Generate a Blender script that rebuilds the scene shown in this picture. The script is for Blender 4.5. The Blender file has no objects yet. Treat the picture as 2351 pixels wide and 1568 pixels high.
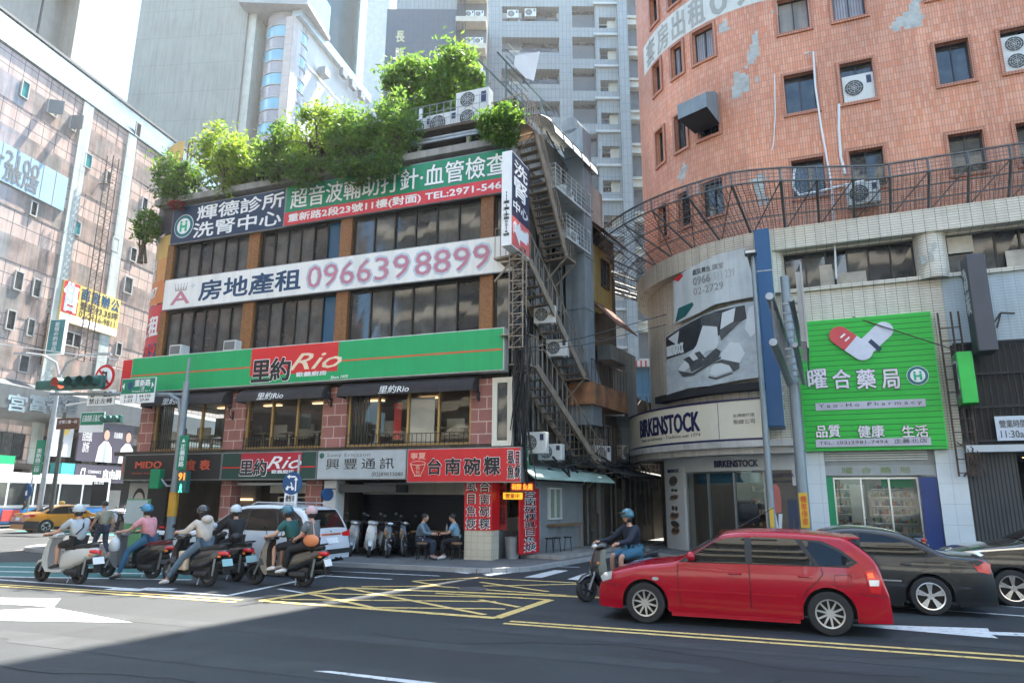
import bpy, bmesh, math, random
from mathutils import Vector, Matrix
R = math.radians
sc = bpy.context.scene
col = sc.collection

# ------------------------------------------------------------------ camera
CAM_H, PITCH, ROLL, FPX, PCX, PCY = 1.9, R(12.75), R(.36), 1585.7, 1175.5, 784.0
_f = Vector((0, math.cos(PITCH), math.sin(PITCH)))
_r = Vector((1, 0, 0)); _u = _r.cross(_f)
CR = _r*math.cos(ROLL) + _u*math.sin(ROLL)
CU = -_r*math.sin(ROLL) + _u*math.cos(ROLL)
CP = Vector((0, 0, CAM_H))
cam = bpy.data.cameras.new('camera')
cam.sensor_width = 36; cam.lens = 36*FPX/2351; cam.clip_end = 3000; cam.clip_start = .1
camo = bpy.data.objects.new('camera', cam); col.objects.link(camo)
m = Matrix((CR, CU, -_f)).transposed().to_4x4(); m.translation = CP
camo.matrix_world = m
sc.camera = camo
# ------------------------------------------------------------------ world, sun, exposure
SUN_AZ, SUN_EL = R(29), R(62)
w = bpy.data.worlds.new('World'); sc.world = w; w.use_nodes = True
nt = w.node_tree
bg = nt.nodes['Background']
sky = nt.nodes.new('ShaderNodeTexSky'); sky.sky_type = 'NISHITA'; sky.sun_disc = False
sky.sun_elevation = SUN_EL; sky.sun_rotation = SUN_AZ; sky.air_density = 1.0; sky.dust_density = .9; sky.ozone_density = 3.2
tcw = nt.nodes.new('ShaderNodeTexCoord'); mpw = nt.nodes.new('ShaderNodeMapping'); mpw.inputs['Scale'].default_value = (1, 1, 2.2)
mpw.inputs['Location'].default_value = (.35, .1, .0)
cn = nt.nodes.new('ShaderNodeTexNoise'); cn.inputs['Scale'].default_value = 2.6; cn.inputs['Detail'].default_value = 7; cn.inputs['Roughness'].default_value = .55
crp = nt.nodes.new('ShaderNodeValToRGB'); crp.color_ramp.elements[0].position = .53; crp.color_ramp.elements[1].position = .70
mxw = nt.nodes.new('ShaderNodeMix'); mxw.data_type = 'RGBA'
nt.links.new(tcw.outputs['Generated'], mpw.inputs['Vector']); nt.links.new(mpw.outputs['Vector'], cn.inputs['Vector'])
nt.links.new(cn.outputs['Fac'], crp.inputs['Fac']); nt.links.new(crp.outputs['Color'], mxw.inputs['Factor'])
tint = nt.nodes.new('ShaderNodeMix'); tint.data_type = 'RGBA'; tint.blend_type = 'MULTIPLY'; tint.inputs['Factor'].default_value = 1; tint.inputs['B'].default_value = (.76, .92, .92, 1)
nt.links.new(sky.outputs['Color'], tint.inputs['A']); nt.links.new(tint.outputs['Result'], mxw.inputs['A']); mxw.inputs['B'].default_value = (6.2, 6.9, 7.4, 1)
nt.links.new(mxw.outputs['Result'], bg.inputs['Color'])
bg.inputs['Strength'].default_value = .12
sl = bpy.data.lights.new('sun', 'SUN'); sl.energy = 4.4; sl.angle = R(.5); sl.color = (1, .93, .82)
so = bpy.data.objects.new('sun', sl); col.objects.link(so)
sd = Vector((math.sin(SUN_AZ)*math.cos(SUN_EL), math.cos(SUN_AZ)*math.cos(SUN_EL), math.sin(SUN_EL)))
so.rotation_euler = sd.to_track_quat('Z', 'Y').to_euler(); so.location = sd*120
sc.view_settings.view_transform = 'Standard'; sc.view_settings.look = 'None'; sc.view_settings.gamma = 1
sc.view_settings.exposure = 2.75
sc.cycles.max_bounces = 8; sc.cycles.transparent_max_bounces = 16

# ------------------------------------------------------------------ measuring helpers (survey of the photograph onto real planes)
def ray(x, y): return _f + CR*((x-PCX)/FPX) - CU*((y-PCY)/FPX)
def gnd(x, y, z=0.0):
    d = ray(x, y); return CP + d*((z-CAM_H)/d.z)
def atY(x, y, Y):
    d = ray(x, y); return CP + d*(Y/d.y)
class Fr:
    """a facade frame: x along the wall, y into the building, z up; R bends x<0 round a corner"""
    def __init__(s, o, deg, Rc=0):
        s.a = R(deg); s.o = Vector((o[0], o[1], 0)); s.ux = Vector((math.cos(s.a), math.sin(s.a), 0))
        s.iy = Vector((-math.sin(s.a), math.cos(s.a), 0)); s.R = Rc
    def p(s, x, y, d=0.0):
        dr = ray(x, y); q = s.o - s.iy*d - CP; t = q.dot(s.iy)/dr.dot(s.iy); wv = CP + dr*t; u = (wv-s.o).dot(s.ux)
        if s.R and u < 0:
            Rr = s.R+d; c = s.o + s.iy*s.R; e = CP-c
            A = dr.x**2+dr.y**2; B = e.x*dr.x+e.y*dr.y; D = B*B-A*(e.x**2+e.y**2-Rr*Rr)
            t = -B/A if D < 0 else (-B-math.sqrt(D))/A
            wv = CP+dr*t; l = wv-c
            return -s.R*math.atan2(-l.dot(s.ux), -l.dot(s.iy)), wv.z
        return u, wv.z
    def w(s, x, y=0, z=0): return s.o + s.ux*x + s.iy*y + Vector((0, 0, z))
    def warp(s, v):
        x, y, z = v
        if s.R and x < 0:
            a = -x/s.R; k = s.R-y
            return (-k*math.sin(a), s.R-k*math.cos(a), z)
        return v
FM = Fr((-.99, 21.31), -20.48)              # corner building
FS = Fr((.04, 20.93), 60)                   # its alley side
FR = Fr((9.5, 22.7), -22.96, 6.0)           # round-cornered orange building
FH = Fr((-29.28, 50.4), 79.4)                  # panelled hotel block
FT = Fr((0, 52), 0)                         # grey residential tower

# ------------------------------------------------------------------ materials
MATS = {}
def mat(name, c=(.5, .5, .5), rough=.6, metal=0, var=.12, vs=1.5, streak=0, bump=0, bs=60, spec=.5, coat=0, emit=0, trans=0, kind=None, c2=None, k=None, speck=0, wear=None, net=None):
    if name in MATS: return MATS[name]
    mt = bpy.data.materials.new(name); mt.use_nodes = True; n = mt.node_tree.nodes; L = mt.node_tree.links
    b = n['Principled BSDF']; MATS[name] = mt
    b.inputs['Roughness'].default_value = rough; b.inputs['Metallic'].default_value = metal
    b.inputs['Specular IOR Level'].default_value = spec; b.inputs['Coat Weight'].default_value = coat
    b.inputs['Base Color'].default_value = (*c, 1)
    if emit:
        b.inputs['Emission Color'].default_value = (*c, 1); b.inputs['Emission Strength'].default_value = emit
    tc = n.new('ShaderNodeTexCoord'); src = None
    def math_(op, a, v):
        q = n.new('ShaderNodeMath'); q.operation = op; L.new(a, q.inputs[0])
        if isinstance(v, (int, float)): q.inputs[1].default_value = v
        else: L.new(v, q.inputs[1])
        return q.outputs[0]
    def noise(scale, vec, det=5, rg=.6):
        q = n.new('ShaderNodeTexNoise'); q.inputs['Scale'].default_value = scale; q.inputs['Detail'].default_value = det; q.inputs['Roughness'].default_value = rg
        L.new(vec, q.inputs['Vector']); return q
    base = None
    if kind in ('brick', 'grid'):
        q = n.new('ShaderNodeTexBrick'); L.new(tc.outputs['UV'], q.inputs['Vector'])
        bw, bh, mo, mc = k
        q.inputs['Scale'].default_value = 1; q.inputs['Brick Width'].default_value = bw; q.inputs['Row Height'].default_value = bh
        q.inputs['Mortar Size'].default_value = mo; q.inputs['Mortar Smooth'].default_value = .1
        q.inputs['Color1'].default_value = (*c, 1); q.inputs['Color2'].default_value = (*(c2 or c), 1); q.inputs['Mortar'].default_value = (*mc, 1)
        if kind == 'grid': q.offset = 0; q.squash = 1
        base = q.outputs['Color']
        if bump:
            bp = n.new('ShaderNodeBump'); bp.inputs['Strength'].default_value = bump; bp.inputs['Distance'].default_value = .02; bp.invert = True
            L.new(q.outputs['Fac'], bp.inputs['Height']); L.new(bp.outputs[0], b.inputs['Normal'])
    elif bump:
        q = noise(bs, tc.outputs['Object']); bp = n.new('ShaderNodeBump'); bp.inputs['Strength'].default_value = bump; bp.inputs['Distance'].default_value = .01
        L.new(q.outputs['Fac'], bp.inputs['Height']); L.new(bp.outputs[0], b.inputs['Normal'])
    if var or streak:
        q = noise(vs, tc.outputs['Object']); f = q.outputs['Fac']
        rp = n.new('ShaderNodeMapRange'); L.new(f, rp.inputs['Value']); rp.inputs['From Min'].default_value = .3; rp.inputs['From Max'].default_value = .7
        rp.inputs['To Min'].default_value = 1-var; rp.inputs['To Max'].default_value = 1+var; fac = rp.outputs[0]
        if streak:
            mp = n.new('ShaderNodeMapping'); mp.inputs['Scale'].default_value = (1, 1, .07); L.new(tc.outputs['Object'], mp.inputs['Vector'])
            q2 = noise(3.2, mp.outputs[0], 6, .65); rp2 = n.new('ShaderNodeMapRange'); L.new(q2.outputs['Fac'], rp2.inputs['Value'])
            rp2.inputs['From Min'].default_value = .46; rp2.inputs['From Max'].default_value = .72; rp2.inputs['To Min'].default_value = 1; rp2.inputs['To Max'].default_value = 1-streak
            fac = math_('MULTIPLY', fac, rp2.outputs[0])
        mx = n.new('ShaderNodeMix'); mx.data_type = 'RGBA'; mx.blend_type = 'MULTIPLY'; mx.inputs['Factor'].default_value = 1
        if base: L.new(base, mx.inputs['A'])
        else: mx.inputs['A'].default_value = (*c, 1)
        L.new(fac, mx.inputs['B']); base = mx.outputs['Result']
    if speck:
        q = noise(140, tc.outputs['Object'], 3, .7); rp = n.new('ShaderNodeMapRange'); L.new(q.outputs['Fac'], rp.inputs['Value']); rp.inputs['From Min'].default_value = .35; rp.inputs['From Max'].default_value = .65; rp.inputs['To Min'].default_value = 1-speck; rp.inputs['To Max'].default_value = 1+speck
        mx = n.new('ShaderNodeMix'); mx.data_type = 'RGBA'; mx.blend_type = 'MULTIPLY'; mx.inputs['Factor'].default_value = 1; L.new(base, mx.inputs['A']); L.new(rp.outputs[0], mx.inputs['B']); base = mx.outputs['Result']
    if wear:
        q = noise(7, tc.outputs['Object'], 8, .75); rp = n.new('ShaderNodeMapRange'); L.new(q.outputs['Fac'], rp.inputs['Value']); rp.inputs['From Min'].default_value = .54; rp.inputs['From Max'].default_value = .64; rp.inputs['To Max'].default_value = .85
        mx = n.new('ShaderNodeMix'); mx.data_type = 'RGBA'; L.new(rp.outputs[0], mx.inputs['Factor']); L.new(base, mx.inputs['A']); mx.inputs['B'].default_value = (*wear, 1); base = mx.outputs['Result']
    if base: L.new(base, b.inputs['Base Color'])
    if net:                                  # woven wire: gaps between the wires are open
        q = n.new('ShaderNodeTexBrick'); q.offset = 0; L.new(tc.outputs['UV'], q.inputs['Vector']); q.inputs['Scale'].default_value = 1; q.inputs['Brick Width'].default_value = net[0]; q.inputs['Row Height'].default_value = net[0]; q.inputs['Mortar Size'].default_value = net[1]
        t = n.new('ShaderNodeBsdfTransparent'); ms = n.new('ShaderNodeMixShader'); L.new(q.outputs['Fac'], ms.inputs[0]); L.new(t.outputs[0], ms.inputs[1]); L.new(b.outputs[0], ms.inputs[2]); L.new(ms.outputs[0], n['Material Output'].inputs['Surface'])
    if trans:                                # thin clear glass
        g = n.new('ShaderNodeBsdfGlossy'); g.inputs['Roughness'].default_value = .01; t = n.new('ShaderNodeBsdfTransparent'); t.inputs['Color'].default_value = (*c, 1)
        fr = n.new('ShaderNodeFresnel'); fr.inputs['IOR'].default_value = 1.6; ms = n.new('ShaderNodeMixShader')
        L.new(math_('MULTIPLY', fr.outputs[0], trans), ms.inputs[0]); L.new(t.outputs[0], ms.inputs[1]); L.new(g.outputs[0], ms.inputs[2])
        L.new(ms.outputs[0], n['Material Output'].inputs['Surface'])
    return mt
def leafmat(name, c, c2):
    if name in MATS: return MATS[name]
    mt = bpy.data.materials.new(name); mt.use_nodes = True; n = mt.node_tree.nodes; L = mt.node_tree.links; MATS[name] = mt
    b = n['Principled BSDF']; b.inputs['Roughness'].default_value = .45
    g = n.new('ShaderNodeNewGeometry'); tc = n.new('ShaderNodeTexCoord'); q = n.new('ShaderNodeTexNoise'); q.inputs['Scale'].default_value = 1.6; L.new(tc.outputs['Object'], q.inputs['Vector'])
    ad = n.new('ShaderNodeMath'); ad.operation = 'MULTIPLY_ADD'; L.new(g.outputs['Random Per Island'], ad.inputs[0]); ad.inputs[1].default_value = .6; L.new(q.outputs['Fac'], ad.inputs[2])
    sb = n.new('ShaderNodeMath'); sb.operation = 'SUBTRACT'; L.new(ad.outputs[0], sb.inputs[0]); sb.inputs[1].default_value = .3
    mx = n.new('ShaderNodeMix'); mx.data_type = 'RGBA'; L.new(sb.outputs[0], mx.inputs['Factor']); mx.inputs['A'].default_value = (*c, 1); mx.inputs['B'].default_value = (*c2, 1)
    L.new(mx.outputs['Result'], b.inputs['Base Color'])
    t = n.new('ShaderNodeBsdfTranslucent'); L.new(mx.outputs['Result'], t.inputs['Color']); ms = n.new('ShaderNodeMixShader'); ms.inputs[0].default_value = .62
    L.new(b.outputs[0], ms.inputs[1]); L.new(t.outputs[0], ms.inputs[2]); L.new(ms.outputs[0], n['Material Output'].inputs['Surface'])
    return mt
def flat(name, c, rough=.5, **k): return mat(name, c, rough, var=k.pop('var', .05), **k)

STEEL = mat('grey_steel', (.32, .34, .35), .45, .7, streak=.25)
GALV = mat('galvanised_steel', (.36, .39, .41), .5, .5, vs=3, streak=.2)
BLACK = flat('black_plastic', (.012, .012, .013), .35)
DARK = flat('dark_void', (.02, .02, .021), .8)
RUBBER = flat('tyre_rubber', (.018, .018, .019), .75)
CHROME = flat('bright_metal', (.75, .76, .77), .18, metal=1)
ALLOY = flat('alloy_silver', (.55, .56, .57), .3, metal=.85)
WHITE = mat('white_enamel', (.72, .73, .72), .4, var=.06, streak=.12)
CREAM = mat('cream_enamel', (.70, .67, .56), .4, var=.06, streak=.15)
REDL = flat('red_lens', (.55, .01, .015), .15, coat=.5)
AMBER = flat('amber_lens', (.75, .18, .01), .2)
CLEARL = flat('clear_lens', (.62, .65, .68), .1, metal=.5)
PLATE = flat('plate_white', (.72, .74, .75), .4)
DKGLASS = mat('dark_window_glass', (.022, .025, .027), .04, spec=.8, var=.5, vs=.9)
GRGLASS = mat('grey_window_glass', (.062, .066, .064), .05, spec=.8, var=.5, vs=2.2, streak=.4)  # grey tone and vertical streaks put curtains and wavy reflections into the pane colour
CARGLASS = mat('car_glass', (.006, .007, .0075), .02, spec=.42, var=0)
CLEAR = mat('shop_glass', (.9, .93, .92), trans=.85)
INK = flat('black_ink', (.012, .012, .014), .5)
SIGNW = mat('sign_white', (.80, .81, .80), .4, var=.04)
SIGNR = mat('sign_red', (.60, .012, .018), .4, var=.07, streak=.12)
SIGNG = mat('sign_green', (.0, .25, .10), .4, var=.04)

# ------------------------------------------------------------------ mesh builder
class MB:
    def __init__(s): s.v = []; s.f = []; s.m = []
    def add(s, vs, fs, m=0):
        b = len(s.v); s.v += [tuple(v) for v in vs]; s.f += [tuple(b+i for i in f) for f in fs]; s.m += [m]*len(fs); return s
    def box(s, x0, x1, y0, y1, z0, z1, m=0, seg=1):
        vs = []; fs = []
        for i in range(seg+1):
            x = x0+(x1-x0)*i/seg; vs += [(x, y0, z0), (x, y1, z0), (x, y1, z1), (x, y0, z1)]
        for i in range(seg):
            a = 4*i; b = a+4
            fs += [(a+j, a+(j+1) % 4, b+(j+1) % 4, b+j) for j in range(4)]
        fs += [(3, 2, 1, 0), tuple(4*seg+j for j in range(4))]
        return s.add(vs, fs, m)
    def cbox(s, c, sz, rot=None, m=0):
        M = rot or Matrix.Identity(3); c = Vector(c); h = Vector(sz)/2; vs = []
        for k in range(8):
            vs.append(c + M @ Vector((h.x*(1 if k & 1 else -1), h.y*(1 if k & 2 else -1), h.z*(1 if k & 4 else -1))))
        return s.add(vs, [(0, 2, 3, 1), (4, 5, 7, 6), (0, 1, 5, 4), (2, 6, 7, 3), (0, 4, 6, 2), (1, 3, 7, 5)], m)
    def bar(s, a, b, wd, ht=None, m=0, up=(0, 0, 1)):
        a = Vector(a); b = Vector(b); d = b-a; l = d.length; d.normalize(); u = Vector(up)
        if abs(d.dot(u)) > .98: u = Vector((0, 1, 0))
        x = d.cross(u).normalized(); z = x.cross(d)
        return s.cbox((a+b)/2, (wd, l, ht or wd), Matrix((x, d, z)).transposed(), m)
    def prism(s, poly, y0, y1, m=0, ax='y'):
        n = len(poly)
        P = (lambda a, b, t: (a, t, b)) if ax == 'y' else ((lambda a, b, t: (a, b, t)) if ax == 'z' else (lambda a, b, t: (t, a, b)))
        vs = [P(a, b, y0) for a, b in poly]+[P(a, b, y1) for a, b in poly]
        return s.add(vs, [tuple(range(n)), tuple(range(2*n-1, n-1, -1))]+[(i, (i+1) % n, n+(i+1) % n, n+i) for i in range(n)], m)
    def ring(s, c, ax, r, n, ph=0):
        ax = Vector(ax).normalized(); u = ax.orthogonal().normalized() if abs(ax.z) < .99 else Vector((1, 0, 0)); v = ax.cross(u)
        return [Vector(c)+(u*math.cos(2*math.pi*i/n+ph)+v*math.sin(2*math.pi*i/n+ph))*r for i in range(n)]
    def cyl(s, a, b, r, r2=None, n=10, m=0, caps=True):
        a = Vector(a); b = Vector(b); r2 = r if r2 is None else r2
        vs = s.ring(a, b-a, r, n)+s.ring(b, b-a, r2, n); fs = [(i, (i+1) % n, n+(i+1) % n, n+i) for i in range(n)]
        if caps: fs += [tuple(range(n-1, -1, -1)), tuple(range(n, 2*n))]
        return s.add(vs, fs, m)
    def tube(s, pts, r, n=6, m=0):
        pts = [Vector(p) for p in pts]; k = len(pts); rs = r if isinstance(r, (list, tuple)) else [r]*k; vs = []
        d0 = (pts[1]-pts[0]).normalized(); u = d0.orthogonal().normalized()
        for i, p in enumerate(pts):
            d = (pts[min(i+1, k-1)]-pts[max(i-1, 0)]).normalized(); u = (u-d*u.dot(d)).normalized(); v = d.cross(u)
            vs += [p+(u*math.cos(2*math.pi*j/n)+v*math.sin(2*math.pi*j/n))*rs[i] for j in range(n)]
        fs = [(i*n+j, i*n+(j+1) % n, (i+1)*n+(j+1) % n, (i+1)*n+j) for i in range(k-1) for j in range(n)]
        fs += [tuple(range(n-1, -1, -1)), tuple(range((k-1)*n, k*n))]
        return s.add(vs, fs, m)
    def lathe(s, c, ax, prof, n=16, m=0):
        ax = Vector(ax).normalized(); c = Vector(c); vs = []; k = len(prof)
        for r, h in prof: vs += s.ring(c+ax*h, ax, max(r, 1e-4), n)
        return s.add(vs, [(i*n+j, i*n+(j+1) % n, (i+1)*n+(j+1) % n, (i+1)*n+j) for i in range(k-1) for j in range(n)], m)
    def ball(s, c, r, n=12, k=8, m=0, z0=-1, z1=1):
        r = r if isinstance(r, (tuple, list)) else (r, r, r); vs = []; t0 = math.asin(z0); t1 = math.asin(z1)
        for i in range(k+1):
            t = t0+(t1-t0)*i/k
            vs += [(c[0]+r[0]*math.cos(t)*math.cos(2*math.pi*j/n), c[1]+r[1]*math.cos(t)*math.sin(2*math.pi*j/n), c[2]+r[2]*math.sin(t)) for j in range(n)]
        return s.add(vs, [(i*n+j, i*n+(j+1) % n, (i+1)*n+(j+1) % n, (i+1)*n+j) for i in range(k) for j in range(n)], m)
    def sheet(s, x0, x1, z0, z1, y=0, nx=1, nz=1, m=0):
        vs = [(x0+(x1-x0)*i/nx, y, z0+(z1-z0)*j/nz) for i in range(nx+1) for j in range(nz+1)]
        return s.add(vs, [(i*(nz+1)+j, (i+1)*(nz+1)+j, (i+1)*(nz+1)+j+1, i*(nz+1)+j+1) for i in range(nx) for j in range(nz)], m)
    def holes(s, x0, x1, z0, z1, rects, y=0, depth=.25, m=0, step=99):
        """wall sheet with rectangular openings and their reveals"""
        xs = sorted({x0, x1, *[a for r in rects for a in r[:2] if x0 < a < x1]}); zs = sorted({z0, z1, *[a for r in rects for a in r[2:] if z0 < a < z1]})
        X = []
        for a, b in zip(xs, xs[1:]):
            k = max(1, int((b-a)/step+.999)); X += [a+(b-a)*i/k for i in range(k)]
        X.append(xs[-1])
        for a, b in zip(X, X[1:]):
            for c, d in zip(zs, zs[1:]):
                mx = (a+b)/2; mz = (c+d)/2
                if not any(r[0] < mx < r[1] and r[2] < mz < r[3] for r in rects): s.add([(a, y, c), (b, y, c), (b, y, d), (a, y, d)], [(0, 1, 2, 3)], m)
        for a, b, c, d in rects:
            e = y+depth
            s.add([(a, y, c), (b, y, c), (b, y, d), (a, y, d), (a, e, c), (b, e, c), (b, e, d), (a, e, d)], [(0, 4, 5, 1), (1, 5, 6, 2), (2, 6, 7, 3), (3, 7, 4, 0)], m)
        return s
    def build(s, name, mats, parent=None, smooth=False, bevel=0, warp=None, fix=False, sharp=None, uvz=None):
        me = bpy.data.meshes.new(name); me.from_pydata(s.v, [], s.f)
        for q in (mats if isinstance(mats, (list, tuple)) else [mats]): me.materials.append(q)
        me.polygons.foreach_set('material_index', s.m)
        uv = me.uv_layers.new(name='UVMap').data
        for p in me.polygons:
            nx, ny, nz = (abs(q) for q in p.normal)
            for li in p.loop_indices:
                x, y, z = s.v[me.loops[li].vertex_index]
                uv[li].uv = (x, z) if ny >= nx and ny >= nz else ((y, z) if nx >= nz else (x, y))
        if warp:
            for i, v in enumerate(s.v): me.vertices[i].co = warp(v)
        if fix:
            bm = bmesh.new(); bm.from_mesh(me); bmesh.ops.recalc_face_normals(bm, faces=bm.faces); bm.to_mesh(me); bm.free()
        if smooth:
            me.polygons.foreach_set('use_smooth', [True]*len(me.polygons))
            me.set_sharp_from_angle(angle=R(sharp or 40))
        o = bpy.data.objects.new(name, me); col.objects.link(o)
        if parent: o.parent = parent
        if bevel:
            bv = o.modifiers.new('bevel', 'BEVEL'); bv.width = bevel; bv.segments = 2; bv.limit_method = 'ANGLE'
        return o
def tag(o, label=None, cat=None, group=None, kind=None):
    for k_, v_ in (('label', label), ('category', cat), ('group', group), ('kind', kind)):
        if v_: o[k_] = v_
    return o
def thing(name, label, cat, loc=(0, 0, 0), rz=0, group=None, fr=None):
    o = bpy.data.objects.new(name, None); col.objects.link(o); o.empty_display_size = .2
    if fr: loc = fr.o; rz = fr.a
    o.location = loc; o.rotation_euler = (0, 0, rz)
    return tag(o, label, cat, group)
def kids(o): return [c for c in bpy.data.objects if c.parent == o]
def copy_tree(o, parent=None):
    c = o.copy(); col.objects.link(c)
    if parent: c.parent = parent
    for ch in list(o.children): copy_tree(ch, c)
    return c
def text(s, bx, parent, mt, y=-.01, bold=0, name='lettering', warp=None, shear=0, ext=.004, ls=1.0, sp=1.0, curve=None):
    """lettering fitted into the box (x0, x1, z0, z1) of the parent's facade plane, facing -y"""
    c = bpy.data.curves.new('lettering', 'FONT'); c.body = s; c.resolution_u = 2; c.extrude = ext; c.shear = shear; c.space_line = ls; c.space_character = sp
    c.align_x = 'CENTER' if '\n' in s else 'LEFT'
    o = bpy.data.objects.new('lettering', c); col.objects.link(o); bpy.context.view_layer.update()
    me = bpy.data.meshes.new_from_object(o.evaluated_get(bpy.context.evaluated_depsgraph_get()))
    bpy.data.objects.remove(o); bpy.data.curves.remove(c)
    xs = [v.co.x for v in me.vertices]; ys = [v.co.y for v in me.vertices]
    a, b, cc, d = min(xs), max(xs), min(ys), max(ys); x0, x1, z0, z1 = bx
    o_ = bold*(z1-z0)/(s.count('\n')+1); nc = 1 if not bold else (6 if o_ < .05 else 10)
    pts = [(x0+(v.co.x-a)/(b-a)*(x1-x0), y-v.co.z, z0+(v.co.y-cc)/(d-cc)*(z1-z0)) for v in me.vertices]
    fc = [tuple(p.vertices) for p in me.polygons]; bpy.data.meshes.remove(me)
    V = []; F = []; n0 = len(pts)
    for k in range(nc):
        ox = o_*math.cos(2*math.pi*k/nc) if nc > 1 else 0; oz = o_*math.sin(2*math.pi*k/nc) if nc > 1 else 0
        V += [(p[0]+ox, p[1]-.0004*k, p[2]+oz) for p in pts]; F += [tuple(i+k*n0 for i in f) for f in fc]
    if warp: V = [warp(v) for v in V]
    me = bpy.data.meshes.new(name); me.from_pydata(V, [], F); me.materials.append(mt)
    r = bpy.data.objects.new(name, me); col.objects.link(r); r.parent = parent; return r
def decal(polys, name, mt, parent, y=-.01, warp=None):
    """flat printed shapes on a facade plane, cut finely enough to follow a bend"""
    bm = bmesh.new()
    for pl in polys:
        try: bm.faces.new([bm.verts.new((p[0], y, p[1])) for p in pl])
        except ValueError: pass
    if warp:
        x0 = min(v.co.x for v in bm.verts); x1 = max(v.co.x for v in bm.verts); k = int((x1-x0)/.15)
        for i in range(1, k+1):
            bmesh.ops.bisect_plane(bm, geom=bm.verts[:]+bm.edges[:]+bm.faces[:], plane_co=(x0+(x1-x0)*i/(k+1), 0, 0), plane_no=(1, 0, 0))
        for v in bm.verts: v.co = warp(tuple(v.co))
    me = bpy.data.meshes.new(name); bm.to_mesh(me); bm.free(); me.materials.append(mt)
    o = bpy.data.objects.new(name, me); col.objects.link(o); o.parent = parent; return o
def ell(cx, cz, rx, rz, n=20, rot=0): 
    return [(cx+rx*math.cos(t)*math.cos(rot)-rz*math.sin(t)*math.sin(rot), cz+rx*math.cos(t)*math.sin(rot)+rz*math.sin(t)*math.cos(rot)) for t in [2*math.pi*i/n for i in range(n)]]
def board(name, label, cat, fr, x0, x1, z0, z1, d, t, mt, edge=None, group=None, seg=1, face=None):
    """a sign: its own thing, body plus a facing panel"""
    th = thing(name, label, cat, fr=fr, group=group)
    MB().box(x0, x1, -d, -d+t, z0, z1, 0, seg).build('frame', edge or STEEL, th, warp=fr.warp if fr.R else None)
    e = .03
    MB().box(x0+e, x1-e, -d-.012, -d+.002, z0+e, z1-e, 0, seg).build('panel', mt, th, warp=fr.warp if fr.R else None)
    return th
def pxbox(fr, x0, y0, x1, y1, d=0):
    a = fr.p(x0, y0, d); b = fr.p(x1, y1, d); c = fr.p(x0, y1, d); e = fr.p(x1, y0, d)
    return ((a[0]+c[0])/2, (b[0]+e[0])/2, (b[1]+c[1])/2, (a[1]+e[1])/2)
# ================================================================== SETTING: road, pavements, painted markings
ASPH = mat('asphalt', (.0195, .0235, .027), .72, var=.30, vs=.35, bump=.6, bs=120, speck=.35)
PAVE = mat('pavement_tile', (.11, .115, .115), .8, kind='grid', k=(.4, .4, .012, (.10, .10, .10)), c2=(.13, .13, .125), var=.2, vs=.8, bump=.2)
KERB = mat('kerb_stone', (.30, .30, .29), .8, var=.15, vs=2)
PWHITE = mat('white_road_paint', (.54, .55, .54), .7, var=.15, vs=6, wear=(.05, .055, .06))
PYEL = mat('yellow_road_paint', (.62, .44, .15), .7, var=.15, vs=6, wear=(.07, .06, .045))
PTEAL = mat('teal_road_paint', (.01, .12, .115), .7, var=.2, vs=3, wear=(.03, .04, .045))
tag(MB().box(-420, 420, -160, 480, -.3, 0).build('road', ASPH), kind='structure')
def pave(name, pts, z=.11):
    tag(MB().prism([(p.x, p.y) for p in pts], -.1, z, 0, 'z').build(name, PAVE), kind='structure')
    k = MB()
    for a, b in zip(pts[:-1], pts[1:]):
        k.bar((a.x, a.y, z/2+.002), (b.x, b.y, z/2+.002), .16, z+.004)
    tag(k.build(name.replace('pavement', 'kerb'), KERB), kind='structure')
def arc(c, r, a0, a1, n=8): return [Vector((c[0]+r*math.cos(R(a0+(a1-a0)*i/n)), c[1]+r*math.sin(R(a0+(a1-a0)*i/n)), 0)) for i in range(n+1)]
fl = FM.w(-15, -2.3); fe = FM.w(.6, -2.3)
cl = fl+FM.iy*2.4; ce = fe+FM.iy*1.6
pv = [cl+(-FM.ux*math.cos(t)-FM.iy*math.sin(t))*2.4 for t in [i*R(90)/8 for i in range(9)]]
pv2 = [ce+(FM.ux*math.sin(t)-FM.iy*math.cos(t))*1.6 for t in [i*R(80)/6 for i in range(7)]]
pave('pavement', [cl-FM.ux*2.4+FM.iy*30]+pv+pv2+[FS.w(16, -1.4), FS.w(16, 6), cl+FM.iy*30])
pave('pavement_east', [FR.w(60, -2.4), FR.w(2, -2.4), FR.w(-3, -1.9), FR.w(-5.2, 0), FR.w(-5.9, 3), FR.w(-5.9, 22), FR.w(60, 22)][::-1])
hp = [FH.w(-40, -5), FH.w(30, -5), FH.w(30, 4), FH.w(-40, 4)]
pave('pavement_west', hp)
nmark = [0]
def lift():
    nmark[0] += 1; return .004+.0006*(nmark[0] % 8)
def paint(name, polys, mt):
    b = MB()
    for pl in polys:
        z = lift(); b.add([(p.x, p.y, z) for p in pl], [tuple(range(len(pl)))])
    return tag(b.build(name, mt), kind='structure')
def gp(*pts): return [gnd(*p) for p in pts]
def line(a, b, wd, ext=(0, 0)):
    a = gnd(*a); b = gnd(*b); d = (b-a).normalized(); n = Vector((-d.y, d.x, 0))*wd/2; a = a-d*ext[0]; b = b+d*ext[1]
    return [a-n, b-n, b+n, a+n]
paint('centre_line_marking', [line((1171, 1426), (2351, 1507), .11, (0, 40)), line((1156, 1431), (2351, 1518), .11, (0, 40)),
      line((555, 1377), (0, 1341.5), .11, (0, 25)), line((540, 1382.5), (0, 1345.5), .11, (0, 25))], PYEL)
Y = .10
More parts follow.
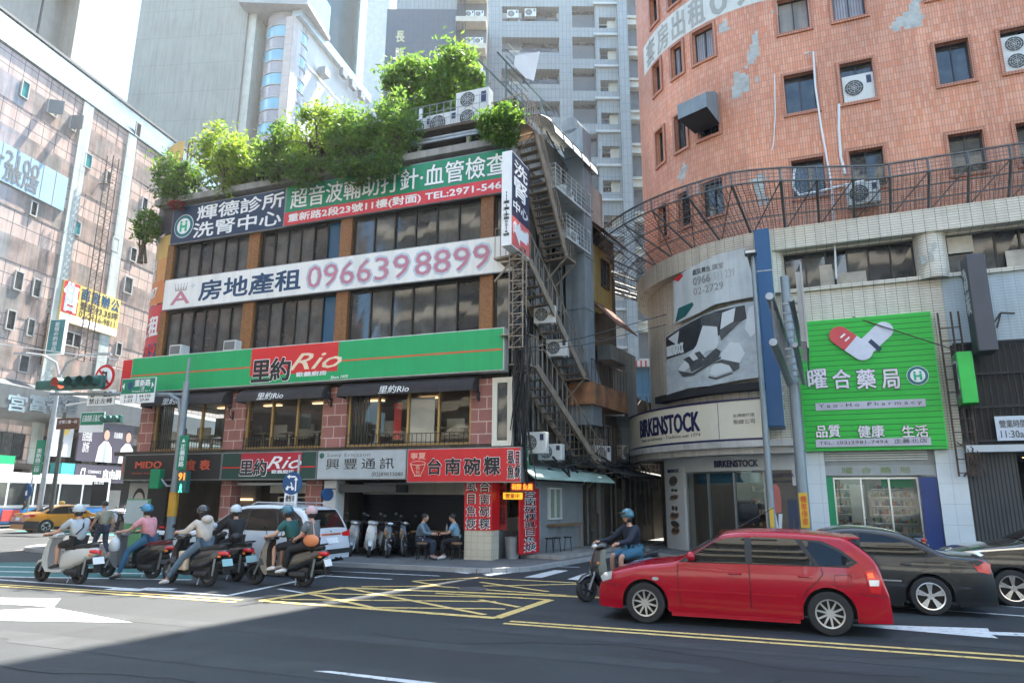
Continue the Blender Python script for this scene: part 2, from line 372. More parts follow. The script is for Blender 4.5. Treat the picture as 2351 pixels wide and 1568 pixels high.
box_lines = [((600, 1379), (1139, 1419)), ((1139, 1419), (1263, 1377)), ((600, 1379), (791, 1349)), ((791, 1349), (1379, 1371.5)), ((712, 1363), (862, 1396)),
 ((791, 1349), (1113, 1411)), ((716, 1362), (1200, 1372)), ((645, 1376), (1139, 1381)), ((862, 1395), (1160, 1398)), ((1102, 1377), (1192, 1394)), ((1000, 1362), (1263, 1377)),
 ((1102, 1326), (1323, 1338)), ((1102, 1336), (1259, 1358)), ((1109, 1345), (1323, 1341)), ((948, 1334), (1010, 1345)), ((830, 1347), (1010, 1345)), ((1004, 1346), (1300, 1367)), ((1102, 1326), (948, 1334))]
paint('box_junction_marking', [line(a, b, .18 if i < 4 else .12) for i, (a, b) in enumerate(box_lines)], PYEL)
paint('crosswalk_marking', [gp((1106, 1319), (1128, 1322.6), (1228, 1306.8), (1200, 1305.5)), gp((1203, 1325), (1243, 1326), (1305, 1309.5), (1272, 1308.5)), gp((1302, 1330), (1336, 1332), (1372, 1318), (1342, 1316)),
      gp((1040, 1313), (1070, 1317), (1150, 1306), (1120, 1304)), line((1226, 1299), (1331, 1302), .12)], PWHITE)
paint('lane_arrow_marking', [gp((-60, 1372), (140, 1374), (122, 1394), (82, 1391), (-60, 1383)), gp((-60, 1404), (122, 1395), (304, 1429.5), (-60, 1424)),
      gp((1958, 1433), (2268, 1443), (2272, 1450.5), (2420, 1456), (2420, 1465), (2276, 1457.5), (2292, 1466), (1958, 1437))], PWHITE)
paint('lane_line_marking', [gp((718, 1541), (757, 1541), (1015, 1570), (945, 1570)), line((2196, 1403), (2351, 1414), .1, (3, 20)), line((2281, 1388), (2351, 1395), .1, (3, 20)),
      line((60, 1335), (525, 1367), .12, (6, 0)), line((525, 1367), (760, 1318), .13), line((730, 1321), (900, 1330), .12), line((640, 1352), (700, 1362), .1), line((250, 1352), (330, 1355), .3), line((330, 1351), (400, 1353), .25), line((700, 1308), (1010, 1322), .1)], PWHITE)
paint('green_crossing', [gp((-80, 1292), (150, 1289), (440, 1294), (440, 1330), (-80, 1322)), gp((-60, 1207), (150, 1213), (420, 1224), (420, 1236), (-60, 1216))], PTEAL)
paint('zebra_marking', [line((-60, 1300), (430, 1306), .16), line((-60, 1311), (430, 1318), .16), line((-60, 1323), (440, 1331), .16), line((-60, 1210), (400, 1228), .2)], PWHITE)
mh = MB()
for (x, y) in ((1085, 1352), (55, 1263)):
    g = gnd(x, y); mh.cyl((g.x, g.y, .001), (g.x, g.y, .011), .33, n=20)
tag(mh.build('manhole_cover', mat('cast_iron', (.10, .10, .10), .6, .4, bump=.3, bs=30)), kind='structure')

PATCHM = mat('asphalt_patch', (.0145, .0175, .02), .7, var=.2, vs=1.5, bump=.6, bs=120); WORN = mat('worn_asphalt', (.027, .031, .034), .75, var=.25, vs=2, bump=.5, bs=120)
rg = random.Random(77)
def patch_sheet(name, mt, items):
    b = MB()
    for i, (x, y, l, w_, a) in enumerate(items):
        n = 14; c, s_ = math.cos(a), math.sin(a); z = (.0012 if name == 'road_patch' else .0026)+.00012*(i % 10)
        pts = [(l*math.copysign(abs(math.cos(t))**.35, math.cos(t))*rg.uniform(.95, 1.05), w_*math.copysign(abs(math.sin(t))**.35, math.sin(t))*rg.uniform(.95, 1.05)) for t in [2*math.pi*k/n for k in range(n)]]
        b.add([(x+p*c-q*s_, y+p*s_+q*c, z) for p, q in pts], [tuple(range(n))])
    tag(b.build(name, mt), kind='structure')
patch_sheet('road_patch', PATCHM, [(-1.5, 9.6, 1.6, .45, -.36), (3.2, 8.4, 2.2, .35, -.4), (-5.5, 10.2, .9, .6, -.3), (6.5, 11.2, 1.4, .5, -.4), (-2.8, 7.3, 1.2, .3, -.36), (.8, 7.0, 2.5, .16, -.37), (1.5, 17.5, .8, .5, -.3), (-9, 19.5, 1.6, .6, -.36)])
patch_sheet('tyre_track', WORN, [(-4, 10.9, 7, .22, -.36), (-4.6, 9.4, 7, .2, -.36), (4.5, 9.0, 6, .2, -.38), (5, 10.6, 6, .24, -.38), (-1.0, 7.8, 6, .18, -.36)])
def crack(pts, wd=.012):
    b = MB()
    for (a, c) in zip(pts, pts[1:]): d = Vector((c[0]-a[0], c[1]-a[1])).normalized()*wd; b.add([(a[0]-d.y, a[1]+d.x, .0034), (a[0]+d.y, a[1]-d.x, .0034), (c[0]+d.y, c[1]-d.x, .0034), (c[0]-d.y, c[1]+d.x, .0034)], [(0, 1, 2, 3)])
    return tag(b.build('road_crack', flat('crack_dark', (.012, .013, .014), .9)), kind='structure')
for s0, n_, a0 in (((-6, 8.6), 22, -.2), ((-2, 10.6), 26, -.45), ((2.5, 9.8), 18, -.3), ((-1, 6.6), 16, .5)):
    p = [s0]; a = a0
    for k in range(n_): a += rg.uniform(-.35, .35)+(a0-a)*.3; p.append((p[-1][0]+.28*math.cos(a), p[-1][1]+.28*math.sin(a)))
    crack(p)
# ================================================================== CORNER BUILDING
BROWN = mat('orange_granite', (.24, .10, .028), .5, var=.35, vs=14, streak=.3)
PINK = mat('pink_stone', (.27, .105, .085), .6, kind='brick', k=(.55, .38, .018, (.50, .36, .30)), c2=(.32, .13, .11), var=.15, vs=2, bump=.3)
GRIME = mat('grimy_concrete', (.068, .055, .041), .85, var=.35, vs=1.2, streak=.5, bump=.4, bs=12)
CONC = mat('stained_concrete', (.30, .29, .27), .85, var=.2, vs=1, streak=.4, bump=.3, bs=15)
BRONZE = flat('bronze_frame', (.035, .03, .026), .4, metal=.4)
GOLD = flat('gold_frame', (.42, .27, .10), .4, metal=.3)
FABRIC = mat('dark_awning_fabric', (.034, .028, .026), .85, var=.2, vs=5, streak=.2)
LAMPW = flat('warm_lamp', (1, .70, .38), emit=.35)
LAMPC = flat('cool_lamp', (.9, 1, 1), emit=1.0)
NAVYSH = mat('navy_shutter', (.012, .018, .03), .5, kind='grid', k=(40, .09, .012, (.003, .004, .006)), var=.1, bump=.4)
cb = thing('corner_building', 'five storey corner building with brown tinted windows and planted roof above green sign bands', 'building', fr=FM)
RX = lambda y: .62+.165*y          # the slanting alley wall
b = MB()
def slab(x0, y0, y1, z0, z1, m=0, x1=None):
    b.prism([(x0, y0), (RX(y0) if x1 is None else x1, y0), (RX(y1) if x1 is None else x1, y1), (x0, y1)], z0, z1, m, 'z')
slab(-13.4, .32, 10, 5.62, 13.3)                    # upper floors
b.cyl((-13.4, 2.5, 5.62), (-13.4, 2.5, 13.3), 2.18, n=40)
slab(-13.4, 5, 10, 0, 5.62); slab(-15, -.05, 5, 3.36, 3.5); slab(-15, .3, 5, 5.5, 5.62)
slab(-13.4, .1, 5, 2.42, 3.36)                      # lintel over the arcade
slab(-15.2, 2.2, 5, 0, 2.42, x1=-6.0)
slab(-6.0, 3.3, 5, 0, 2.42)
b.build('wall', GRIME, cb, fix=True)
slabr = MB().prism([(-14.3, -.3), (RX(0)+.3, -.3), (RX(2), 1.6), (-14.3, 1.6)], 13.3, 13.55, 0, 'z').build('roof', CONC, cb)
def px_u(fr, xs, y, d=0): return [fr.p(x, y, d)[0] for x in xs]
cols = px_u(FM, (552, 577), 785)+px_u(FM, (767, 794), 789)+px_u(FM, (1101, 1131), 765)
for (a, c) in ((-13.55, -13.25), cols[0:2], cols[2:4], cols[4:6]):
    for z0, z1 in ((7.0, 8.86), (10.08, 11.62)):
        MB().box(a, c, -.05, .3, z0, z1).build('column', BROWN, cb)
BLUEP = flat('blue_curtain_glass', (.015, .09, .17), .05)
def window(fr, parent, x0, x1, z0, z1, n, y=.12, fm=BRONZE, gm=DKGLASS, t=.05, rows=1, warp=None, odd=None, mull=None):
    b = MB()
    b.box(x0, x1, y-.06, y+.05, z0, z0+t); b.box(x0, x1, y-.06, y+.05, z1-t, z1)
    for i in range(n+1):
        x = x0+(x1-x0-t)*i/n if not mull else mull[i]
        b.box(x, x+t, y-.055, y+.05, z0+t, z1-t)
    for j in range(1, rows):
        z = z0+(z1-z0)*j/rows; b.box(x0+t, x1-t, y-.05, y+.04, z, z+t*.7)
    o = b.build('window', fm, parent, warp=warp)
    g = MB(); k = 0
    for i in range(n):
        a = x0+(x1-x0)*i/n; c = x0+(x1-x0)*(i+1)/n; dy = .012*((i*7+k) % 3); dz = random.Random(i+x0).uniform(-.006, .006)
        mi = 1 if odd and i in odd else (2 if gm == DKGLASS and random.Random(i*3.7+x0*1.3+z0).random() < .55 else 0)
        g.add([(a, y+dy, z0), (c, y+dy+dz, z0), (c, y+dy+dz*1.5, z1), (a, y+dy-dz, z1)], [(0, 1, 2, 3)], mi)
    g.build('pane', [gm, BLUEP, GRGLASS], o, warp=warp)
    return o
for z0, z1, oo in ((7.02, 8.84, {1: (5,)}), (10.1, 11.6, {1: (5,)})):
    for j, (a, c, n) in enumerate(((-13.25, cols[0], 6), (cols[1], cols[2], 6), (cols[3], cols[4], 6), (cols[5], 1.0, 1))):
        window(FM, cb, a+.02, c-.02, z0, z1, n, odd=oo.get(j))
# second floor: stone piers, gold framed glass, the lit dining room behind
pier = [(322, 352), (517, 562), (742, 796), (1083, 1133)]
pu = [px_u(FM, q, 1000) for q in pier]
for a, c in pu: MB().box(a, c, -.08, .35, 3.5, 5.5).build('pier', PINK, cb, uvz=1)
for i, (a, c) in enumerate(((pu[0][1], pu[1][0]), (pu[1][1], pu[2][0]), (pu[2][1], pu[3][0]))):
    window(FM, cb, a+.02, c-.02, 3.5, 5.5, (3, 3, 4)[i], y=.06, fm=GOLD, gm=CLEAR, t=.07)
    r = MB().box(a+.05, c-.05, -.14, -.1, 3.86, 3.88).box(a+.05, c-.05, -.14, -.1, 3.58, 3.6)
    for k in range(28): x = a+.06+(c-a-.12)*k/27; r.box(x, x+.012, -.13, -.11, 3.5, 3.87)
    r.build('railing', BLACK, cb)
rm = MB().box(-13.2, .5, 4.6, 4.7, 3.5, 5.5).box(-13.2, .5, .5, 4.6, 5.44, 5.5, 1).box(-13.2, .5, .5, 4.6, 3.5, 3.52, 1)
rm.build('dining_room', [mat('dining_wall', (.16, .13, .11), .8), mat('dining_ceiling', (.35, .30, .25), .8)], cb)
for k in range(6):
    x = -12.6+k*2.3; MB().box(x, x+.8, 2.4, 2.55, 5.36, 5.4).build('ceiling_light', LAMPW, cb)
for u, z, w_, h_, m_ in ((-3.3, 3.75, .28, 1.2, 'SIGNR'), (-2.7, 3.6, .9, 1.5, 'SIGNW'), (-10.8, 4.0, .5, .7, 'GRGLASS'), (-7.2, 4.2, .6, .5, 'GRGLASS')): MB().box(u, u+w_, .5, .52, z, z+h_).build('wall_panel', globals()[m_], cb)
tb = MB(); rg = random.Random(4)
for k in range(11):
    x = -12.9+k*1.18; tb.box(x, x+.7, .7, 1.3, 4.1, 4.14); tb.cyl((x+.35, 1, 3.52), (x+.35, 1, 4.1), .05)
    for sx in (-.1, .8): tb.box(x+sx-.18, x+sx+.18, .8, 1.2, 3.9, 3.96); tb.box(x+sx-.18, x+sx+.18, 1.15, 1.2, 3.96, 4.45)
tb.build('dining_table', mat('table_white', (.5, .47, .42), .5), cb)
for (a, c) in ((pu[0][1], pu[0][1]+.5), (pu[2][1], pu[2][1]+.6), (pu[1][0]-.4, pu[1][0])):
    n_ = 10
    ct = MB()
    for k in range(n_): x = a+(c-a)*k/n_; ct.box(x, x+(c-a)/n_, .28+.05*(k % 2), .32+.05*(k % 2), 3.6, 5.45)
    ct.build('curtain', mat('grey_curtain', (.10, .10, .09), .9), cb)
# awnings over the second floor windows
for (x0, x1) in ((338, 522), (553, 748), (783, 1092)):
    a, c = px_u(FM, (x0, x1), 915, .35); pr = []
    for k in range(7): t = R(90)*k/6; pr.append((-.62*math.sin(t), 5.08+.52*math.cos(t)))
    aw = MB(); n_ = len(pr)
    vs = [(x+(.22*(1-abs(pr_y)/.62)*(-s_)*-1 if False else 0), pr_y, pr_z) for s_, x in ((0, a), (1, c)) for pr_y, pr_z in pr]
    aw.add(vs, [(i, i+1, n_+i+1, n_+i) for i in range(n_-1)])
    aw.add([(a, 0, 5.08)]+[(a, p, q) for p, q in pr], [(0, i, i+1) for i in range(1, n_)]); aw.add([(c, 0, 5.08)]+[(c, p, q) for p, q in pr], [(0, i+1, i) for i in range(1, n_)])
    ao = aw.build('awning', FABRIC, cb, smooth=True, sharp=30)
    m_ = (a+c)/2; w_ = min(.55, (c-a)*.25)
    text('里約Rio', (m_-w_-.3, m_+w_-.3, 5.12, 5.36), ao, SIGNW, y=-.625, bold=.01, shear=.2)
# cream framed window at the alley corner, wall lamps
a, c = px_u(FM, (1134, 1180), 950)
window(FM, cb, a, c, 3.42, 5.5, 1, y=-.1, fm=CREAM, t=.16)
for (x, y) in ((540, 945), (765, 915), (1102, 900)):
    u, z = FM.p(x, y)
    MB().tube([(u, -.1, z-.2), (u, -.2, z-.25), (u, -.3, z-.1), (u, -.28, z+.05)], .018).ball((u, -.28, z+.12), .07).box(u-.04, u+.04, -.1, -.08, z-.3, z).build('wall_lamp', BLACK, cb)
# ground floor: arcade
for (x0, x1, m_) in ((505, 528, PINK), (700, 737, PINK), (742, 770, WHITE)):
    a, c = px_u(FM, (x0, x1), 1150); MB().box(a, c, 0, .5, .1, 2.42).build('pillar', m_, cb)
a, c = px_u(FM, (1066, 1128), 1240)
TILEC = mat('cream_wall_tile', (.56, .51, .38), .5, kind='grid', k=(.2, .2, .006, (.4, .36, .28)), c2=(.6, .55, .42), var=.08, streak=.1)
zc = FM.p(1090, 1217)[1]
pl = MB().box(a, c, 0, .6, .1, 2.42).build('pillar', TILEC, cb)
pn = thing('pillar_sign', 'red sign with black lettering wrapped round the cream tiled pillar', 'sign', fr=FM)
MB().box(a-.015, c+.015, -.02, .62, zc, 2.41).build('panel', SIGNR, pn)
W2 = SIGNW
def outlined(s, bx, parent, y, bold=.008, ow=.035, ink=INK, out=None, **k):
    g = ow*(bx[3]-bx[2])*.5
    n_ = s.count('\n')+1
    text(s, (bx[0]-g, bx[1]+g, bx[2]-g, bx[3]+g), parent, out or SIGNW, y=y, bold=bold+ow*.6, name='lettering_outline', **k)
    text(s, bx, parent, ink, y=y-.006, bold=bold, **k)
wq = (c-a)
outlined('台\n南\n碗\n粿', (a+wq*.57, a+wq*.93, zc+.06, 2.36), pn, -.026, ls=1.1)
outlined('虱\n目\n魚\n焿', (a+wq*.08, a+wq*.42, zc+.06, 2.36), pn, -.026, ls=1.1)
sh = MB().box(-6.0, -.2, 3.24, 3.29, .1, 2.1).build('roller_shutter', NAVYSH, cb)
MB().box(-6, -.3, 3.15, 3.22, 2.0, 2.42).build('shutter_box', CREAM, cb)
u0, u1 = px_u(FM, (775, 905), 1125); MB().box(u0, u1, .1, .9, 2.05, 2.3).build('shop_awning', mat('grey_sheet', (.08, .085, .09), .6), cb)
# shop fronts left of the arcade
u0, u1 = px_u(FM, (415, 500), 1150)
MB().box(u0, u1, 1.9, 2.2, .1, 2.4).build('shop_front', mat('shop_beige', (.26, .22, .18), .7, streak=.2), cb)
sf = MB(); 
for k in range(14): sf.box(u0+.2+k*.2, u0+.36+k*.2, 1.75, 1.88, .9+.05*(k % 3), 1.05+.1*(k % 4), k % 3)
sf.box(u0+.1, u1-.1, 1.6, 1.9, .8, .88, 3); sf.build('display', [flat('disp_a', (.5, .47, .4)), flat('disp_b', (.2, .08, .04)), flat('disp_c', (.06, .06, .06)), CREAM], cb)
MB().box(u0+.1, u1-.1, 1.84, 1.88, 1.75, 1.82).build('shop_lamp', LAMPW, cb)
u0, u1 = px_u(FM, (535, 695), 1150)
MB().box(u0, u1, 1.95, 2.18, .1, 1.0).box(u0, u0+.4, 1.9, 2.1, 1, 2.4).box(u1-.4, u1, 1.9, 2.1, 1, 2.4).build('shop_front', mat('shop_dark', (.07, .055, .05), .6, streak=.2), cb)
window(FM, cb, u0+.4, u1-.4, 1.0, 1.9, 3, y=1.9, fm=CREAM)
st = MB()
for k in range(18): st.box(u0+.3+k*.13, u0+.42+k*.13, 1.5, 1.52, 2.02, 2.34)
st.build('striped_valance', CREAM, cb)
MB().box(u0-.2, u1+.2, .3, 1.0, 2.28, 2.36).build('shop_lamp', mat('tube_housing', (.6, .6, .58), .4), cb)

# ------------------------------------------------------------------ the sign bands
NAVY = mat('navy_sign', (.004, .03, .075), .4, var=.1, streak=.15)
JADE = mat('jade_sign', (.0, .24, .115), .4, var=.1, streak=.15)
RIOG = mat('bright_green_sign', (.0, .36, .115), .35, var=.06, vs=.8, streak=.12)
CORAL = mat('coral_red_sign', (.62, .035, .05), .4, var=.08, streak=.12)
RIOR = mat('rio_red', (.66, .018, .02), .4, var=.03)
def emblem(th, u, z, r, y, warp=None):
    """round clinic badge: ring, white disc, two figures joined as an H"""
    def disc(rr, yy, name, mt):
        MB().cyl((u, yy, z), (u, yy-.006, z), rr, n=32).build(name, mt, th, warp=warp)
    disc(r, y, 'badge_rim', SIGNW); disc(r*.95, y-.007, 'badge_ring', mat('badge_teal', (.0, .14, .16), .4)); disc(r*.68, y-.014, 'badge_disc', SIGNW)
    h = MB(); y2 = y-.022
    for sx in (-1, 1):
        h.box(u+sx*r*.27-r*.11, u+sx*r*.27+r*.11, y2-.006, y2, z-r*.48, z+r*.2); h.cyl((u+sx*r*.27, y2, z+r*.34), (u+sx*r*.27, y2-.006, z+r*.34), r*.12, n=14)
    h.box(u-r*.2, u+r*.2, y2-.005, y2-.001, z-r*.15, z+r*.05)
    h.build('badge_figures', mat('badge_green', (.02, .42, .22), .4), th, warp=warp)
D = .2
bx = pxbox(FM, 397, 483, 655, 523, D); z0, z1 = 11.55, 13.1
xm = FM.p(654, 482, D)[0]; xl = FM.p(394, 525, D)[0]; xr = .9
s = board('clinic_sign', 'navy clinic signboard with white characters and round badge under the rooftop shrubs', 'sign', FM, xl, xm, z0, z1, D, .12, NAVY)
y = -D-.014; uu = lambda x, yy=510: FM.p(x, yy, D)[0]
ub, zb = FM.p(423, 520, D); emblem(s, ub, zb, .48, y)
text('輝德診所', (uu(452), uu(648), 12.38, 12.98), s, SIGNW, y=y, bold=.02)
text('洗腎中心', (uu(447), uu(645), 11.68, 12.28), s, SIGNW, y=y, bold=.02)
s = board('clinic_banner', 'long jade and red banner with white characters and telephone number along the top floor', 'sign', FM, xm+.01, xr, z0+.03, z1+.05, D, .12, JADE)
outlined('超音波輔助打針·血管檢查', (uu(668, 470), uu(1156, 390)+.12, 12.22, 13.0), s, y, .012, .02, ink=SIGNW, out=INK)
MB().box(xm+.02, xr-.01, y-.006, y+.002, z0+.05, 12.1).build('red_strip', CORAL, s)
text('重新路2段23號11樓(對面) TEL:2971-546', (uu(662), uu(1150, 430)+.02, 11.66, 12.02), s, SIGNW, y=y-.008, bold=.025)
s = board('rental_sign', 'long white property rental signboard with faded crown and pink telephone number', 'sign', FM, FM.p(374, 690, D)[0], FM.p(1178, 590, D)[0], 8.86, 10.1, D, .12, mat('rental_white', (.80, .80, .76), .35, var=.06, vs=.7, streak=.16))
NAVT = flat('navy_teal', (.0, .045, .12), .4); FPINK = flat('faded_pink', (.50, .20, .26), .4); PALEB = flat('pale_blue_edge', (.45, .55, .62), .4)
text('房地產租', (uu(457, 680), uu(690, 650), 9.08, 9.86), s, NAVT, y=y, bold=.03)
gt = lambda x: FM.p(x, 620, D)[0]
for t_, a, c in (('0966', 708, 853), ('39', 862, 940), ('8899', 953, 1125)):
    text(t_, (gt(a)-.03, gt(c)+.03, 9.02, 9.92), s, PALEB, y=y, bold=.05, name='lettering_outline'); text(t_, (gt(a), gt(c), 9.06, 9.88), s, FPINK, y=y-.006, bold=.004)
a0 = uu(393, 690); c0 = uu(435, 690)
text('A', (a0, c0, 9.05, 9.55), s, FPINK, y=y, bold=.03); text('+', (c0-.02, c0+.22, 9.62, 9.82), s, PALEB, y=y)
cw = MB(); cxm = (a0+c0)/2-.02
for k in range(5):
    t_ = (k-2)*.12; cw.prism([(cxm+t_-.05, 9.6), (cxm+t_+.05, 9.6), (cxm+t_*1.25, 9.82)], y-.004, y); cw.cyl((cxm+t_*1.25, y, 9.84), (cxm+t_*1.25, y-.004, 9.84), .025)
cw.box(cxm-.28, cxm+.28, y-.004, y, 9.57, 9.62); cw.build('crown', flat('crown_grey', (.42, .38, .34), .5), s)
# big green restaurant sign
D = .45; y = -D-.014
gl = FM.p(300, 866, D)[0]; gr = FM.p(1157, 808, D)[0]
s = board('restaurant_sign', 'big green fascia sign with red panel and script lettering above the dark awnings', 'sign', FM, gl, gr, 5.66, 7.0, D, .4, RIOG, mat('sign_edge_white', (.62, .62, .58), .5, streak=.3))
uu = lambda x, yy=830: FM.p(x, yy, D)[0]
RLINE = flat('rust_line', (.55, .12, .04), .4)
MB().box(gl+.05, gr-.05, y-.002, y+.002, 6.28, 6.34).build('stripe', RLINE, s)
MB().box(uu(577), uu(776), y-.004, y+.002, 5.98, 6.97).build('red_panel', RIOR, s)
outlined('里', (uu(582), uu(622), 5.78, 6.52), s, y-.006, .035, .03); outlined('約', (uu(624), uu(668), 5.78, 6.56), s, y-.006, .035, .03)
text('Rio', (uu(667), uu(785), 6.1, 6.66), s, mat('cream_script', (.80, .66, .46), .4), y=y-.012, bold=.012, shear=.45)
text('歐義廚房', (uu(684), uu(752), 5.86, 6.02), s, SIGNW, y=y-.01, bold=.03); text('Since 1975', (uu(762), uu(802), 5.72, 5.82), s, SIGNW, y=y-.008, bold=.02, shear=.3)
MB().box(gl-.5, gl-.005, -D+.02, -.06, 5.75, 6.95).build('end_cap', RIOR, s)
# ground floor sign row
D = .5; y = -D-.014
uu = lambda x, yy=1070: FM.p(x, yy, D)[0]
SB = mat('black_fascia', (.022, .02, .019), .45, streak=.2); DGRN = mat('dark_green_fascia', (.012, .05, .035), .4)
def srow(nm, lab, x0, x1, mt, z0=2.44, z1=3.36): return board(nm, lab, 'sign', FM, uu(x0)+.006, uu(x1)-.006, z0, z1, D, .42, mt)
s = srow('watch_shop_sign', 'black watch shop fascia with red raised letters at the street corner', 286, 508, SB)
ORR = flat('red_orange_letter', (.60, .10, .05), .4)
text('MIDO', (uu(313), uu(372), 2.86, 3.1), s, ORR, y=y-.02, bold=.02, ext=.02); text('度', (uu(428), uu(450), 2.78, 3.12), s, ORR, y=y-.02, bold=.03, ext=.02); text('表', (uu(461), uu(483), 2.78, 3.12), s, ORR, y=y-.02, bold=.03, ext=.02)
text('SWISS WATCHES', (uu(305), uu(376), 2.66, 2.71), s, ORR, y=y)
s2 = thing('corner_sign', 'black end panel of the watch shop fascia turned towards the side street', 'sign', fr=FM)
e0 = uu(286)-.01; MB().prism([(e0, -D), (e0, -D+.42), (e0-1.0, 1.1), (e0-1.3, .5)], 2.46, 3.36, 0, 'z').build('panel', SB, s2)
t_ = text('司', (-.2, .2, 2.65, 3.15), s2, ORR, y=0, bold=.03, ext=.015)
t_.location = (e0-.62, -.03, 0); t_.rotation_euler = (0, 0, math.atan2(-1, 1.3))
s = srow('green_shop_sign', 'dark green fascia with red panel and script lettering over the bakery front', 509, 727, DGRN)
MB().box(uu(509)+.05, uu(727)-.05, y-.002, y+.002, 2.83, 2.87).build('stripe', RIOR, s)
MB().box(uu(553), uu(692), y-.004, y+.002, 2.72, 3.32).build('red_panel', mat('deep_red', (.42, .012, .03), .4), s)
outlined('里約', (uu(553), uu(613), 2.58, 3.1), s, y-.006, .03, .04); text('Rio', (uu(614), uu(692), 2.8, 3.2), s, SIGNW, y=y-.01, bold=.012, shear=.4); text('歐義廚房', (uu(626), uu(676), 2.64, 2.76), s, SIGNW, y=y-.01, bold=.02)
s = srow('phone_shop_sign', 'grey telephone shop fascia with thin black characters between two restaurant signs', 728, 933, mat('fascia_grey', (.40, .44, .45), .4, streak=.06))
text('Sony Ericsson', (uu(750), uu(849), 3.12, 3.27), s, flat('mid_grey', (.16, .17, .18), .4), y=y, sp=1.1)
text('興豐通訊', (uu(749), uu(905), 2.76, 3.1), s, INK, y=y, sp=1.4); text('(02)89833080', (uu(855), uu(933)-.1, 2.5, 2.66), s, flat('dk_grey', (.07, .07, .07)), y=y)
q, qz = uu(738), 3.2
MB().ball((q, y, qz), (.09, .03, .09), 14, 10).build('round_emblem', mat('emblem_green', (.03, .13, .09), .2), s)
s = srow('bowl_cake_sign', 'bright red food stall fascia with black brush characters and bowl drawing at the alley corner', 934, 1197, SIGNR, 2.34)
outlined('台', (uu(984), uu(1013), 2.58, 3.05), s, y, .03, .025); outlined('南', (uu(1023), uu(1057), 2.58, 3.05), s, y, .03, .025); outlined('碗', (uu(1066), uu(1103), 2.56, 3.05), s, y, .03, .025); outlined('粿', (uu(1112), uu(1148), 2.56, 3.08), s, y, .03, .025)
outlined('虱\n魚', (uu(1166), uu(1180), 2.45, 3.24), s, y, .02, .03); outlined('目\n焿', (uu(1183), uu(1194), 2.47, 3.22), s, y, .02, .03)
text('寧夏', (uu(943), uu(977), 3.04, 3.24), s, mat('peach_letter', (.75, .40, .30), .4), y=y, bold=.02)
bw = MB(); q = uu(960)
for pts in ([(-.26, .16), (-.2, -.02), (-.1, -.2), (.1, -.2), (.2, -.02), (.26, .16)],): bw.tube([(q+a, y-.004, 2.76+c) for a, c in pts], .016, 6)
bw.tube([(q+.26*math.cos(t*.3142*2), y-.004, 2.92+.06*math.sin(t*.3142*2)) for t in range(11)], .012, 6); bw.tube([(q-.12, y-.004, 2.53), (q+.12, y-.004, 2.53)], .014)
bw.build('bowl_drawing', MATS['peach_letter'], s); text('義\n仙', (q-.07, q+.07, 2.6, 2.86), s, MATS['peach_letter'], y=y-.01)
# curved corner banners on the rounded left end
CB = (-13.4, 2.5)
def corner_banner(label, z0, z1, r, cols_, texts, a1=64):
    th = thing('corner_banner', label, 'banner', fr=FM, group='banners wrapped round the building corner')
    g = MB(); n_ = 18; k_ = len(cols_)
    for i in range(n_):
        for j in range(k_):
            q = [(R(a1)*i/n_, z0+(z1-z0)*j/k_), (R(a1)*(i+1)/n_, z0+(z1-z0)*j/k_), (R(a1)*(i+1)/n_, z0+(z1-z0)*(j+1)/k_), (R(a1)*i/n_, z0+(z1-z0)*(j+1)/k_)]
            g.add([(CB[0]-r*math.sin(t), CB[1]-r*math.cos(t), z) for t, z in q], [(3, 2, 1, 0)], j)
    g.build('sheet', cols_, th)
    wp = lambda v: (CB[0]-(r-v[1])*math.sin(-v[0]/r), CB[1]-(r-v[1])*math.cos(-v[0]/r), v[2])
    for s_, bx_, m_ in texts: text(s_, bx_, th, m_, y=-.02, bold=.03, warp=wp)
YB = mat('banner_yellow', (.62, .42, .14), .5, streak=.1); OB = mat('banner_orange', (.62, .22, .07), .5); PB = mat('banner_purple', (.06, .05, .075), .5, streak=.2)
RB = mat('banner_red', (.55, .05, .06), .5); BB = mat('banner_blue', (.01, .10, .22), .5)
corner_banner('curved banner of dark purple below a yellow top above the street corner', 12.2, 16.2, 2.5, [PB, PB, PB, YB], [('1', (-1.2, -.8, 15.0, 15.9), mat('banner_grey', (.3, .28, .3), .5))])
corner_banner('curved banner fading from yellow to orange beside the navy clinic sign', 9.3, 12.15, 2.42, [OB, mat('banner_amber', (.62, .30, .10), .5), YB], [('0987', (-1.9, -.7, 9.6, 10.0), SIGNW), ('租\n售', (-1.6, -1.0, 10.3, 11.2), SIGNW)])
corner_banner('curved banner of red over blue with a rental number beside the white sign', 6.9, 9.25, 2.42, [BB, RB, RB], [('6789', (-2.0, -.35, 7.1, 7.65), SIGNR), ('土租', (-1.8, -.35, 8.0, 8.8), SIGNW)])
# white poster rails and mast behind the top banner
mb_ = thing('banner_mast', 'rusty steel mast and stay holding the tall purple banner at the roof corner', 'mast', fr=FM)
u, z = FM.p(425, 290); f_ = MB()
for dx in (0, .18): f_.cyl((u+dx, .3, 13.4), (u+dx, .3, 16.4), .03, n=6)
for k in range(9): f_.bar((u, .3, 13.6+k*.32), (u+.18, .3, 13.8+k*.32), .02)
f_.bar((u+.1, .3, 15.9), (u+1.6, 1.6, 13.6), .05); f_.build('mast', mat('rusty_steel', (.10, .07, .055), .8, .3, vs=6, var=.4), mb_)
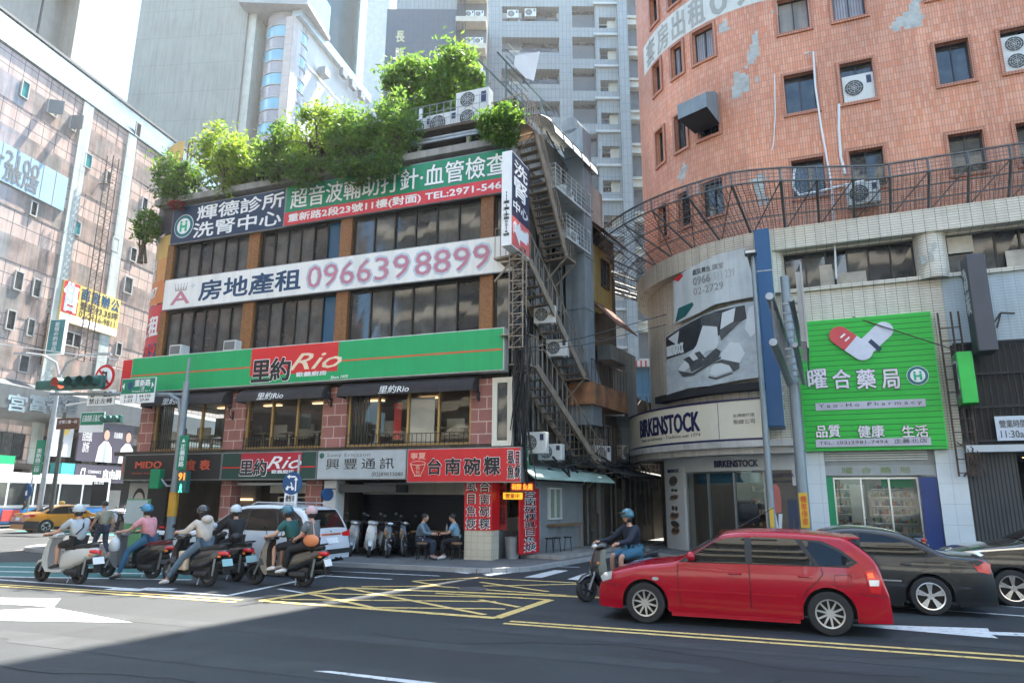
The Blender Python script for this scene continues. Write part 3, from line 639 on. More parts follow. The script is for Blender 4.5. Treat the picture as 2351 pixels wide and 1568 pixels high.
# ================================================================== ALLEY SIDE OF THE CORNER BUILDING
RUST = mat('rusty_steel', (.10, .07, .055), .8, .3, vs=6, var=.4)
STAIRM = mat('stair_steel', (.30, .24, .18), .65, .4, var=.3, vs=3)
ACW = mat('aircon_white', (.60, .61, .58), .45, var=.06, streak=.15)
GRILLE = flat('fan_grille_dark', (.05, .05, .05), .6)
def ac_unit(fr, x, y, z, label, sz=(.85, .32, .62), group='outdoor air conditioners', rz=0, fans=1, badge=True):
    """outdoor unit, fan towards -y"""
    th = thing('air_conditioner', label, 'air conditioner', loc=fr.w(*fr.warp((x, y, z))[:2], z), rz=fr.a+rz, group=group)
    w_, d_, h_ = sz
    MB().box(-w_/2, w_/2, 0, d_, 0, h_).build('body', ACW, th, bevel=.012)
    for k in range(fans):
        zc = h_*(k+.5)/fans; r = min(h_/fans*.42, w_*.3); cx = -w_*.14
        f = MB(); f.cyl((cx, -.004, zc), (cx, -.012, zc), r, n=24)
        g = MB()
        for q in (1, .75, .5, .25): 
            pts = [(cx+r*q*math.cos(t*.2618), -.016, zc+r*q*math.sin(t*.2618)) for t in range(25)]; g.tube(pts, .006, 4)
        for q in range(8): g.tube([(cx, -.016, zc), (cx+r*math.cos(q*.785), -.016, zc+r*math.sin(q*.785))], .005, 4)
        fo = f.build('fan', GRILLE, th); g.build('grille', ACW, fo)
    if badge: MB().box(w_*.27, w_*.42, -.006, -.001, h_*.6, h_*.9).build('badge', flat('badge_navy', (.02, .03, .08)), th)
    MB().box(-w_*.4, -w_*.3, .02, d_-.02, -.06, 0).box(w_*.3, w_*.4, .02, d_-.02, -.06, 0).build('feet', STEEL, th)
    return th
b = MB(); b.prism([(RX(.35), .35), (RX(9.6), 9.6), (RX(9.6)-.1, 9.7), (RX(.35)-.1, .4)], 3.36, 5.62, 0, 'z'); b.prism([(RX(5), 5), (RX(9.6), 9.6), (RX(9.6)-.1, 9.7), (RX(5)-.1, 5)], 0, 3.36, 0, 'z')
b.build('side_wall', GRIME, cb)
# windows on the alley wall
SW = .47
for (x0, x1, z0, z1) in ((.35, 1.9, 3.6, 5.2), (2.6, 4.4, 7.3, 8.6), (2.4, 4.4, 10.3, 11.5), (.6, 2, 7.2, 8.6)):
    o = window(FS, cb, x0, x1, z0, z1, 3, y=SW-.06); o.matrix_parent_inverse = Matrix(); 
    o.location = FM_loc = Vector((1.1, 0, 0)); o.rotation_euler = (0, 0, FS.a-FM.a)
# fire escape: each flight a part of one stair
fe_ = thing('fire_escape', 'rusty steel fire escape zigzagging down the alley wall of the corner building', 'fire escape', fr=FS)
YO, YI = -.42, .38
def flight(s0, z0, s1, z1, n, ext0, ext1):
    f = MB()
    for y in (YO, YI): f.bar((s0, y, z0), (s1, y, z1), .06, .25)
    o = f.build('flight', STAIRM, fe_)
    t = MB()
    for k in range(n):
        q = (k+.5)/n; s = s0+(s1-s0)*q; z = z0+(z1-z0)*q; t.box(s-.12, s+.12, YO+.03, YI-.03, z-.015, z+.015)
    t.build('tread', STAIRM, o)
    r = MB()
    for y in (YO, YI):
        r.tube([(s0, y, z0+.95), (s1, y, z1+.95)], .025)
        for k in range(n+1):
            q = k/n; s = s0+(s1-s0)*q; z = z0+(z1-z0)*q; r.cyl((s, y, z), (s, y, z+.95), .014, n=5)
    r.build('handrail', STAIRM, o)
def landing(s0, s1, z):
    f = MB().box(s0, s1, YO-.03, YI+.05, z-.06, z); f.bar((s0, YI, z-.8), (s0, YO, z-.06), .05); f.bar((s1, YI, z-.8), (s1, YO, z-.06), .05)
    o = f.build('landing', STAIRM, fe_); r = MB(); n = max(2, int((s1-s0)/.16))
    for k in range(n+1): s = s0+(s1-s0)*k/n; r.cyl((s, YO, z), (s, YO, z+.95), .013, n=5)
    for s in (s0, s1):
        for k in range(5): y = YO+(YI-YO)*k/4; r.cyl((s, y, z+(.0 if s == s0 else .0)), (s, y, z+.95), .013, n=5)
    r.tube([(s0, YI, z+.95), (s0, YO, z+.95), (s1, YO, z+.95), (s1, YI, z+.95)], .022); r.build('railing', STAIRM, o)
fs = lambda x, y: FS.p(x, y, .42)
fl_ = [fs(1232, 842)+fs(1375, 1068), fs(1217, 600)+fs(1342, 866), fs(1228, 300)+fs(1300, 588)]
for (a, za, c, zc_), n in zip(fl_, (13, 13, 16)):
    flight(a, za, c, zc_, n, 0, 0); landing(a-.85, a, za); landing(c, c+.75, zc_)
# cable lattice
lt = thing('cable_ladder', 'rusty lattice ladder carrying cables up the corner beside the fire escape', 'lattice', fr=FM)
f_ = MB(); q = [FM.p(x, 700, .5)[0] for x in (1172, 1203)]; zt, zb = FM.p(1188, 575, .5)[1], FM.p(1188, 800, .5)[1]
for x in q:
    for y in (-.62, -.3): f_.cyl((x, y, zb), (x, y, zt), .022, n=5)
n = 9
for k in range(n+1):
    z = zb+(zt-zb)*k/n; f_.box(q[0], q[1], -.64, -.6, z, z+.03); f_.box(q[0], q[1], -.32, -.28, z, z+.03); f_.box(q[1]-.015, q[1]+.015, -.62, -.3, z, z+.03)
    if k < n: f_.bar((q[0], -.61, z), (q[1], -.61, z+(zt-zb)/n), .018)
f_.box(q[0]-.3, q[0], -.62, .2, zb+.4, zb+.44); f_.box(q[0]-.3, q[0], -.62, .2, zt-.4, zt-.36)
f_.build('lattice', STAIRM, lt)
rg = random.Random(9)
cbn = thing('cable_bundle', 'tangled bundle of black cables hanging beside the cream window at the alley corner', 'cables', fr=FM)
f_ = MB()
for k in range(26):
    x = FM.p(1190+rg.uniform(-10, 20), 900, .4)[0]; a = zb+rg.uniform(-.4, 2); e = rg.uniform(2.2, 4)
    f_.tube([(x, -.4+rg.uniform(-.2, .3), a), (x+rg.uniform(-.2, .2), -.4+rg.uniform(-.2, .3), (a+e)/2+rg.uniform(-.5, .5)), (x+rg.uniform(-.25, .3), -.3, e)], rg.choice((.012, .018, .025)), 5)
f_.build('cable', BLACK, cbn)
# tall projecting sign
u_, zt = FM.p(1175, 345, 1.25); zb = FM.p(1172, 562, 1.25)[1]; zm = FM.p(1174, 492, 1.25)[1]
FK = Fr(FM.w(u_, -1.25)[:2], 66.5)
ks = thing('kidney_clinic_sign', 'tall navy lightbox with white characters and pink arrow panel projecting from the building corner', 'sign', fr=FK)
wd = FM.p(1175, 450, 1.25)[0]-FM.p(1152, 450, 1.25)[0]; LN = 1.45
MB().box(0, LN, 0, wd, zb, zt).build('lightbox', SIGNW, ks)
MB().box(.03, LN-.03, -.012, .0, zm, zt-.04).build('navy_panel', NAVY, ks); MB().box(.03, LN-.03, -.012, .0, zb+.04, zm-.01).build('pink_panel', mat('pink_panel', (.66, .13, .12), .4), ks)
h_ = zt-zm
text('洗', (.18, LN-.2, zm+h_*.68, zt-.2), ks, SIGNW, y=-.014, bold=.02); text('腎', (.18, LN-.2, zm+h_*.33, zm+h_*.63), ks, SIGNW, y=-.014, bold=.02); text('中心', (.12, LN-.15, zm+h_*.1, zm+h_*.26), ks, SIGNW, y=-.014, bold=.02)
text('(對面)11樓', (.1, LN-.1, zm-.55, zm-.15), ks, SIGNW, y=-.014, bold=.02)
decal([[(LN*.15, zb+.55), (LN*.45, zb+.95), (LN*.45, zb+.72), (LN*.85, zb+.72), (LN*.85, zb+.38), (LN*.45, zb+.38), (LN*.45, zb+.15)]], 'arrow', SIGNW, ks, -.016)
t_ = text('111廣(廣)字第0216號'.replace('', '\n').strip(), (-.1, .1, zb+.3, zb+1.75), ks, INK, y=0, bold=.02); t_.location = (-.004, wd/2, 0); t_.rotation_euler = (0, 0, R(-90))
# rooftop: penthouse wall, planter ledge, glass canopy, air conditioners on a steel shelf
ph = MB().prism([(-13.0, 1.7), (RX(1.7)-.1, 1.7), (RX(9)-.1, 9), (-13.0, 9)], 13.5, 15.3, 0, 'z').build('penthouse_wall', CONC, cb)
MB().box(-13.1, .9, .55, 9, 15.3, 15.42).build('penthouse_roof', GRIME, cb)
for k in range(9):
    x = -12.6+k*1.45; window(FM, cb, x, x+1.25, 13.75, 15.15, 2, y=1.62, fm=STEEL)
for k in range(3): MB().box(-4.6+k*1.9, -4.5+k*1.9, .3, .42, 13.5, 15.6).build('post', WHITE, cb)
shf = thing('steel_shelf', 'rusty steel shelf with wire railing carrying the rooftop air conditioners', 'shelf', fr=FM)
u0, z0 = FM.p(940, 312, .1); u1, z1 = FM.p(1120, 268, .1); zs = (z0+z1)/2
MB().box(u0, u1, -.2, 1.6, zs-.1, zs).build('deck', RUST, shf)
f_ = MB()
for k in range(12): x = u0+(u1-u0)*k/11; f_.cyl((x, -.18, zs), (x, -.18, zs+.9), .012, n=5)
for zz in (.3, .6, .9): f_.tube([(u0, -.18, zs+zz), (u1, -.18, zs+zz)], .012, 5)
f_.bar((u0, -.15, zs-.5), (u1, -.15, zs-.5), .08); f_.bar((u0, 0, zs-.3), (u1, 0, zs-.3), .08)
f_.build('railing', STEEL, shf)
ua = FM.p(1081, 245, 0)[0]
ac_unit(FM, ua, .1, zs, 'tall white twin fan unit on the rooftop shelf below the leaning tree', (1.25, .4, 1.35), fans=2)
ac_unit(FM, FM.p(1010, 270)[0], .2, zs, 'low white unit behind the wire railing at the middle of the rooftop shelf', (1.3, .4, .75))
ac_unit(FM, FM.p(962, 270)[0], .2, zs, 'low white unit at the tree end of the rooftop shelf', (.8, .4, .7))
gc = thing('glass_canopy', 'curved white translucent canopy with dark ribs over the roof edge stairs', 'canopy', fr=FS)
a = FS.p(1250, 250, .2); c = FS.p(1352, 340, .2); vs = []; n = 6
zz0 = a[1]-.5
for s in (a[0], c[0]):
    for k in range(n+1): t = R(90)*k/n; vs.append((s, .5-1.1*math.sin(t), zz0-.55+.95*math.cos(t)))
g_ = MB().add(vs, [(i, i+1, n+2+i, n+1+i) for i in range(n)]); g_.build('sheet', mat('milky_sheet', (.78, .80, .76), .4, var=.05), gc, smooth=True)
f_ = MB()
for k in range(6):
    s = a[0]+(c[0]-a[0])*k/5; f_.tube([(s, v[1]-.01, v[2]+.012) for v in vs[:n+1]], .018, 5)
for k in (0, 2, 4, 6): f_.tube([(a[0], vs[k][1]-.01, vs[k][2]+.012), (c[0], vs[k][1]-.01, vs[k][2]+.012)], .018, 5)
f_.build('ribs', BLACK, gc)
# roof stair cage above
cg = thing('roof_cage', 'grey steel cage frame with a torn white sheet on the roof above the fire escape', 'cage', fr=FS)
a = FS.p(1135, 130, -.6); f_ = MB(); zc = a[1]
x0, x1 = FS.p(1150, 200, -.6)[0], FS.p(1232, 200, -.6)[0]; zb_ = 14.6
for x in (x0, x1):
    for y in (.4, 1.2): f_.cyl((x, y, zb_-1), (x, y, zc), .035, n=6)
for k in range(14): z = zb_-.6+k*.26; f_.tube([(x0, .4, z), (x1*.6+x0*.4, .4, z)], .014, 5)
for k in range(8): x = x0+(x1-x0)*k/7; f_.cyl((x, .4, zb_-.6), (x, .4, zb_+1.6), .014, n=5)
f_.tube([(x0-.6, .4, zc), (x1+1.0, .4, zc)], .03); f_.tube([(x0-.6, 1.2, zc), (x1+1.0, 1.2, zc)], .03); f_.tube([(x1, .4, zc-.3), (x1+2.6, .4, zb_+.3)], .03); f_.tube([(x1, .2, zc-1.4), (x1+2.8, .2, zb_-.6)], .03)
f_.build('cage_frame', mat('green_steel', (.12, .17, .17), .6, .4), cg)
sv = [(FS.p(x, y, -.3)[0], .3, FS.p(x, y, -.3)[1]) for x, y in ((1183, 128), (1240, 119), (1226, 186), (1207, 180), (1180, 152))]
MB().add(sv+[(p[0], p[1]+.01, p[2]) for p in sv], [(0, 1, 2, 3, 4), (9, 8, 7, 6, 5)]).build('torn_sheet', SIGNW, cg)
# balconies with air conditioners beyond the stairs
for i, (x0, x1, yt) in enumerate(((1265, 1345, 385), (1290, 1345, 500))):
    a = FS.p(x0, yt, .3); c = FS.p(x1, yt+40, .3)
    bl = thing('balcony_cage', ('upper', 'lower')[i]+' weathered balcony cage on the alley wall beyond the top stair flight', 'balcony', fr=FS)
    f_ = MB().box(a[0], c[0], -.5, .4, a[1]-.8, a[1]-.72)
    for k in range(8): f_.cyl((a[0]+(c[0]-a[0])*k/7, -.48, a[1]-.75), (a[0]+(c[0]-a[0])*k/7, -.48, a[1]+.15), .014, n=5)
    for q in range(6): f_.tube([(a[0], -.48, a[1]-.72+q*.17), (c[0], -.48, a[1]-.72+q*.17)], .014, 5); f_.tube([(a[0], -.48, a[1]-.72+q*.17), (a[0], .4, a[1]-.72+q*.17)], .014, 5)
    f_.build('cage', mat('cage_white', (.45, .45, .42), .6, streak=.4), bl)
    ac_unit(FS, (a[0]+c[0])/2, -.3, a[1]-.7, ('white unit inside the upper balcony cage', 'white unit inside the lower balcony cage')[i]+' over the alley', (.8, .3, .55))
for x, y, lab in ((1250, 722, 'white unit hung between the cable ladder and the middle stair flight'), (1278, 798, 'dented white unit below the middle stair flight')):
    s_, z_ = FS.p(x, y, .1); ac_unit(FS, s_, -.1, z_-.3, lab, (.75, .35, .6), rz=R(-75))
for x, y, lab in ((1224, 1014, 'large white unit above the betel nut sign'), (1262, 1030, 'small white unit above the green awning')):
    s_, z_ = FS.p(x, y, .3); ac_unit(FS, s_, -.3, z_-.35, lab, (.8, .35, .65 if x < 1240 else .5), rz=R(-80))
for x, y, lab in ((404, 804, 'small white window air conditioner under the third floor glass at the curved end'), (529, 794, 'small white window air conditioner left of an orange granite column')):
    u, z = FM.p(x, y, .3); th = thing('window_air_conditioner', lab, 'air conditioner', fr=FM, group='window air conditioners')
    o = MB().box(u-.28, u+.28, -.35, .2, z-.2, z+.2).build('body', ACW, th, bevel=.012); MB().box(u-.23, u+.23, -.362, -.35, z-.15, z+.15).build('grille', mat('ac_louvre', (.25, .25, .24), .5, kind='grid', k=(3, .04, .012, (.06, .06, .06)), bump=.4), th)
# ducts
DUCT = mat('painted_duct', (.24, .27, .285), .5, .3, var=.15, vs=1.5, streak=.45)
du = thing('ventilation_duct', 'tall square grey ventilation duct running down the back edge of the alley wall', 'duct', fr=FS)
a = FS.p(1339, 420, .45)[0]; c = FS.p(1358, 420, .45)[0]; zt = FS.p(1345, 300, .45)[1]; zb = FS.p(1345, 832, .45)[1]
f_ = MB().box(a, c, -.45, .35, zb, zt); f_.prism([(a, zb), (c, zb), (c+.55, zb-.6), (a+.35, zb-.6)], -.45, .35); f_.box(a+.35, c+.55, -.45, .35, zb-2.2, zb-.6)
for k in range(5): z = zb+(zt-zb)*k/4.6; f_.box(a-.03, c+.03, -.48, .35, z, z+.05)
f_.build('duct', DUCT, du)
MB().cyl((a, .1, zt+.2), (c+.2, .1, zt+.2), .36, n=16).build('duct_elbow', DUCT, du)
d2 = thing('ventilation_duct', 'bent grey duct dropping behind the rusty balcony towards the alley awnings', 'duct', fr=FS)
a = FS.p(1432, 850, .2)[0]; c = FS.p(1455, 850, .2)[0]; z1_ = FS.p(1440, 838, .2)[1]; z0_ = FS.p(1450, 1060, .2)[1]
f_ = MB().box(a-1.6, c, -.3, .3, z1_-.1, z1_+.5); f_.box(a, c, -.3, .3, (z0_+z1_)/2, z1_-.1); f_.prism([(a, (z0_+z1_)/2), (c, (z0_+z1_)/2), (c+.5, (z0_+z1_)/2-.6), (a+.5, (z0_+z1_)/2-.6)], -.3, .3); f_.box(a+.5, c+.5, -.3, .3, z0_, (z0_+z1_)/2-.6)
f_.build('duct', DUCT, d2)
# old house further up the alley with its yellow rooftop hut
oh = thing('alley_house', 'grimy old house up the alley with a yellow corrugated hut and rusty roofs', 'house', fr=FS)
MB().box(6.0, 17, .35, 6, 0, 6.4).build('wall', GRIME, oh)
YC = mat('yellow_corrugated', (.36, .25, .08), .6, kind='grid', k=(.12, 40, .012, (.16, .11, .04)), bump=.6, var=.2, streak=.3)
h0 = FS.p(1372, 600, .1)[0]; h1 = FS.p(1404, 640, .1)[0]; zh0 = FS.p(1400, 712, .1)[1]; zh1 = FS.p(1400, 590, .1)[1]
MB().box(h0-.8, h1, -.1, 3, zh0, zh1).build('hut', YC, oh)
window(FS, oh, h0+.3, h1-.4, zh0+.8, zh1-.4, 2, y=-.13)
RROOF = mat('rusty_roof', (.20, .085, .05), .75, kind='grid', k=(.2, 40, .03, (.12, .05, .03)), var=.3, bump=.6)
r0 = FS.p(1428, 610, .8)
MB().add([(h0-1, .5, zh1+1.5), (h1+.6, .5, zh1+1.5), (h1+.6, -1.0, zh1+.1), (h0-1, -1.0, zh1+.1), (h0-1, .5, zh1+1.46), (h1+.6, .5, zh1+1.46), (h1+.6, -1.0, zh1+.06), (h0-1, -1.0, zh1+.06)], [(0, 1, 2, 3), (7, 6, 5, 4), (1, 5, 6, 2), (3, 2, 6, 7)]).build('hut_roof', RROOF, oh)
zr = FS.p(1454, 768, 1.0); 
MB().add([(h0-.8, .3, zr[1]+1.5), (zr[0]+.2, .3, zr[1]+1.5), (zr[0]+.2, -1.1, zr[1]), (h0-.8, -1.1, zr[1]), (h0-.8, .3, zr[1]+1.44), (zr[0]+.2, .3, zr[1]+1.44), (zr[0]+.2, -1.1, zr[1]-.06), (h0-.8, -1.1, zr[1]-.06)], [(0, 1, 2, 3), (7, 6, 5, 4), (1, 5, 6, 2), (3, 2, 6, 7)]).build('lean_to_roof', RROOF, oh)
b0 = FS.p(1385, 900, .6); b1 = FS.p(1440, 920, .6)
f_ = MB().box(b0[0]-1, b1[0], -.6, .35, b0[1]-.55, b0[1]+.25); f_.build('balcony', mat('rust_sheet', (.28, .13, .06), .8, var=.4, vs=2, streak=.5), oh)
f_ = MB()
for k in range(12): x = b0[0]-1+(b1[0]-b0[0]+1)*k/11; f_.cyl((x, -.58, b0[1]+.25), (x, -.58, b0[1]+1.1), .014, n=5)
f_.tube([(b0[0]-1, -.58, b0[1]+1.1), (b1[0], -.58, b0[1]+1.1)], .02); f_.build('railing', RUST, oh)
for k in range(4): MB().box(6.6+k*2.3, 7.7+k*2.3, .27, .36, .1, 2.3).build('door', mat('old_door', (.11, .095, .07), .7, streak=.4, var=.3), oh)
for k in range(3): window(FS, oh, 7.6+k*2.3, 8.6+k*2.3, 3.4, 4.8, 2, y=.3, fm=STEEL)
rg2 = random.Random(31)
for i, (s_, z_, lab) in enumerate(((6.8, 3.3, 'grimy white unit low on the alley house before the first door'), (8.4, 5.2, 'grimy white unit under the rusty lean-to roof of the alley house'), (9.6, 3.5, 'grimy white unit in the middle of the alley house wall'), (11.2, 4.6, 'grimy white unit far along the alley house wall'))): ac_unit(FS, s_, -.1, z_, lab, (.8, .35, .58), 'air conditioners on the alley house', rz=R(-25))
hp_ = thing('wall_pipe', 'cluster of old drain pipes climbing the alley house wall', 'pipe', fr=FS); b = MB()
for k in range(16): x = 6.1+k*.55+rg2.uniform(-.2, .2); a = rg2.uniform(0, 2.5); b.tube([(x, .2, a), (x, .2, a+rg2.uniform(2, 4)), (x+rg2.uniform(-.5, .5), .22, a+4.2)], rg2.choice((.03, .045, .06)), 6)
b.build('pipe', mat('old_pipe', (.16, .15, .135), .7, var=.3, streak=.4), hp_)
for i, (x0, z0) in enumerate(((7.3, 3.2), (9.9, 4.9), (12.2, 3.2))):
    wc = thing('window_cage', ('rusty window cage low on the alley house near the bent duct', 'rusty window cage high on the alley house wall', 'rusty window cage at the far end of the alley house')[i], 'window cage', fr=FS); b = MB()
    for k in range(9): b.cyl((x0+k*.16, -.15, z0), (x0+k*.16, -.15, z0+1.4), .012, n=5)
    for q in range(5): b.tube([(x0, .35, z0+q*.35), (x0, -.15, z0+q*.35), (x0+1.28, -.15, z0+q*.35), (x0+1.28, .35, z0+q*.35)], .012, 5)
    b.build('cage', RUST, wc)
for k in range(14):
    pass
dp = thing('drain_pipes', 'bundle of grey pipes and conduits running down the alley wall behind the fire escape', 'pipe', fr=FS); b = MB()
for k in range(18): x = .3+k*.27+rg2.uniform(-.1, .1); a = rg2.uniform(2.6, 6); b.tube([(x, .40, a), (x, .40, a+rg2.uniform(2, 5)), (x+rg2.uniform(-.4, .4), .40, a+5.5)], rg2.choice((.02, .03, .05)), 5)
b.build('pipe', MATS['old_pipe'], dp)
# alley-side snack stall: white wall, counter, red boards, lamps
sl_ = thing('snack_stall', 'small white walled snack stall under the corner building with serving window', 'stall', fr=FS)
MB().box(2.2, 6.0, .42, .7, .1, 2.45).build('wall', mat('stall_wall', (.25, .265, .275), .6, streak=.2), sl_)
a = FS.p(1260, 1130, -.35)[0]; c = FS.p(1276, 1130, -.35)[0]
window(FS, sl_, FS.p(1258, 1130, -.4)[0], FS.p(1286, 1130, -.4)[0], 1.2, 2.25, 2, y=.38, fm=WHITE, gm=mat('frosted_pane', (.22, .27, .22), .3))
MB().box(.3, 2.2, 1.6, 1.7, .1, 2.45).box(.3, 2.0, .8, 1.2, .1, .9, 1).box(.5, 1.9, .85, 1.15, .9, 1.3, 2).build('counter', [mat('stall_red_wall', (.30, .03, .03), .6), STEEL, mat('glass_case', (.35, .36, .34), .2)], sl_)
MB().box(1.3, 6.2, -.95, .45, .1, .2).build('step', CONC, sl_)
MB().box(3.0, 5.2, .05, .4, 1.0, 1.05).cyl((5, .1, .2), (5, .1, 1), .03).build('bench_counter', mat('wood_top', (.25, .14, .06), .5), sl_)
def vsign(nm, lab, fr, x0, x1, z0, z1, y, txt, bk=SIGNR, ink=INK):
    th = thing(nm, lab, 'sign', fr=fr); MB().box(x0, x1, y, y+.05, z0, z1).build('panel', bk, th)
    outlined('\n'.join(txt), (x0+(x1-x0)*.2, x1-(x1-x0)*.2, z0+.08, z1-.08), th, y-.006, ls=1.0, ink=ink); return th
a = FS.p(1197, 1200, 0); c = FS.p(1232, 1200, 0)
vsign('stall_board', 'tall red board with a column of black characters standing at the stall entrance', FS, a[0]+.1, a[0]+1.35, .25, 2.2, .1, '台南碗粿虱目魚焿')
x0 = FM.p(1134, 1150, -.6)[0]
th = thing('menu_board', 'narrow red menu board with dark columns of writing beside the tiled pillar', 'sign', fr=FM); MB().box(c_ := FM.p(1131, 1150, -.7)[0], FM.p(1160, 1150, -.7)[0], .8, .84, .95, 2.3).build('panel', mat('menu_red', (.36, .03, .03), .5), th)
text('虱目魚\n碗粿湯', (c_+.05, c_+.4, 1.1, 2.2), th, INK, y=.79)
LED = flat('led_amber', (1, .20, .02), emit=.45); LEDY = flat('led_yellow', (.9, .5, .03), emit=.16)
th = thing('led_sign', 'glowing orange character display under the red fascia of the snack stall', 'sign', fr=FM)
a = FM.p(1172, 1150, -.4); c = FM.p(1228, 1150, -.4); MB().box(a[0], c[0], .35, .45, 2.08, 2.38).build('case', mat('led_case', (.2, .02, .015), .4), th); text('碗粿 魚羹', (a[0]+.06, c[0]-.06, 2.14, 2.32), th, LED, y=.345, bold=.02)
th = thing('led_sign', 'glowing yellow open sign hung low at the snack stall counter', 'sign', fr=FM); a = FM.p(1155, 1150, -.5); c = FM.p(1198, 1150, -.5); MB().box(a[0], c[0], .5, .58, 1.86, 2.06).build('case', LEDY, th); text('營業中', (a[0]+.08, c[0]-.08, 1.89, 2.03), th, SIGNR, y=.495, bold=.02)
# betel nut sign and green awning
a = FS.p(1213, 1085, .5); c = FS.p(1254, 1085, .5); z1_ = FS.p(1232, 1035, .5)[1]; z0_ = FS.p(1232, 1086, .5)[1]
FB = Fr(FM.w(1.15, .15)[:2], 10)
th = thing('betel_nut_sign', 'tilted green board with red characters and dash above the green awning', 'sign', fr=FB)
MB().box(0.02, .62, -.2, -.14, z0_, z1_).build('panel', mat('board_green', (.01, .17, .06), .4), th); outlined('檳榔', (.08, .56, z0_+.27, z1_-.05), th, -.206, .02, .04, ink=SIGNR); MB().box(.12, .5, -.212, -.2, z0_+.08, z0_+.14).build('dash', SIGNR, th)
th.rotation_euler = (0, R(-5), FB.a)
aw = thing('green_awning', 'pale green sheet awning sheltering the snack stall in the alley', 'awning', fr=FS)
vs = []
for s in (-.2, 6.0): vs += [(s, .45, 2.95), (s, -.5, 2.75), (s, -.85, 2.5), (s, -.86, 2.44), (s, -.5, 2.7), (s, .45, 2.9)]
MB().add(vs, [(i, (i+1) % 6, 6+(i+1) % 6, 6+i) for i in range(6)]+[(0, 1, 2, 3, 4, 5), (11, 10, 9, 8, 7, 6)]).build('sheet', mat('pale_green_sheet', (.30, .40, .34), .5, streak=.3), aw)
jn = thing('cable_tangle', 'thick tangle of black cables and pipes sagging across the alley above the awning', 'cables', fr=FS)
f_ = MB()
for k in range(40):
    s = rg.uniform(1.5, 9); y = rg.uniform(-.9, .2); z = rg.uniform(2.75, 3.3); l = rg.uniform(1, 3.5)
    f_.tube([(s, y, z), (s+l*.3, y-.1, z-rg.uniform(0, .3)), (s+l*.7, y+rg.uniform(-.3, .2), z+rg.uniform(-.2, .3)), (s+l, y, z+rg.uniform(-.3, .2))], rg.choice((.015, .025, .04)), 5)
f_.build('cable', BLACK, jn)
aw2 = thing('alley_awning', 'dark sagging sheet awning over the doors deep in the alley', 'awning', fr=FS)
MB().add([(6.2, .4, 3.3), (14, .4, 3.1), (14, -1.1, 2.7), (6.2, -1.1, 2.8), (6.2, .4, 3.25), (14, .4, 3.05), (14, -1.1, 2.65), (6.2, -1.1, 2.75)], [(0, 1, 2, 3), (7, 6, 5, 4), (3, 2, 6, 7), (0, 3, 7, 4)]).build('sheet', mat('dark_sheet', (.045, .045, .045), .6, streak=.3), aw2)
# ================================================================== ROUND-CORNERED ORANGE BUILDING
W = FR.warp
ORT = mat('orange_tile', (.64, .235, .115), .55, kind='grid', k=(.085, .25, .008, (.34, .17, .115)), c2=(.70, .35, .22), var=.22, vs=.25, bump=.25, streak=.2)
ORT2 = mat('orange_surround', (.55, .22, .12), .6, kind='grid', k=(.09, .09, .012, (.24, .12, .08)), var=.1, bump=.5)
WT = mat('white_wall_tile', (.64, .59, .48), .45, kind='grid', k=(.32, .085, .007, (.16, .14, .11)), c2=(.70, .65, .55), var=.1, vs=.8, streak=.25, bump=.3)
WTB = mat('pale_blue_tile', (.42, .49, .52), .45, kind='grid', k=(.32, .09, .006, (.25, .29, .3)), var=.08, streak=.15)
ob = thing('orange_building', 'tall peeling orange tiled building with rounded corner and deep set windows', 'building', fr=FR)
wins = []
rowz = ((12.2, 13.6), (15.45, 16.98), (18.75, 20.15), (22.1, 23.5), (25.4, 26.8), (28.7, 30.1))
colx = ((-5.4, -4.8), (-4.05, -3.45), (-2.9, -2.0), (.42, 1.46), (2.27, 3.3), (5.2, 6.17), (7.05, 8.1), (10, 11), (12.3, 13.3))
rects = [(a, c, z0, z1) for z0, z1 in rowz for a, c in colx]
UE = 26
MB().holes(-14, UE, 11.0, 56, rects, 0, .28, 0, .5).build('wall', ORT, ob, warp=W)
for i, (a, c, z0, z1) in enumerate(rects):
    if z0 > 25: continue
    t = .11; fr_ = MB()
    for q in ((a-t, a, z0-t, z1+t), (c, c+t, z0-t, z1+t), (a, c, z0-t, z0), (a, c, z1, z1+t)): fr_.box(q[0], q[1], -.07, .02, q[2], q[3], 0, 3)
    fr_.build('window_surround', ORT2, ob, warp=W)
CURT = mat('pale_curtain', (.33, .33, .36), .7, kind='grid', k=(.09, 30, .02, (.18, .18, .2)), var=.2)
for i, (a, c, z0, z1) in enumerate(rects):
    if z0 > 25: continue
    j = i % len(colx); r_ = i//len(colx)
    window(FR, ob, a, c, z0, z1, 2, y=.22, fm=flat('alu_dark', (.05, .05, .055), .4, metal=.4), gm=CURT if (r_ == 2 and j in (1, 2, 4)) else (CONC if (r_, j) == (2, 3) else DKGLASS), t=.04, warp=W)
core = [(26, .45), (26, 24), (-4, 24), (-5.5, 8)]+[(-5.5*math.cos(R(90)*k/8), 6-5.5*math.sin(R(90)*k/8)) for k in range(9)]
MB().prism(core, 3.42, 56, 0, 'z').build('core', DARK, ob)
MB().prism([(26, 4.2), (26, 24), (-4, 24), (-5.4, 7.5), (-2.6, 5), (0, 4.2)], 0, 3.42, 0, 'z').build('ground_core', DARK, ob)
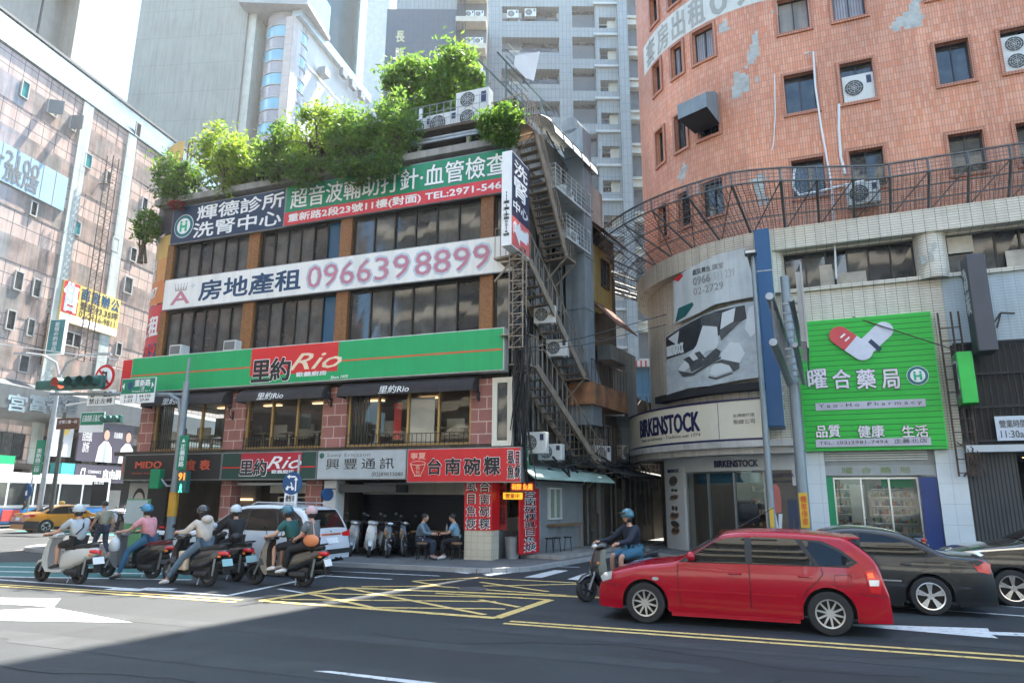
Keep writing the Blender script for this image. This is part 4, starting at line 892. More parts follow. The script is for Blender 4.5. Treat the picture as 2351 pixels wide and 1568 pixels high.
# painted letting band with letters, peeled render patches
z_b, z_t = 20.35, 21.75
PB_ = mat('painted_band', (.60, .62, .56), .7, var=.08, streak=.15); PL = mat('painted_letter', (.36, .36, .32), .7, var=.1)
def band_poly(x0, x1, z0, z1): return [[(x0, z0), (x1, z0), (x1, z1), (x0, z1)]]
decal(band_poly(-6.4, 2.0, z_b, z_t), 'painted_band', PB_, ob, -.004, W)
for ch, a, c in (('套', -6.0, -5.2), ('房', -4.95, -4.2), ('出', -3.95, -3.25), ('租', -3.05, -2.3), ('0', -2.05, -1.35), ('9', -1.1, -.45), ('1', -.12, .05), ('0', .35, 1.05)):
    text(ch, (a, c, z_b+.1, z_t-.1), ob, PL, y=-.012, bold=.02, warp=W)
PATCH = mat('bare_render', (.30, .34, .31), .9, kind='grid', k=(.11, .27, .012, (.42, .43, .4)), var=.25, vs=4)
def fp(*pts): return [FR.p(*p) for p in pts]
z1q = lambda X, Y: ((2440+.2551*X)/1.6333, (.2551*Y)/1.6333)
patches = [fp(*[z1q(*p) for p in q]) for q in (
 ((1480, 480), (1580, 460), (1600, 700), (1620, 800), (1530, 840), (1520, 930), (1470, 960), (1470, 1050), (1420, 1040), (1440, 930), (1400, 850), (1400, 790), (1450, 740), (1460, 670), (1490, 640)),
 ((1220, 1060), (1300, 1040), (1310, 1120), (1400, 1090), (1450, 1270), (1450, 1350), (1330, 1400), (1200, 1450), (1180, 1280), (1230, 1240)),
 ((1005, 380), (1130, 290), (1140, 440), (1010, 520)), ((1800, 80), (1860, 60), (1870, 220), (1810, 240)), ((1530, 1090), (1580, 1090), (1600, 1200), (1540, 1220)))]
z2q = lambda X, Y: ((2700+.5483*X)/1.6333, (.5483*Y)/1.6333)
patches += [fp(*[z2q(*p) for p in q]) for q in (((220, 1215), (300, 1200), (330, 1385), (270, 1395), (265, 1330), (230, 1330)), ((1160, 180), (1270, 90), (1310, 20), (1370, -40), (1385, 180), (1180, 215)))]
patches += [fp((1557, 400), (1572, 372), (1580, 388), (1562, 425)), fp((1592, 345+90), (1610, 425), (1612, 440), (1595, 455))]
def inside(p, pl):
    r = False; j = len(pl)-1
    for i in range(len(pl)):
        if (pl[i][1] > p[1]) != (pl[j][1] > p[1]) and p[0] < (pl[j][0]-pl[i][0])*(p[1]-pl[i][1])/(pl[j][1]-pl[i][1])+pl[i][0]: r = not r
        j = i
    return r
rgp = random.Random(8)
for q in patches:
    xs_ = [p[0] for p in q]; zs_ = [p[1] for p in q]; cells = []; cw, chh = .11, .135
    for i in range(int(min(xs_)/cw)-1, int(max(xs_)/cw)+2):
        for j in range(int(min(zs_)/chh)-1, int(max(zs_)/chh)+2):
            if inside(((i+.5)*cw+rgp.uniform(-.05, .05), (j+.5)*chh+rgp.uniform(-.05, .05)), q): cells.append([(i*cw, j*chh), (i*cw+cw, j*chh), (i*cw+cw, j*chh+chh), (i*cw, j*chh+chh)])
    if cells: decal(cells, 'bare_patch', PATCH, ob, -.006, W)
# white band, ribbon window, tiled lower wall
bd = MB().box(-14, UE, -.42, .1, 10.25, 11.02, 0, 60); bd.build('white_band', WT, ob, warp=W)
MB().holes(-14, UE, 3.4, 10.25, [(-.1, 3.85, 8.9, 10.2), (4.75, 9.4, 8.9, 10.2)], 0, .35, 0, .5).build('lower_wall', WT, ob, warp=W)
MB().box(-.2, UE, -.12, .0, 8.78, 8.9, 0, 30).build('sill', WT, ob, warp=W)
window(FR, ob, -.1, 3.85, 8.9, 10.2, 6, y=.25); window(FR, ob, 4.75, 9.4, 8.9, 10.2, 7, y=.25)
for q in ((1.5, 2.4, 8.95, 9.35), (1.0, 1.4, 8.95, 9.7), (4.8, 5.5, 9.6, 10.15), (6.3, 6.9, 8.95, 9.5), (7.2, 7.9, 9.4, 10.1)): MB().box(q[0], q[1], .14, .17, q[2], q[3]).build('window_board', mat('old_board', (.42, .38, .31), .8, var=.3), ob)
for u in (-.55, 4.3):
    MB().cyl((u, .1, 8.78), (u, .1, 10.26), .45, n=28).build('round_column', WT, ob)
decal([[(u+a, z) for a, z in q] for u in (4.3,) for q in (((-.1, 9.3), (.0, 9.3), (.0, 9.6), (.12, 9.7), (.12, 9.9), (.02, 9.9), (-.02, 9.7), (-.1, 9.6)), ((-.36, 9.2), (-.2, 9.25), (-.22, 9.45), (-.36, 9.5)))], 'bare_patch', PATCH, ob, -.36)
# vent hood and units in the window openings
hd = thing('vent_hood', 'big grey sheet metal hood sticking out of a window in the curved orange wall', 'vent', fr=FR)
a, c = -3.0, -1.95; zt_, zb_ = 16.95, 15.75
b = MB(); b.add([(a, 0, zt_), (c, 0, zt_), (c, 0, zb_), (a, 0, zb_), (a, -1.1, zt_-.35), (c, -1.1, zt_-.35), (c, -1.1, zt_-.95), (a, -1.1, zt_-.95), (a, -.25, zt_+.1), (c, -.25, zt_+.1)],
 [(8, 9, 5, 4), (4, 5, 6, 7), (0, 8, 4, 7, 3), (1, 2, 6, 5, 9), (0, 1, 9, 8)]); b.add([(a, -.02, zb_), (c, -.02, zb_), (c, -1.08, zt_-.95), (a, -1.08, zt_-.95)], [(0, 1, 2, 3)], 1)
b.build('hood', [mat('hood_grey', (.20, .23, .24), .5, .3, streak=.2), DARK], hd, warp=W)
acg = 'air conditioners on the orange building'
ac_unit(FR, 2.8, .02, 15.5, 'white unit filling the middle window opening of the orange wall', (1.0, .3, 1.0), acg, fans=1)
ac_unit(FR, 7.55, .02, 15.5, 'white twin fan unit in the far window opening near the roofline', (1.0, .3, 1.25), acg, fans=2)
s_, z_ = FR.p(1985, 468, .5); ac_unit(FR, s_, -.55, z_, 'white unit with big fan bolted under a window above the wire canopy', (.98, .38, .75), acg)
# pipes and cables on the wall
pc = thing('wall_pipe', 'long white drain pipe running down the orange wall between two windows', 'pipe', fr=FR)
u0, z0 = FR.p(1867, 120, .1); pts = [(u0-.3, -.1, z0), (u0, -.12, z0)]+[(FR.p(x, y, .1)[0], -.1, FR.p(x, y, .1)[1]) for x, y in ((1872, 200), (1885, 290), (1910, 430), (1920, 640))]
MB().tube(pts, .035, 6).build('pipe', WHITE, pc)
for nm, lab, px in (('wall_cable', 'thin white cable drooping down the curved orange wall below a bare patch', ((1778, 172), (1780, 260), (1776, 330), (1772, 345))), ('wall_cable', 'white insulated pipe looping below the window next to the big fan unit', ((1825, 385), (1820, 430), (1835, 448), (1880, 440), (1940, 425), (1985, 415))), ('wall_cable', 'thick grey pipe hanging beneath the unit in the window opening', ((1926, 240), (1926, 300), (1930, 360), (1940, 400)))):
    th = thing(nm, lab, 'cable', fr=FR); MB().tube([FR.warp((FR.p(x, y, .06)[0], -.06, FR.p(x, y, .06)[1])) for x, y in px], .02 if 'thin' in lab else .045, 6).build('cable', WHITE, th)
# wire canopy
cn_ = thing('wire_canopy', 'rusty steel netting canopy ringing the curved building above the white tile band', 'canopy', fr=FR)
f_ = MB(); g_ = MB(); n = 69; us = [-14+i*.36 for i in range(n)]
dout = lambda u: 2.5 if u < -1 else max(1.1, 2.5-(u+1)*.35)
zo = lambda u: 12.0
def rp(u, q): return W((u, -(.2+(dout(u)-.2)*q), 11.0+(zo(u)-11.0)*q))
for i, u in enumerate(us):
    if i % 3 == 0:
        f_.tube([rp(u, 0), rp(u, 1)], .04, 5); 
        f_.tube([rp(u, 1), tuple(Vector(rp(u, 1))+Vector((0, 0, .45)))], .03, 5); 
        if i+3 < n: f_.tube([rp(u, 0), rp(us[i+3], 1)], .022, 4)
    else: g_.tube([rp(u, 0), rp(u, 1)], .009, 3)
    g_.tube([rp(u, 1), tuple(Vector(rp(u, 1))+Vector((0, 0, .45)))], .009, 3)
for q in (.33, .66): f_.tube([rp(u, q) for u in us], .022, 4)
for dz in (0, .45): f_.tube([tuple(Vector(rp(u, 1))+Vector((0, 0, dz))) for u in us], .035, 5)
for dz in (.15, .3): g_.tube([tuple(Vector(rp(u, 1))+Vector((0, 0, dz))) for u in us], .008, 3)
for q in (.1, .22, .44, .55, .77, .88): g_.tube([rp(u, q) for u in us], .008, 3)
CANS = mat('canopy_steel', (.13, .135, .135), .6, .5, var=.3, vs=3)
nt_ = MB(); NET = mat('wire_netting', (.13, .135, .135), .6, .5, net=(.12, .0085))
vs = []; 
for u in us: vs += [rp(u, 0), rp(u, .5), rp(u, 1), tuple(Vector(rp(u, 1))+Vector((0, 0, .45)))]
nt_.add(vs, [(4*i+j, 4*i+4+j, 4*i+5+j, 4*i+1+j) for i in range(n-1) for j in range(3)]); no_ = nt_.build('net_sheet', NET, cn_)
uvd = no_.data.uv_layers[0].data
for pl in no_.data.polygons:
    for li in pl.loop_indices: q = no_.data.loops[li].vertex_index; uvd[li].uv = (us[q//4], (0, 1.2, 2.5, 2.95)[q % 4])
f_.build('canopy_frame', CANS, cn_); g_.build('netting', CANS, cn_)
# ---- signs on the round corner
th = thing('faded_banner', 'faded white curved banner with ghostly phone numbers under the wire canopy', 'banner', fr=FR)
FBN = mat('faded_white', (.60, .66, .67), .5, var=.12, vs=1.2, streak=.2); GH = flat('ghost_grey', (.30, .32, .33), .5); GH2 = flat('ghost_pale', (.47, .51, .52), .5); GBLK = flat('ghost_dark', (.08, .08, .09), .5)
q3 = lambda X, Y: ((2280+.3827*X)/1.6333, (850+.3827*Y)/1.6333)
P3 = lambda pts, d=.45: [FR.p(*q3(*p), d) for p in pts]
decal([P3(((640, 530), (690, 480), (800, 410), (950, 330), (1100, 265), (1340, 205), (1470, 680), (1250, 720), (1050, 760), (900, 840), (770, 900), (650, 950)))], 'sheet', FBN, th, -.45, W)
decal([P3(((640, 520), (720, 460), (740, 480), (690, 540)))], 'red_stain', CORAL, th, -.458, W); decal([P3(((690, 800), (830, 740), (840, 770), (760, 880), (660, 940)))], 'teal_stain', PTEAL, th, -.458, W)
def t3(s, X0, Y0, X1, Y1, m, **k):
    a = FR.p(*q3(X0, (Y0+Y1)/2), .46); c = FR.p(*q3(X1, (Y0+Y1)/2), .46); zt = FR.p(*q3((X0+X1)/2, Y0), .46)[1]; zb = FR.p(*q3((X0+X1)/2, Y1), .46)[1]
    return text(s, (a[0], c[0], zb, zt), th, m, y=-.462, warp=W, **k)
a_ = FR.p(*q3(830, 480), .46)[0]; zA = lambda Y, X=920: FR.p(*q3(X, Y), .46)[1]
text('戲院.舞台.', (a_, FR.p(*q3(1010, 420), .46)[0], zA(455), zA(398)), th, GBLK, y=-.462, warp=W); text('講堂', (FR.p(*q3(1020, 400), .46)[0], FR.p(*q3(1130, 370), .46)[0], zA(455), zA(398)), th, GH, y=-.462, warp=W)
text('0966', (a_, FR.p(*q3(1000, 500), .46)[0], zA(555), zA(478)), th, GH, y=-.462, warp=W, bold=.03); text('513 239', (FR.p(*q3(1030, 470), .46)[0], FR.p(*q3(1240, 430), .46)[0], zA(555), zA(478)), th, GH2, y=-.462, warp=W)
text('02-2729', (a_, FR.p(*q3(1130, 590), .46)[0], zA(655), zA(585)), th, GH, y=-.462, warp=W)
th = thing('sandal_billboard', 'curved black and white billboard of feet in strapped sandals on the rounded corner', 'billboard', fr=FR)
B1 = mat('print_light', (.46, .52, .545), .45, var=.18, vs=3); B2 = mat('print_black', (.03, .032, .036), .45, var=.3, vs=4); B3 = mat('print_white', (.66, .72, .74), .45, var=.06); B4 = mat('print_grey', (.075, .083, .088), .45, var=.3, vs=5)
edge = ((565, 1080), (700, 990), (900, 880), (1050, 820), (1250, 760), (1470, 725), (1530, 1470), (1300, 1500), (1000, 1560), (800, 1580), (575, 1650))
decal([P3(edge)], 'sheet', B1, th, -.45, W)
decal([P3(((568, 1090), (700, 1000), (900, 890), (1050, 830), (1340, 770), (1360, 900), (1250, 960), (1000, 1130), (760, 1240), (575, 1300)))], 'dark_ground', B2, th, -.457, W)
decal([P3(q) for q in (((1120, 845), (1250, 795), (1230, 930), (1100, 1010)), ((930, 970), (1070, 980), (1085, 1130), (1060, 1200), (960, 1220), (840, 1345), (740, 1425), (690, 1395), (780, 1290), (870, 1160)),
   ((1110, 1240), (1200, 1130), (1290, 1140), (1345, 1240), (1250, 1400), (1060, 1465), (1000, 1440), (1020, 1370), (1110, 1300)), ((590, 1100), (700, 1020), (680, 1160)), ((1380, 790), (1470, 760), (1490, 1000), (1400, 1080), (1340, 1000)))], 'feet', B3, th, -.464, W)
decal([P3(q) for q in (((790, 1335), (900, 1290), (930, 1310), (1060, 1190), (1110, 1220), (1085, 1285), (960, 1355), (820, 1425)), ((740, 1300), (800, 1270), (850, 1330), (800, 1350)), ((850, 1240), (900, 1220), (960, 1290), (900, 1310)), ((1030, 1345), (1120, 1300), (1290, 1335), (1290, 1390), (1230, 1425), (1190, 1360), (1110, 1335)), ((1090, 1030), (1230, 935), (1300, 930), (1110, 1120)), ((690, 1412), (830, 1435), (1105, 1275), (1110, 1292), (840, 1458), (740, 1474)), ((985, 1462), (1060, 1480), (1220, 1425), (1225, 1440), (1060, 1500), (990, 1482)))], 'sandals', B4, th, -.470, W)
decal([P3(((915, 880), (1050, 835), (1110, 850), (1090, 980), (910, 970)))], 'trouser_cuff', B4, th, -.468, W)
a = FR.p(*q3(580, 1250), .47); c = FR.p(*q3(738, 1180), .47); text('BIRKENSTOCK', (a[0], c[0], a[1]-.1, a[1]+.28), th, B3, y=-.475, warp=W, bold=.04)
f_ = MB().box(-5.6, -1.0, -.44, -.0, 5.5, 5.75, 0, 20); f_.build('billboard_frame', DARK, th, warp=W)
th = thing('shoe_shop_sign', 'long cream curved lightbox with dark blue shoe shop lettering over the corner shop', 'sign', fr=FR)
DS = .95; CRS = mat('cream_lightbox', (.68, .64, .51), .4, var=.03); NB = flat('dark_navy_letter', (.012, .014, .07), .4)
pq = lambda x, y: FR.p(x, y, DS)
ul = -8.9; ur = pq(1750, 950)[0]; zt_ = pq(1640, 924)[1]; zb_ = pq(1640, 1010)[1]
MB().box(ul, ur, -DS, -.02, zb_, zt_, 0, 60).build('lightbox', CRS, th, warp=W)
MB().box(ul-.02, ur+.02, -DS-.02, -.0, zt_-.01, zt_+.06, 0, 60).box(ul-.02, ur+.02, -DS-.02, 0, zb_-.06, zb_+.01, 0, 60).build('edge_trim', NB, th, warp=W)
zc = (zt_+zb_)/2; hh = zt_-zb_
text('BIRKENSTOCK', (pq(1480, 975)[0]-.35, pq(1605, 960)[0], zc-.22*hh, zc+.30*hh), th, NB, y=-DS-.01, bold=.035, warp=W); text('Made in Germany · Tradition seit 1774', (pq(1482, 1000)[0]-.3, pq(1608, 995)[0], zb_+.1*hh, zb_+.22*hh), th, flat('letter_grey', (.2, .2, .2)), y=-DS-.01, warp=W, shear=.2)
text('台灣總代理', (pq(1683, 950)[0], pq(1732, 950)[0], zc+.06*hh, zc+.15*hh), th, MATS['letter_grey'], y=-DS-.01, warp=W); text('勁婕公司', (pq(1683, 950)[0], pq(1732, 950)[0], zc-.12*hh, zc), th, MATS['letter_grey'], y=-DS-.01, warp=W)
MB().box(pq(1648, 950)[0], pq(1648, 950)[0]+.012, -DS-.006, -DS, zb_+.02, zt_-.02).build('seam', NB, th, warp=W)
MB().box(-9.2, -.2, -1.05, 0, zb_-.28, zb_-.07, 0, 50).box(-9.2, -.1, -.85, 0, 3.35, zb_-.28, 0, 50).build('canopy_slab', mat('stained_white_concrete', (.48, .47, .44), .75, var=.2, vs=1, streak=.35), ob, warp=W)
# ---- corner shoe shop, ground floor
SHOPW = mat('shop_white', (.50, .53, .54), .45, var=.05, streak=.08)
ps = FR.p(1539, 1170, .1)[0]; pe = FR.p(1600, 1170, .1)[0]
MB().box(-5.75, -4.45, -.1, .5, .1, 3.36, 0, 8).box(-4.45, .05, -.05, .3, 2.85, 3.36, 0, 20).box(-.25, .02, -.06, .3, .1, 2.86, 0, 1).build('shop_wall', SHOPW, ob, warp=W)
MB().box(-9.4, -5.75, .3, .5, .1, 3.36, 0, 16).build('shop_side_wall', GRIME, ob, warp=W)
BIRKC = lambda bx, bold=.03: text('BIRKENSTOCK', bx, ob, NB, y=-.11, bold=bold, warp=W)
BIRKC((-5.45, -4.7, 2.86, 2.98)); 
a = FR.p(1643, 1077, .05)[0]; c = FR.p(1742, 1077, .05)[0]; BIRKC((a, c, 2.98, 3.2), .05)
shoes = [(0, 2.55, .30, .18, 0), (.05, 2.2, .33, .09, 1), (0, 1.95, .32, .1, 2), (.02, 1.55, .28, .16, 1.4), (-.02, 1.3, .33, .14, 2), (0, 1.0, .3, .12, .6), (0, .75, .3, .14, 2)]
for i, (dx, z, rx, rz_, k) in enumerate(shoes):
    decal([ell(-5.1+dx, z, rx, rz_, 18, .15*(-1)**i)], 'shoe_print', flat('shoe_%s' % ('brown', 'white', 'tan')[int(k) % 3], ((.09, .06, .04), (.6, .6, .58), (.30, .15, .08))[int(k) % 3], .5), ob, -.104, W)
    decal([ell(-5.1+dx-.1, z+.02, rx*.4, rz_*.6, 14), ell(-5.1+dx+.12, z+.01, rx*.35, rz_*.6, 14)], 'strap_print', flat('strap_dark', (.04, .035, .03), .5), ob, -.107, W)
window(FR, ob, -4.45, -1.25, .1, 2.85, 3, y=.06, fm=STEEL, gm=CLEAR, t=.06, warp=W)
decal([[(-1.2, .15), (-.27, .15), (-.27, 2.85), (-1.2, 2.85)]], 'poster', mat('poster_dark', (.09, .08, .065), .4, var=.3, vs=3), ob, -.02, W)
MB().box(-1.22, -.25, -.03, .1, 2.35, 2.86).build('poster_head', SHOPW, ob, warp=W); text('BIRKENSTOCK', (-1.15, -.33, 2.62, 2.74), ob, NB, y=-.04, bold=.02, warp=W); text('勁婕Concept 專賣店', (-1.05, -.42, 2.44, 2.52), ob, NB, y=-.04, warp=W)
decal([ell(-.95, 2.1, .16, .3), [(-1.1, 1.45), (-.8, 1.5), (-.78, 2.0), (-1.08, 1.95)]], 'coat_print', mat('coat_pink', (.50, .14, .12), .5), ob, -.026, W)
decal([[(-1.1, 1.45), (-.98, 1.45), (-.9, .75), (-.98, .72)], [(-.9, 1.45), (-.78, 1.45), (-.86, .72), (-.94, .75)]], 'legs_print', B3, ob, -.028, W); decal([[(-.6, 1.9), (-.32, 1.9), (-.3, .75), (-.4, .75), (-.45, 1.4), (-.52, .75), (-.62, .78)]], 'jeans_print', flat('jeans_print', (.03, .045, .09)), ob, -.028, W)
b = MB().box(-4.4, -.3, 3.2, 3.3, .1, 3.3, 0, 12).box(-4.5, -4.4, .35, 3.3, .1, 3.3, 0).box(-.3, -.25, .35, 3.3, .1, 3.3, 0).box(-4.4, -.3, .4, 3.2, 3.0, 3.05, 1, 12).box(-4.4, -.3, .4, 3.2, .1, .13, 2, 12); rg = random.Random(3)
for k in range(5):
    z = .5+k*.42; b.box(-4.2, -.6, 2.9, 3.2, z, z+.03, 3, 10)
    for j in range(16): x = -4.1+j*.22; b.box(x, x+.16, 2.85, 3.05, z+.03, z+.03+rg.uniform(.08, .2), 4+rg.randrange(3))
for k in range(5): x = -4+k*.75; b.box(x, x+.5, 1.0+.3*(k % 2), 1.4+.3*(k % 2), .1, .75, 3); b.box(x+.05, x+.4, 1.05+.3*(k % 2), 1.3+.3*(k % 2), .75, .85, 4+k % 3)
b.box(-2.9, -1.9, .9, .95, 1.1, 1.75, 7)
b.build('shop_interior', [mat('shop_back', (.12, .10, .085), .8), SHOPW, mat('wood_floor', (.14, .09, .06), .5), mat('shelf_wood', (.30, .17, .10), .5), flat('goods_a', (.25, .12, .06)), flat('goods_b', (.04, .04, .045)), flat('goods_c', (.45, .35, .28)), flat('screen_navy', (.012, .014, .03))], ob, warp=W)
for k in range(4): MB().box(-4+k, -3.3+k, 1.6, 1.75, 2.95, 2.99).build('shop_lamp', LAMPC, ob, warp=W)
MB().box(-4.4, -1.3, .5, .52, 2.45, 2.8, 0, 10).build('blue_valance', BLUEP, ob, warp=W)
# ---- pharmacy
PHG = mat('pharmacy_green', (.01, .44, .035), .4, kind='grid', k=(40, .175, .012, (.0, .17, .02)), var=.04, bump=.6)
th = thing('pharmacy_sign', 'huge ribbed lime green pharmacy sign with crossed capsules over the drugstore', 'sign', fr=FR)
D = .3; y = -D-.02
L_ = (FR.p(1834, 850, D)[0]); Rr_ = FR.p(2158, 880, D)[0]; zt_ = FR.p(2000, 726, D)[1]; zb_ = FR.p(2000, 1033, D)[1]
MB().box(L_, Rr_, -D, -.02, zb_, zt_).build('frame', mat('lime_edge', (.03, .50, .07), .4), th); MB().box(L_+.04, Rr_-.04, -D-.014, -D+.002, zb_+.05, zt_-.05).build('panel', PHG, th)
pp = lambda x, y_: FR.p(x, y_, D+.05)
def capsule(cx, cz, ln, r, rot, name, m1, m2, yy):
    n = 12; ca, sa = math.cos(rot), math.sin(rot)
    def T(p): return (cx+p[0]*ca-p[1]*sa, cz+p[0]*sa+p[1]*ca)
    h1 = [(-ln, -r), (0, -r), (0, r), (-ln, r)]+[(-ln-r*math.sin(R(180)*k/n), r*math.cos(R(180)*k/n)) for k in range(1, n)]
    h2 = [(0, r), (0, -r), (ln, -r)]+[(ln+r*math.sin(R(180)*k/n), -r*math.cos(R(180)*k/n)) for k in range(1, n)]+[(ln, r)]
    b = MB(); b.prism([T(p) for p in h1], yy, yy+.04, 0); b.prism([T(p) for p in h2], yy, yy+.04, 1); b.build(name, [m1, m2], th)
CAPW = mat('capsule_white', (.60, .61, .68), .3); CAPR = mat('capsule_red', (.60, .05, .06), .3)
c1 = pp(1953, 787); c2 = pp(2010, 780)
capsule(c2[0]-.02, c2[1]+.04, .38, .27, R(42), 'capsule', CAPW, CAPW, y-.03); decal([[(c2[0]-.22, c2[1]-.06), (c2[0]+.06, c2[1]-.40), (c2[0]+.16, c2[1]-.3), (c2[0]-.12, c2[1]+.04)]], 'capsule_band', NAVY, th, y-.032)
capsule(c1[0], c1[1]-.02, .42, .3, R(-42), 'capsule', CAPR, CAPW, y-.08)
for k in (0, 1): decal([[(c1[0]-.3+.12*k, c1[1]+.2-.12*k), (c1[0]-.16+.12*k, c1[1]+.32-.12*k), (c1[0]-.12+.12*k, c1[1]+.28-.12*k), (c1[0]-.26+.12*k, c1[1]+.16-.12*k)]], 'capsule_mark', SIGNW, th, y-.084)
CHL = mat('chrome_letter', (.50, .48, .54), .25, .5)
def pht(s, x0, x1, y0, y1, ink=CHL, out=INK, bold=.02, ow=.02, gap=True):
    a = pp(x0, (y0+y1)/2); c = pp(x1, (y0+y1)/2); zt = pp((x0+x1)/2, y0)[1]; zb = pp((x0+x1)/2, y1)[1]
    if out: outlined(s, (a[0], c[0], zb, zt), th, y-.01, bold, ow, ink=ink, out=out, ext=.02)
    else: text(s, (a[0], c[0], zb, zt), th, ink, y=y-.014, bold=bold)
for ch, x0, x1 in (('曜', 1855, 1898), ('合', 1912, 1953), ('藥', 1967, 2010), ('局', 2025, 2065)): pht(ch, x0, x1, 848, 892)
u_, z_ = pp(2107, 862); emblem(th, u_, z_, .3, y-.01)
for ch, x0, x1 in (('品質', 1874, 1929), ('健康', 1970, 2030), ('生活', 2071, 2131)): pht(ch, x0, x1, 976, 1004)
LAV = mat('lavender_strip', (.50, .48, .54), .4)
for (x0, x1, yc, s) in ((1872, 2126, 929, 'Yao-Ho Pharmacy'), (1873, 2138, 1015, 'TEL: (02)2981-7494  正義北店')):
    a = pp(x0, yc); c = pp(x1, yc); z = (a[1]+c[1])/2; MB().box(a[0], c[0], y-.02, y, z-.12, z+.12).build('strip', LAV, th); text(s, (a[0]+.1, c[0]-.1, z-.07, z+.08), th, flat('letter_dark', (.05, .05, .055)), y=y-.026, sp=1.5 if s[0] == 'Y' else 1.1)
WTILE = mat('white_pillar_tile', (.58, .64, .67), .25, kind='grid', k=(.45, .6, .005, (.35, .38, .4)), var=.05, spec=.6)
for a, c in ((.0, .6), (3.68, 4.45)): MB().box(a, c, -.05, .6, .1, 3.4).build('pillar', WTILE, ob)
MB().box(.6, 3.68, .1, .5, 2.95, 3.4).build('shutter_box', mat('shutter_grey', (.30, .32, .32), .5, streak=.1), ob)
lp = MB()
for k in range(4): lp.box(.62, 3.5, .06-.01*k, .085-.01*k, 3.35-.075*k, 3.385-.075*k)
lp.build('shutter_slat', WHITE, ob)
text('曜合藥局', (1.1, 3.0, 2.72, 2.92), ob, mat('faded_green_letter', (.22, .30, .10), .5), y=.05, sp=2.2); MB().box(.6, 3.68, .06, .2, 2.66, 2.96).build('inner_fascia', mat('fascia_silver', (.36, .38, .38), .4), ob)
MB().box(.6, .8, .0, .3, .1, 2.62).build('green_strip', SIGNG, ob); MB().box(3.2, 3.66, .0, .3, .1, 2.6).build('blue_strip', mat('blue_panel', (.01, .035, .16), .4), ob)
window(FR, ob, .8, 3.2, .1, 2.6, 3, y=.3, fm=ALLOY, gm=CLEAR, t=.05)
b = MB().box(.6, 3.7, 4, 4.1, .1, 3.2).box(.55, .6, .4, 4, .1, 3.2).box(3.68, 3.72, .6, 4, .1, 3.2).box(.6, 3.6, .4, 4, 2.9, 2.95, 1).box(.6, 3.6, .4, 4, .1, .13, 2)
for k in range(8):
    z = .3+k*.28
    for x0, x1 in ((2.0, 3.3), (.9, 1.8)):
        b.box(x0, x1, 2.2, 2.5, z, z+.02, 3); x = x0
        while x < x1-.08: w_ = rg.uniform(.03, .09); b.box(x, x+w_, 2.2-rg.uniform(0, .05), 2.35, z+.02, z+.02+rg.uniform(.06, .2), 4+rg.randrange(5)); x += w_+.006
    for j in range(3): x = .9+rg.uniform(0, 1); b.box(x, x+rg.uniform(.06, .2), .72, .9, .95, .95+rg.uniform(.08, .3), 4+rg.randrange(5))
b.box(.85, 2.0, .7, 1.3, .13, .95, 1); b.box(2.05, 3.15, .45, .5, .13, .85, 9); b.box(2.2, 3.1, .5, .55, 2.3, 2.55, 10); b.box(1.3, 1.75, 1.2, 1.25, 1.0, 2.4, 1)
b.build('shop_interior', [mat('pharm_back', (.26, .27, .25), .7), mat('pharm_white', (.40, .41, .40), .5), mat('pharm_floor', (.2, .2, .19), .3), ALLOY, flat('box_a', (.24, .08, .06)), flat('box_b', (.07, .16, .12)), flat('box_c', (.35, .34, .32)), flat('box_d', (.05, .07, .14)), flat('box_e', (.28, .24, .12)), flat('poster_red', (.4, .04, .06)), SIGNG], ob)
text('日系居家保健', (2.1, 3.1, .5, .72), ob, SIGNW, y=.44, bold=.02)
for k in range(3): MB().box(.9, 3.3, .9+k, 1.05+k, 2.84, 2.88).build('shop_lamp', LAMPC, ob)
# ---- projecting signs along this front
FP = Fr(FR.w(0, 0)[:2], -22.96+90)
def projecting(nm, lab, px_edge, y0, y1, dist, ln, th_, face, edge, left):
    """box sign at right angles to the front; px_edge = (x0, x1) of its outer narrow edge"""
    ym = (y0+y1)/2; a = FR.p(px_edge[0], ym, dist)[0]; c = FR.p(px_edge[1], ym, dist)[0]
    zt = FR.p(sum(px_edge)/2, y0, dist)[1]; zb = FR.p(sum(px_edge)/2, y1, dist)[1]
    if left: f = Fr(FR.w(a, -dist)[:2], -22.96-90); xs = (-ln, 0)
    else: f = Fr(FR.w(c, -dist)[:2], -22.96+90); xs = (0, ln)
    t = thing(nm, lab, 'sign', fr=f); wd = c-a
    MB().box(xs[0], xs[1], 0, wd, zb, zt).build('lightbox', edge, t, bevel=.02); MB().box(xs[0]+.03, xs[1]-.03, -.012, .0, zb+.04, zt-.04).build('panel', face, t)
    return t, xs, zb, zt, wd
BLU = mat('sign_blue', (.005, .085, .22), .35, var=.06, streak=.1)
t, xs, zb_, zt_, wd = projecting('tall_blue_sign', 'very tall blue edged projecting sign with pale green side next to the lamp post', (1732, 1776), 525, 980, 1.3, 1.1, .5, mat('pale_green_panel', (.50, .56, .42), .4, streak=.1), BLU, False)
text('BIRKENSTOCK'.replace('', '\n').strip(), (.4, .75, zb_+.6, zb_+3.6), t, NB, y=-.014, bold=.02)
MB().box(-.01, .0, .0, wd, zt_-1.5, zt_-1.46).build('joint', STEEL, t)
b = MB()
for k in range(14): z = zb_+.2+k*.32; b.bar((1.1, .1, z), (1.3+.9, .1, z), .03); b.bar((1.1, .3, z), (2.1, .1, z+.32), .025)
b.cyl((1.15, .1, zb_), (1.15, .1, zt_-1), .03); b.cyl((1.9, .1, zb_), (1.9, .1, zt_-1), .03); b.build('bracket', RUST, t)
t, xs, zb_, zt_, wd = projecting('pharmacy_lightbox', 'lime green projecting lightbox with a dark outlined character beside the drugstore', (2203, 2240), 806, 925, .95, .75, .4, mat('lime_dark', (.015, .20, .05), .4), MATS['lime_edge'], True)
